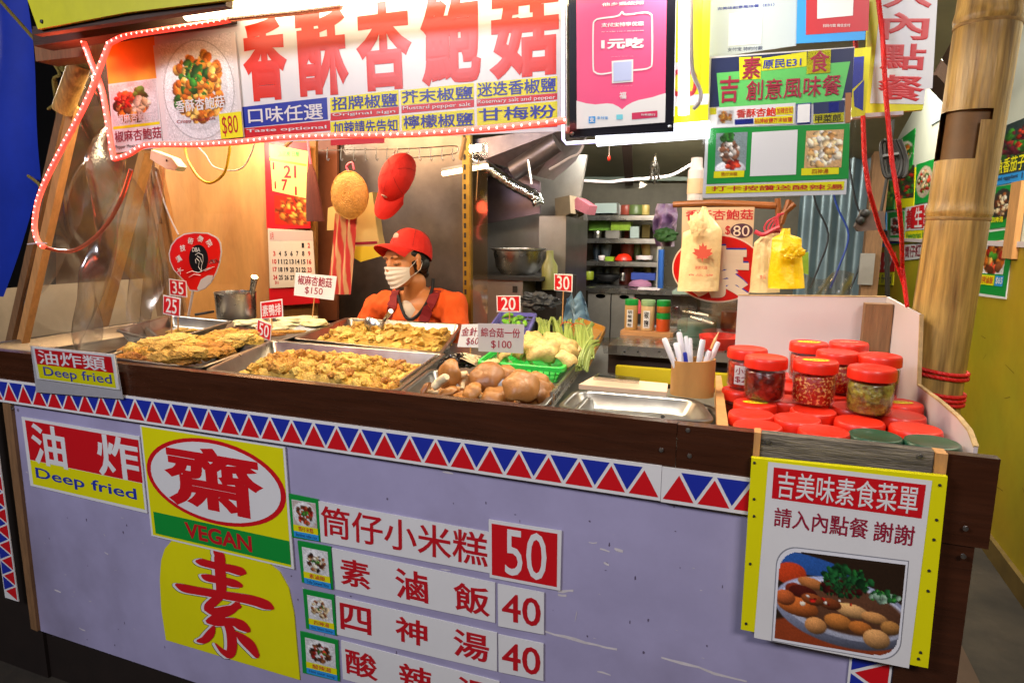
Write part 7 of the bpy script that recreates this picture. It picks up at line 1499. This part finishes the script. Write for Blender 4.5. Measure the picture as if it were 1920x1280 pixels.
# ================= the vendor =================
H0 = PY(762, 490, 2.50)
def voxel(mb, vs_, smooth_it=6, fac=.5):
    me = bpy.data.meshes.new('tmp'); me.from_pydata(mb.v, [], mb.f); o = bpy.data.objects.new('tmp', me); C.objects.link(o)
    r = o.modifiers.new('r', 'REMESH'); r.mode = 'VOXEL'; r.voxel_size = vs_; r.use_smooth_shade = True
    s_ = o.modifiers.new('s', 'SMOOTH'); s_.factor = fac; s_.iterations = smooth_it
    dg = bpy.context.evaluated_depsgraph_get(); dg.update(); m2 = bpy.data.meshes.new_from_object(o.evaluated_get(dg)); bpy.data.objects.remove(o)
    out = MB(); out.v = [tuple(v.co) for v in m2.vertices]; out.f = [tuple(p.vertices) for p in m2.polygons]; out.m = [0]*len(out.f); bpy.data.meshes.remove(m2); return out
def cap2(mb, a, b, r0, r1, n=18):
    a = Vector(a); b = Vector(b); d = (b-a); L = d.length; R = d.to_track_quat('Z', 'Y').to_matrix(); prof = [(r0*math.sin(t), -r0*math.cos(t)) for t in [i*math.pi/10 for i in range(6)]]+[(r1*math.cos(t), L+r1*math.sin(t)) for t in [i*math.pi/10 for i in range(6)]]
    prof[0] = (0, -r0); prof[-1] = (0, L+r1); mb.lathe(prof, a, n, R)
HR = Matrix.Translation(H0) @ Matrix.Rotation(rad(-22), 4, 'Z') @ Matrix.Rotation(rad(7), 4, 'X') @ Matrix.Rotation(rad(-2), 4, 'Y')
hd = MB()
for c, r in (((0, .014, .03), (.073, .090, .080)), ((0, -.03, -.02), (.059, .057, .076)), ((0, -.042, -.072), (.042, .042, .036)), ((.032, -.054, -.028), (.024, .022, .026)), ((-.032, -.054, -.028), (.024, .022, .026)), ((0, -.060, .035), (.052, .030, .032)),
             ((.030, -.080, .030), (.026, .012, .008)), ((-.030, -.080, .030), (.026, .012, .008)), ((.031, -.072, .006), (.017, .014, .0115)), ((-.031, -.072, .006), (.017, .014, .0115)),
             ((0, -.102, -.026), (.014, .011, .010)), ((.010, -.094, -.030), (.008, .008, .007)), ((-.010, -.094, -.030), (.008, .008, .007)), ((0, -.089, -.057), (.022, .010, .006)), ((0, -.087, -.068), (.018, .010, .007)), ((0, -.075, -.094), (.022, .018, .016))): hd.ell(c, r, None, 20, 12)
for s_ in (1, -1):
    R = Matrix.Rotation(rad(18*s_), 3, 'Z') @ Matrix.Rotation(rad(-8), 3, 'X'); hd.ell((s_*.072, .012, -.008), (.007, .017, .031), R, 14, 10); hd.ell((s_*.074, .014, .012), (.009, .014, .015), R, 12, 8); hd.ell((s_*.070, .004, -.032), (.007, .009, .011), R, 12, 8)
cap2(hd, (0, -.085, .018), (0, -.101, -.020), .009, .012)
hd.xf(HR)
NB = HR @ Vector((0, .035, -.10)); SL = PY(706, 578, 2.60); SR = PY(850, 573, 2.52); SLz = .5*(SL.z+SR.z); MS = (SL+SR)/2
neck0 = Vector((MS.x-.005, MS.y+.015, MS.z+.035))
cap2(hd, NB, neck0, .047, .052)
hip = Vector((MS.x+.02, MS.y+.10, .66)); tor = MB()
dirS = (SR-SL).normalized(); fwdB = Vector((dirS.y, -dirS.x, 0)).normalized()
if fwdB.y > 0: fwdB = -fwdB
RB = Matrix((dirS, -fwdB, Vector((0, 0, 1)))).transposed()
def torso(mb, g=0):
    cap2(mb, neck0+Vector((0, .01, .0)), SL.lerp(neck0, .35)+Vector((0, 0, .01)), .05+g*.6, .045+g); cap2(mb, neck0+Vector((0, .01, .0)), SR.lerp(neck0, .35)+Vector((0, 0, .01)), .05+g*.6, .045+g)
    mb.ell((MS+hip)/2+Vector((0, 0, .12)), (.145+g, .095+g, .20), RB, 24, 14); mb.ell(MS.lerp(hip, .15), (.150+g, .088+g, .10), RB, 24, 12); mb.ell(hip+Vector((0, 0, .05)), (.155+g, .115+g, .16), RB, 24, 12)
    cap2(mb, SL, SR, .048+g, .048+g); cap2(mb, neck0+Vector((0, 0, -.02)), SL+Vector((.03, 0, .012)), .045+g*.6, .040+g); cap2(mb, neck0+Vector((0, 0, -.02)), SR+Vector((-.03, 0, .012)), .045+g*.6, .040+g)
    for s_ in (-1, 1): mb.ell(MS.lerp(hip, .30)+dirS*.062*s_+fwdB*.062, (.058+g, .05+g, .055+g), RB, 16, 10)
EL = SL+Vector((-.075, -.07, -.20)); ER = SR+Vector((.055, -.045, -.215)); WL = PZ(655, 640, .95)+Vector((0, .12, 0)); WR = ER+Vector((-.10, -.20, .045))
WL = EL+Vector((.03, -.19, .03))
body = MB(); body.v = list(hd.v); body.f = list(hd.f); body.m = list(hd.m)
torso(body)
for S_, E_, W_ in ((SL, EL, WL), (SR, ER, WR)): cap2(body, S_, E_, .046, .036); cap2(body, E_, W_, .036, .023)
for s_, kx_ in ((-1, 0), (1, 0)):
    a = hip+dirS*.08*s_; k = Vector((a.x, a.y-.02, .37)); f_ = Vector((a.x, a.y+.03, .05)); cap2(body, a, k, .078, .052); cap2(body, k, f_, .052, .036); body.ell(f_+fwdB*.06-Vector((0, 0, .022)), (.04, .10, .026), RB, 14, 8)
def hand(mb, W_, d, side):
    d = d.normalized(); n = Vector((0, 0, 1)); x = d.cross(n).normalized(); n = x.cross(d)
    R = Matrix((x, d, n)).transposed(); mb.ell(W_+d*.045, (.038, .048, .014), R, 14, 10)
    for k, L in enumerate((.062, .072, .067, .052)):
        a = W_+d*.085+x*(.0255-.017*k); b = a+d*L*.5-n*.006; c_ = b+d*L*.42-n*.02; cap2(mb, a-d*.012, b, .0082, .0076, 10); cap2(mb, b, c_, .0076, .0064, 10)
    a = W_+d*.03+x*.03*side; b = a+(d*.6+x*.75*side).normalized()*.035; c_ = b+(d+x*.2*side-n*.3).normalized()*.028; cap2(mb, a, b, .011, .009, 10); cap2(mb, b, c_, .009, .0075, 10)
hand(body, WL, Vector((.25, -.9, -.1)), 1); hand(body, WR, Vector((-.25, -.9, -.1)), -1)
per = thing('person', 'vendor in red cap, white face mask and orange shirt with dark red apron straps', 'person', (hip.x, hip.y, 0))
skin = mat('skin', '#c07c48', .5, var=.05, vs=12, sss=.12, bump=.05, bs=120)
obj('body', voxel(body, .0048, 4), skin, per, ang=180)
# shirt
sh_ = MB(); torso(sh_, .013)
for S_, E_ in ((SL, EL), (SR, ER)): cap2(sh_, S_, S_.lerp(E_, .85), .062, .056)
sh_ = voxel(sh_, .007, 8)
vc = MS+Vector((.0, 0, 0)); kill = set()
VN = [(812, 522), (811, 538), (806, 555), (797, 573), (786, 588), (775, 597), (766, 598), (758, 590), (752, 574), (747, 556), (744, 541), (744, 500), (812, 500)]
def topx(p): v = p-CAM; z = v.dot(FW); return 960+FPX*v.dot(RT)/z, 640-FPX*v.dot(UP)/z
def neckhole(p):
    q = RB.transposed() @ (p-neck0)
    if q.z > -.012 and math.hypot(q.x, q.y) < .075: return True
    if q.y > .03: return False
    x, y = topx(p); c = False; j = len(VN)-1
    for i in range(len(VN)):
        if (VN[i][1] > y) != (VN[j][1] > y) and x < (VN[j][0]-VN[i][0])*(y-VN[i][1])/(VN[j][1]-VN[i][1])+VN[i][0]: c = not c
        j = i
    return c
for i, p in enumerate(sh_.v):
    if neckhole(Vector(p)): kill.add(i)
tm = bpy.data.meshes.new('tmp'); tm.from_pydata(sh_.v, [], sh_.f); tm.update(); NR = [Vector(v.normal) for v in tm.vertices]; bpy.data.meshes.remove(tm)
for i, p in enumerate(sh_.v):
    v = Vector(p); q = Vector((v.x*16+v.z*6, v.y*16, v.z*7-v.x*9)); n_ = .010*noise.noise(v*8)+.016*(.35-abs(noise.noise(q)))+.007*(.3-abs(noise.noise(q*2.3+Vector((5, 2, 1)))))
    sh_.v[i] = tuple(v+NR[i]*(n_-.002))
fs = [f for f in sh_.f if not any(i in kill for i in f)]
used = sorted({i for f in fs for i in f}); mp_ = {i: k for k, i in enumerate(used)}
full = sh_; sh2 = MB(); sh2.v = [sh_.v[i] for i in used]; sh2.f = [tuple(mp_[i] for i in f) for f in fs]; sh2.m = [0]*len(sh2.f)
from mathutils.bvhtree import BVHTree
bvh = BVHTree.FromPolygons([Vector(p) for p in full.v], full.f)
obj('shirt', sh2, mat('orange_shirt', '#dc5208', .85, var=.08, vs=8, bump=1.0, bs=11, stretch=(1, 1, .45)), per, ang=180)
def onshirt(x, y, off=.004):
    d = ray(x, y).normalized(); h = bvh.ray_cast(CAM, d); return (h[0]-d*off, h[1]) if h[0] else (PY(x, y, 2.5), Vector((0, -1, 0)))
def ribbon(pts, w_, m, name, off=.008, th=.003):
    P = [onshirt(x, y, off) for x, y in pts]; C_ = [p[0] for p in P]; mb = MB(); A = []; B_ = []
    for i, (c, n) in enumerate(P):
        d = (C_[min(i+1, len(C_)-1)]-C_[max(i-1, 0)]).normalized(); s__ = d.cross(n).normalized(); A.append(c-s__*w_/2); B_.append(c+s__*w_/2)
    for i in range(len(A)-1): n = P[i][1]*th; mb.add([A[i]+n, A[i+1]+n, B_[i+1]+n, B_[i]+n, A[i]-n, A[i+1]-n, B_[i+1]-n, B_[i]-n], [(0, 1, 2, 3), (7, 6, 5, 4), (0, 4, 5, 1), (2, 6, 7, 3)])
    return obj(name, mb, m, per, ang=60)
ap = mat('apron_red', '#7a0c12', .8, bump=.15, bs=200)
def seg(a, b, n=10): return [(lerp(a[0], b[0], i/n), lerp(a[1], b[1], i/n)) for i in range(n+1)]
ribbon(seg((742, 545), (728, 600)), .046, ap, 'apron_strap'); ribbon(seg((818, 545), (793, 604)), .046, ap, 'apron_strap')
# white undershirt and dark collar
und = MB(); cap2(und, neck0+Vector((0, 0, -.045))+fwdB*.012, neck0+Vector((0, 0, -.13))+fwdB*.03, .060, .062); und.ell(MS.lerp(hip, .10)+fwdB*.015, (.080, .070, .085), RB, 24, 14)
obj('undershirt', und, mat('under_white', '#b8a898', .8, bump=.2, bs=150), per)
pth = []
for x, y in VN[:11]: pth.append(onshirt(x, y, .002)[0])
obj('collar', MB().tube(smoothpath(pth, 4), .0075, 8), mat('collar_black', '#15151a', .8), per)
# hair, cap, mask
hr = mat('hair', '#120d0b', .45, var=.3, vs=10, bump=.3, bs=120)
hb = MB(); hb.ell((0, .026, .018), (.075, .086, .076), None, 22, 14); hb.ell((0, .074, -.040), (.044, .030, .040), None, 18, 12); hb.ell((.050, .052, -.018), (.022, .034, .036), None, 16, 10); hb.ell((-.050, .052, -.018), (.022, .034, .036), None, 16, 10); hb.ell((.060, .004, .034), (.014, .030, .020), None, 12, 8); hb.ell((-.060, .004, .034), (.014, .030, .020), None, 12, 8)
hb.xf(HR); obj('hair', voxel(hb, .005, 4), hr, per, ang=180)
bun = MB().ell((0, .092, -.070), (.020, .020, .022), None, 16, 10).xf(HR); obj('hair_bun', bun, hr, per)
ct = thing('cap', '', ''); 
for k in ('label', 'category'): 
    if k in ct: del ct[k]
make_cap(ct); ct.parent = per; ct.matrix_world = HR @ Matrix.Translation((0, .012, .034)) @ Matrix.Rotation(rad(8), 4, 'X') @ Matrix.Scale(1.05, 4); ct.matrix_parent_inverse = Matrix.Identity(4); ct.matrix_basis = Matrix.Translation(-Vector(per.location)) @ HR @ Matrix.Translation((0, .026, .034)) @ Matrix.Rotation(rad(-24), 4, 'X') @ Matrix.Scale(1.08, 4)
mk_ = MB()
def maskf(u, v):
    a = rad(-90-66+132*u); e = abs(2*u-1); top = -.008-.012*e**2; bot = -.106+.040*e**2; z = lerp(top, bot, v)
    bulge = .060+.046*(1-.35*e)-.004; ry = .121-.012*abs(v-.35)-.022*max(0, v-.55); rx = .077-.012*v
    pl_ = .0022*math.sin(v*26)*(1-e**3)
    return Vector((rx*math.cos(a), (ry+pl_)*math.sin(a)+.008, z))
mk_.grid(maskf, 34, 34); mk_.grid(lambda u, v: maskf(u, v)*.985, 34, 34); mk_.xf(HR); obj('face_mask', mk_, mat('mask', '#d8cfc4', .85, bump=.1, bs=200), per, ang=80)
mb = MB()
for s_ in (1, -1):
    mb = MB(); u_ = 0 if s_ < 0 else 1
    mb.tube([maskf(u_, .05), Vector((s_*.074, -.02, -.008)), Vector((s_*.078, .012, .016)), Vector((s_*.080, .024, -.005))], .0012, 5); mb.tube([maskf(u_, .92), Vector((s_*.072, -.012, -.05)), Vector((s_*.076, .012, -.036)), Vector((s_*.080, .024, -.01))], .0012, 5)
    mb.xf(HR); obj('ear_loop', mb, 'mask', per)
mb = MB()
for s_ in (1, -1):
    mb.tube([Vector((s_*.015, -.0838, .002)), Vector((s_*.022, -.0862, -.0012)), Vector((s_*.031, -.0862, -.0028)), Vector((s_*.040, -.0822, -.0008)), Vector((s_*.047, -.0755, .002))], [.0007, .0015, .0019, .0016, .0007], 6)
mb.xf(HR); obj('eyelashes', mb, hr, per)
mb = MB()
for s_ in (1, -1): mb.tube([Vector((s_*.014, -.0915, .026)), Vector((s_*.028, -.0925, .031)), Vector((s_*.045, -.082, .028))], [.0016, .0022, .0010], 6)
mb.xf(HR); obj('eyebrows', mb, hr, per)
bpy.data.objects.remove(_to)
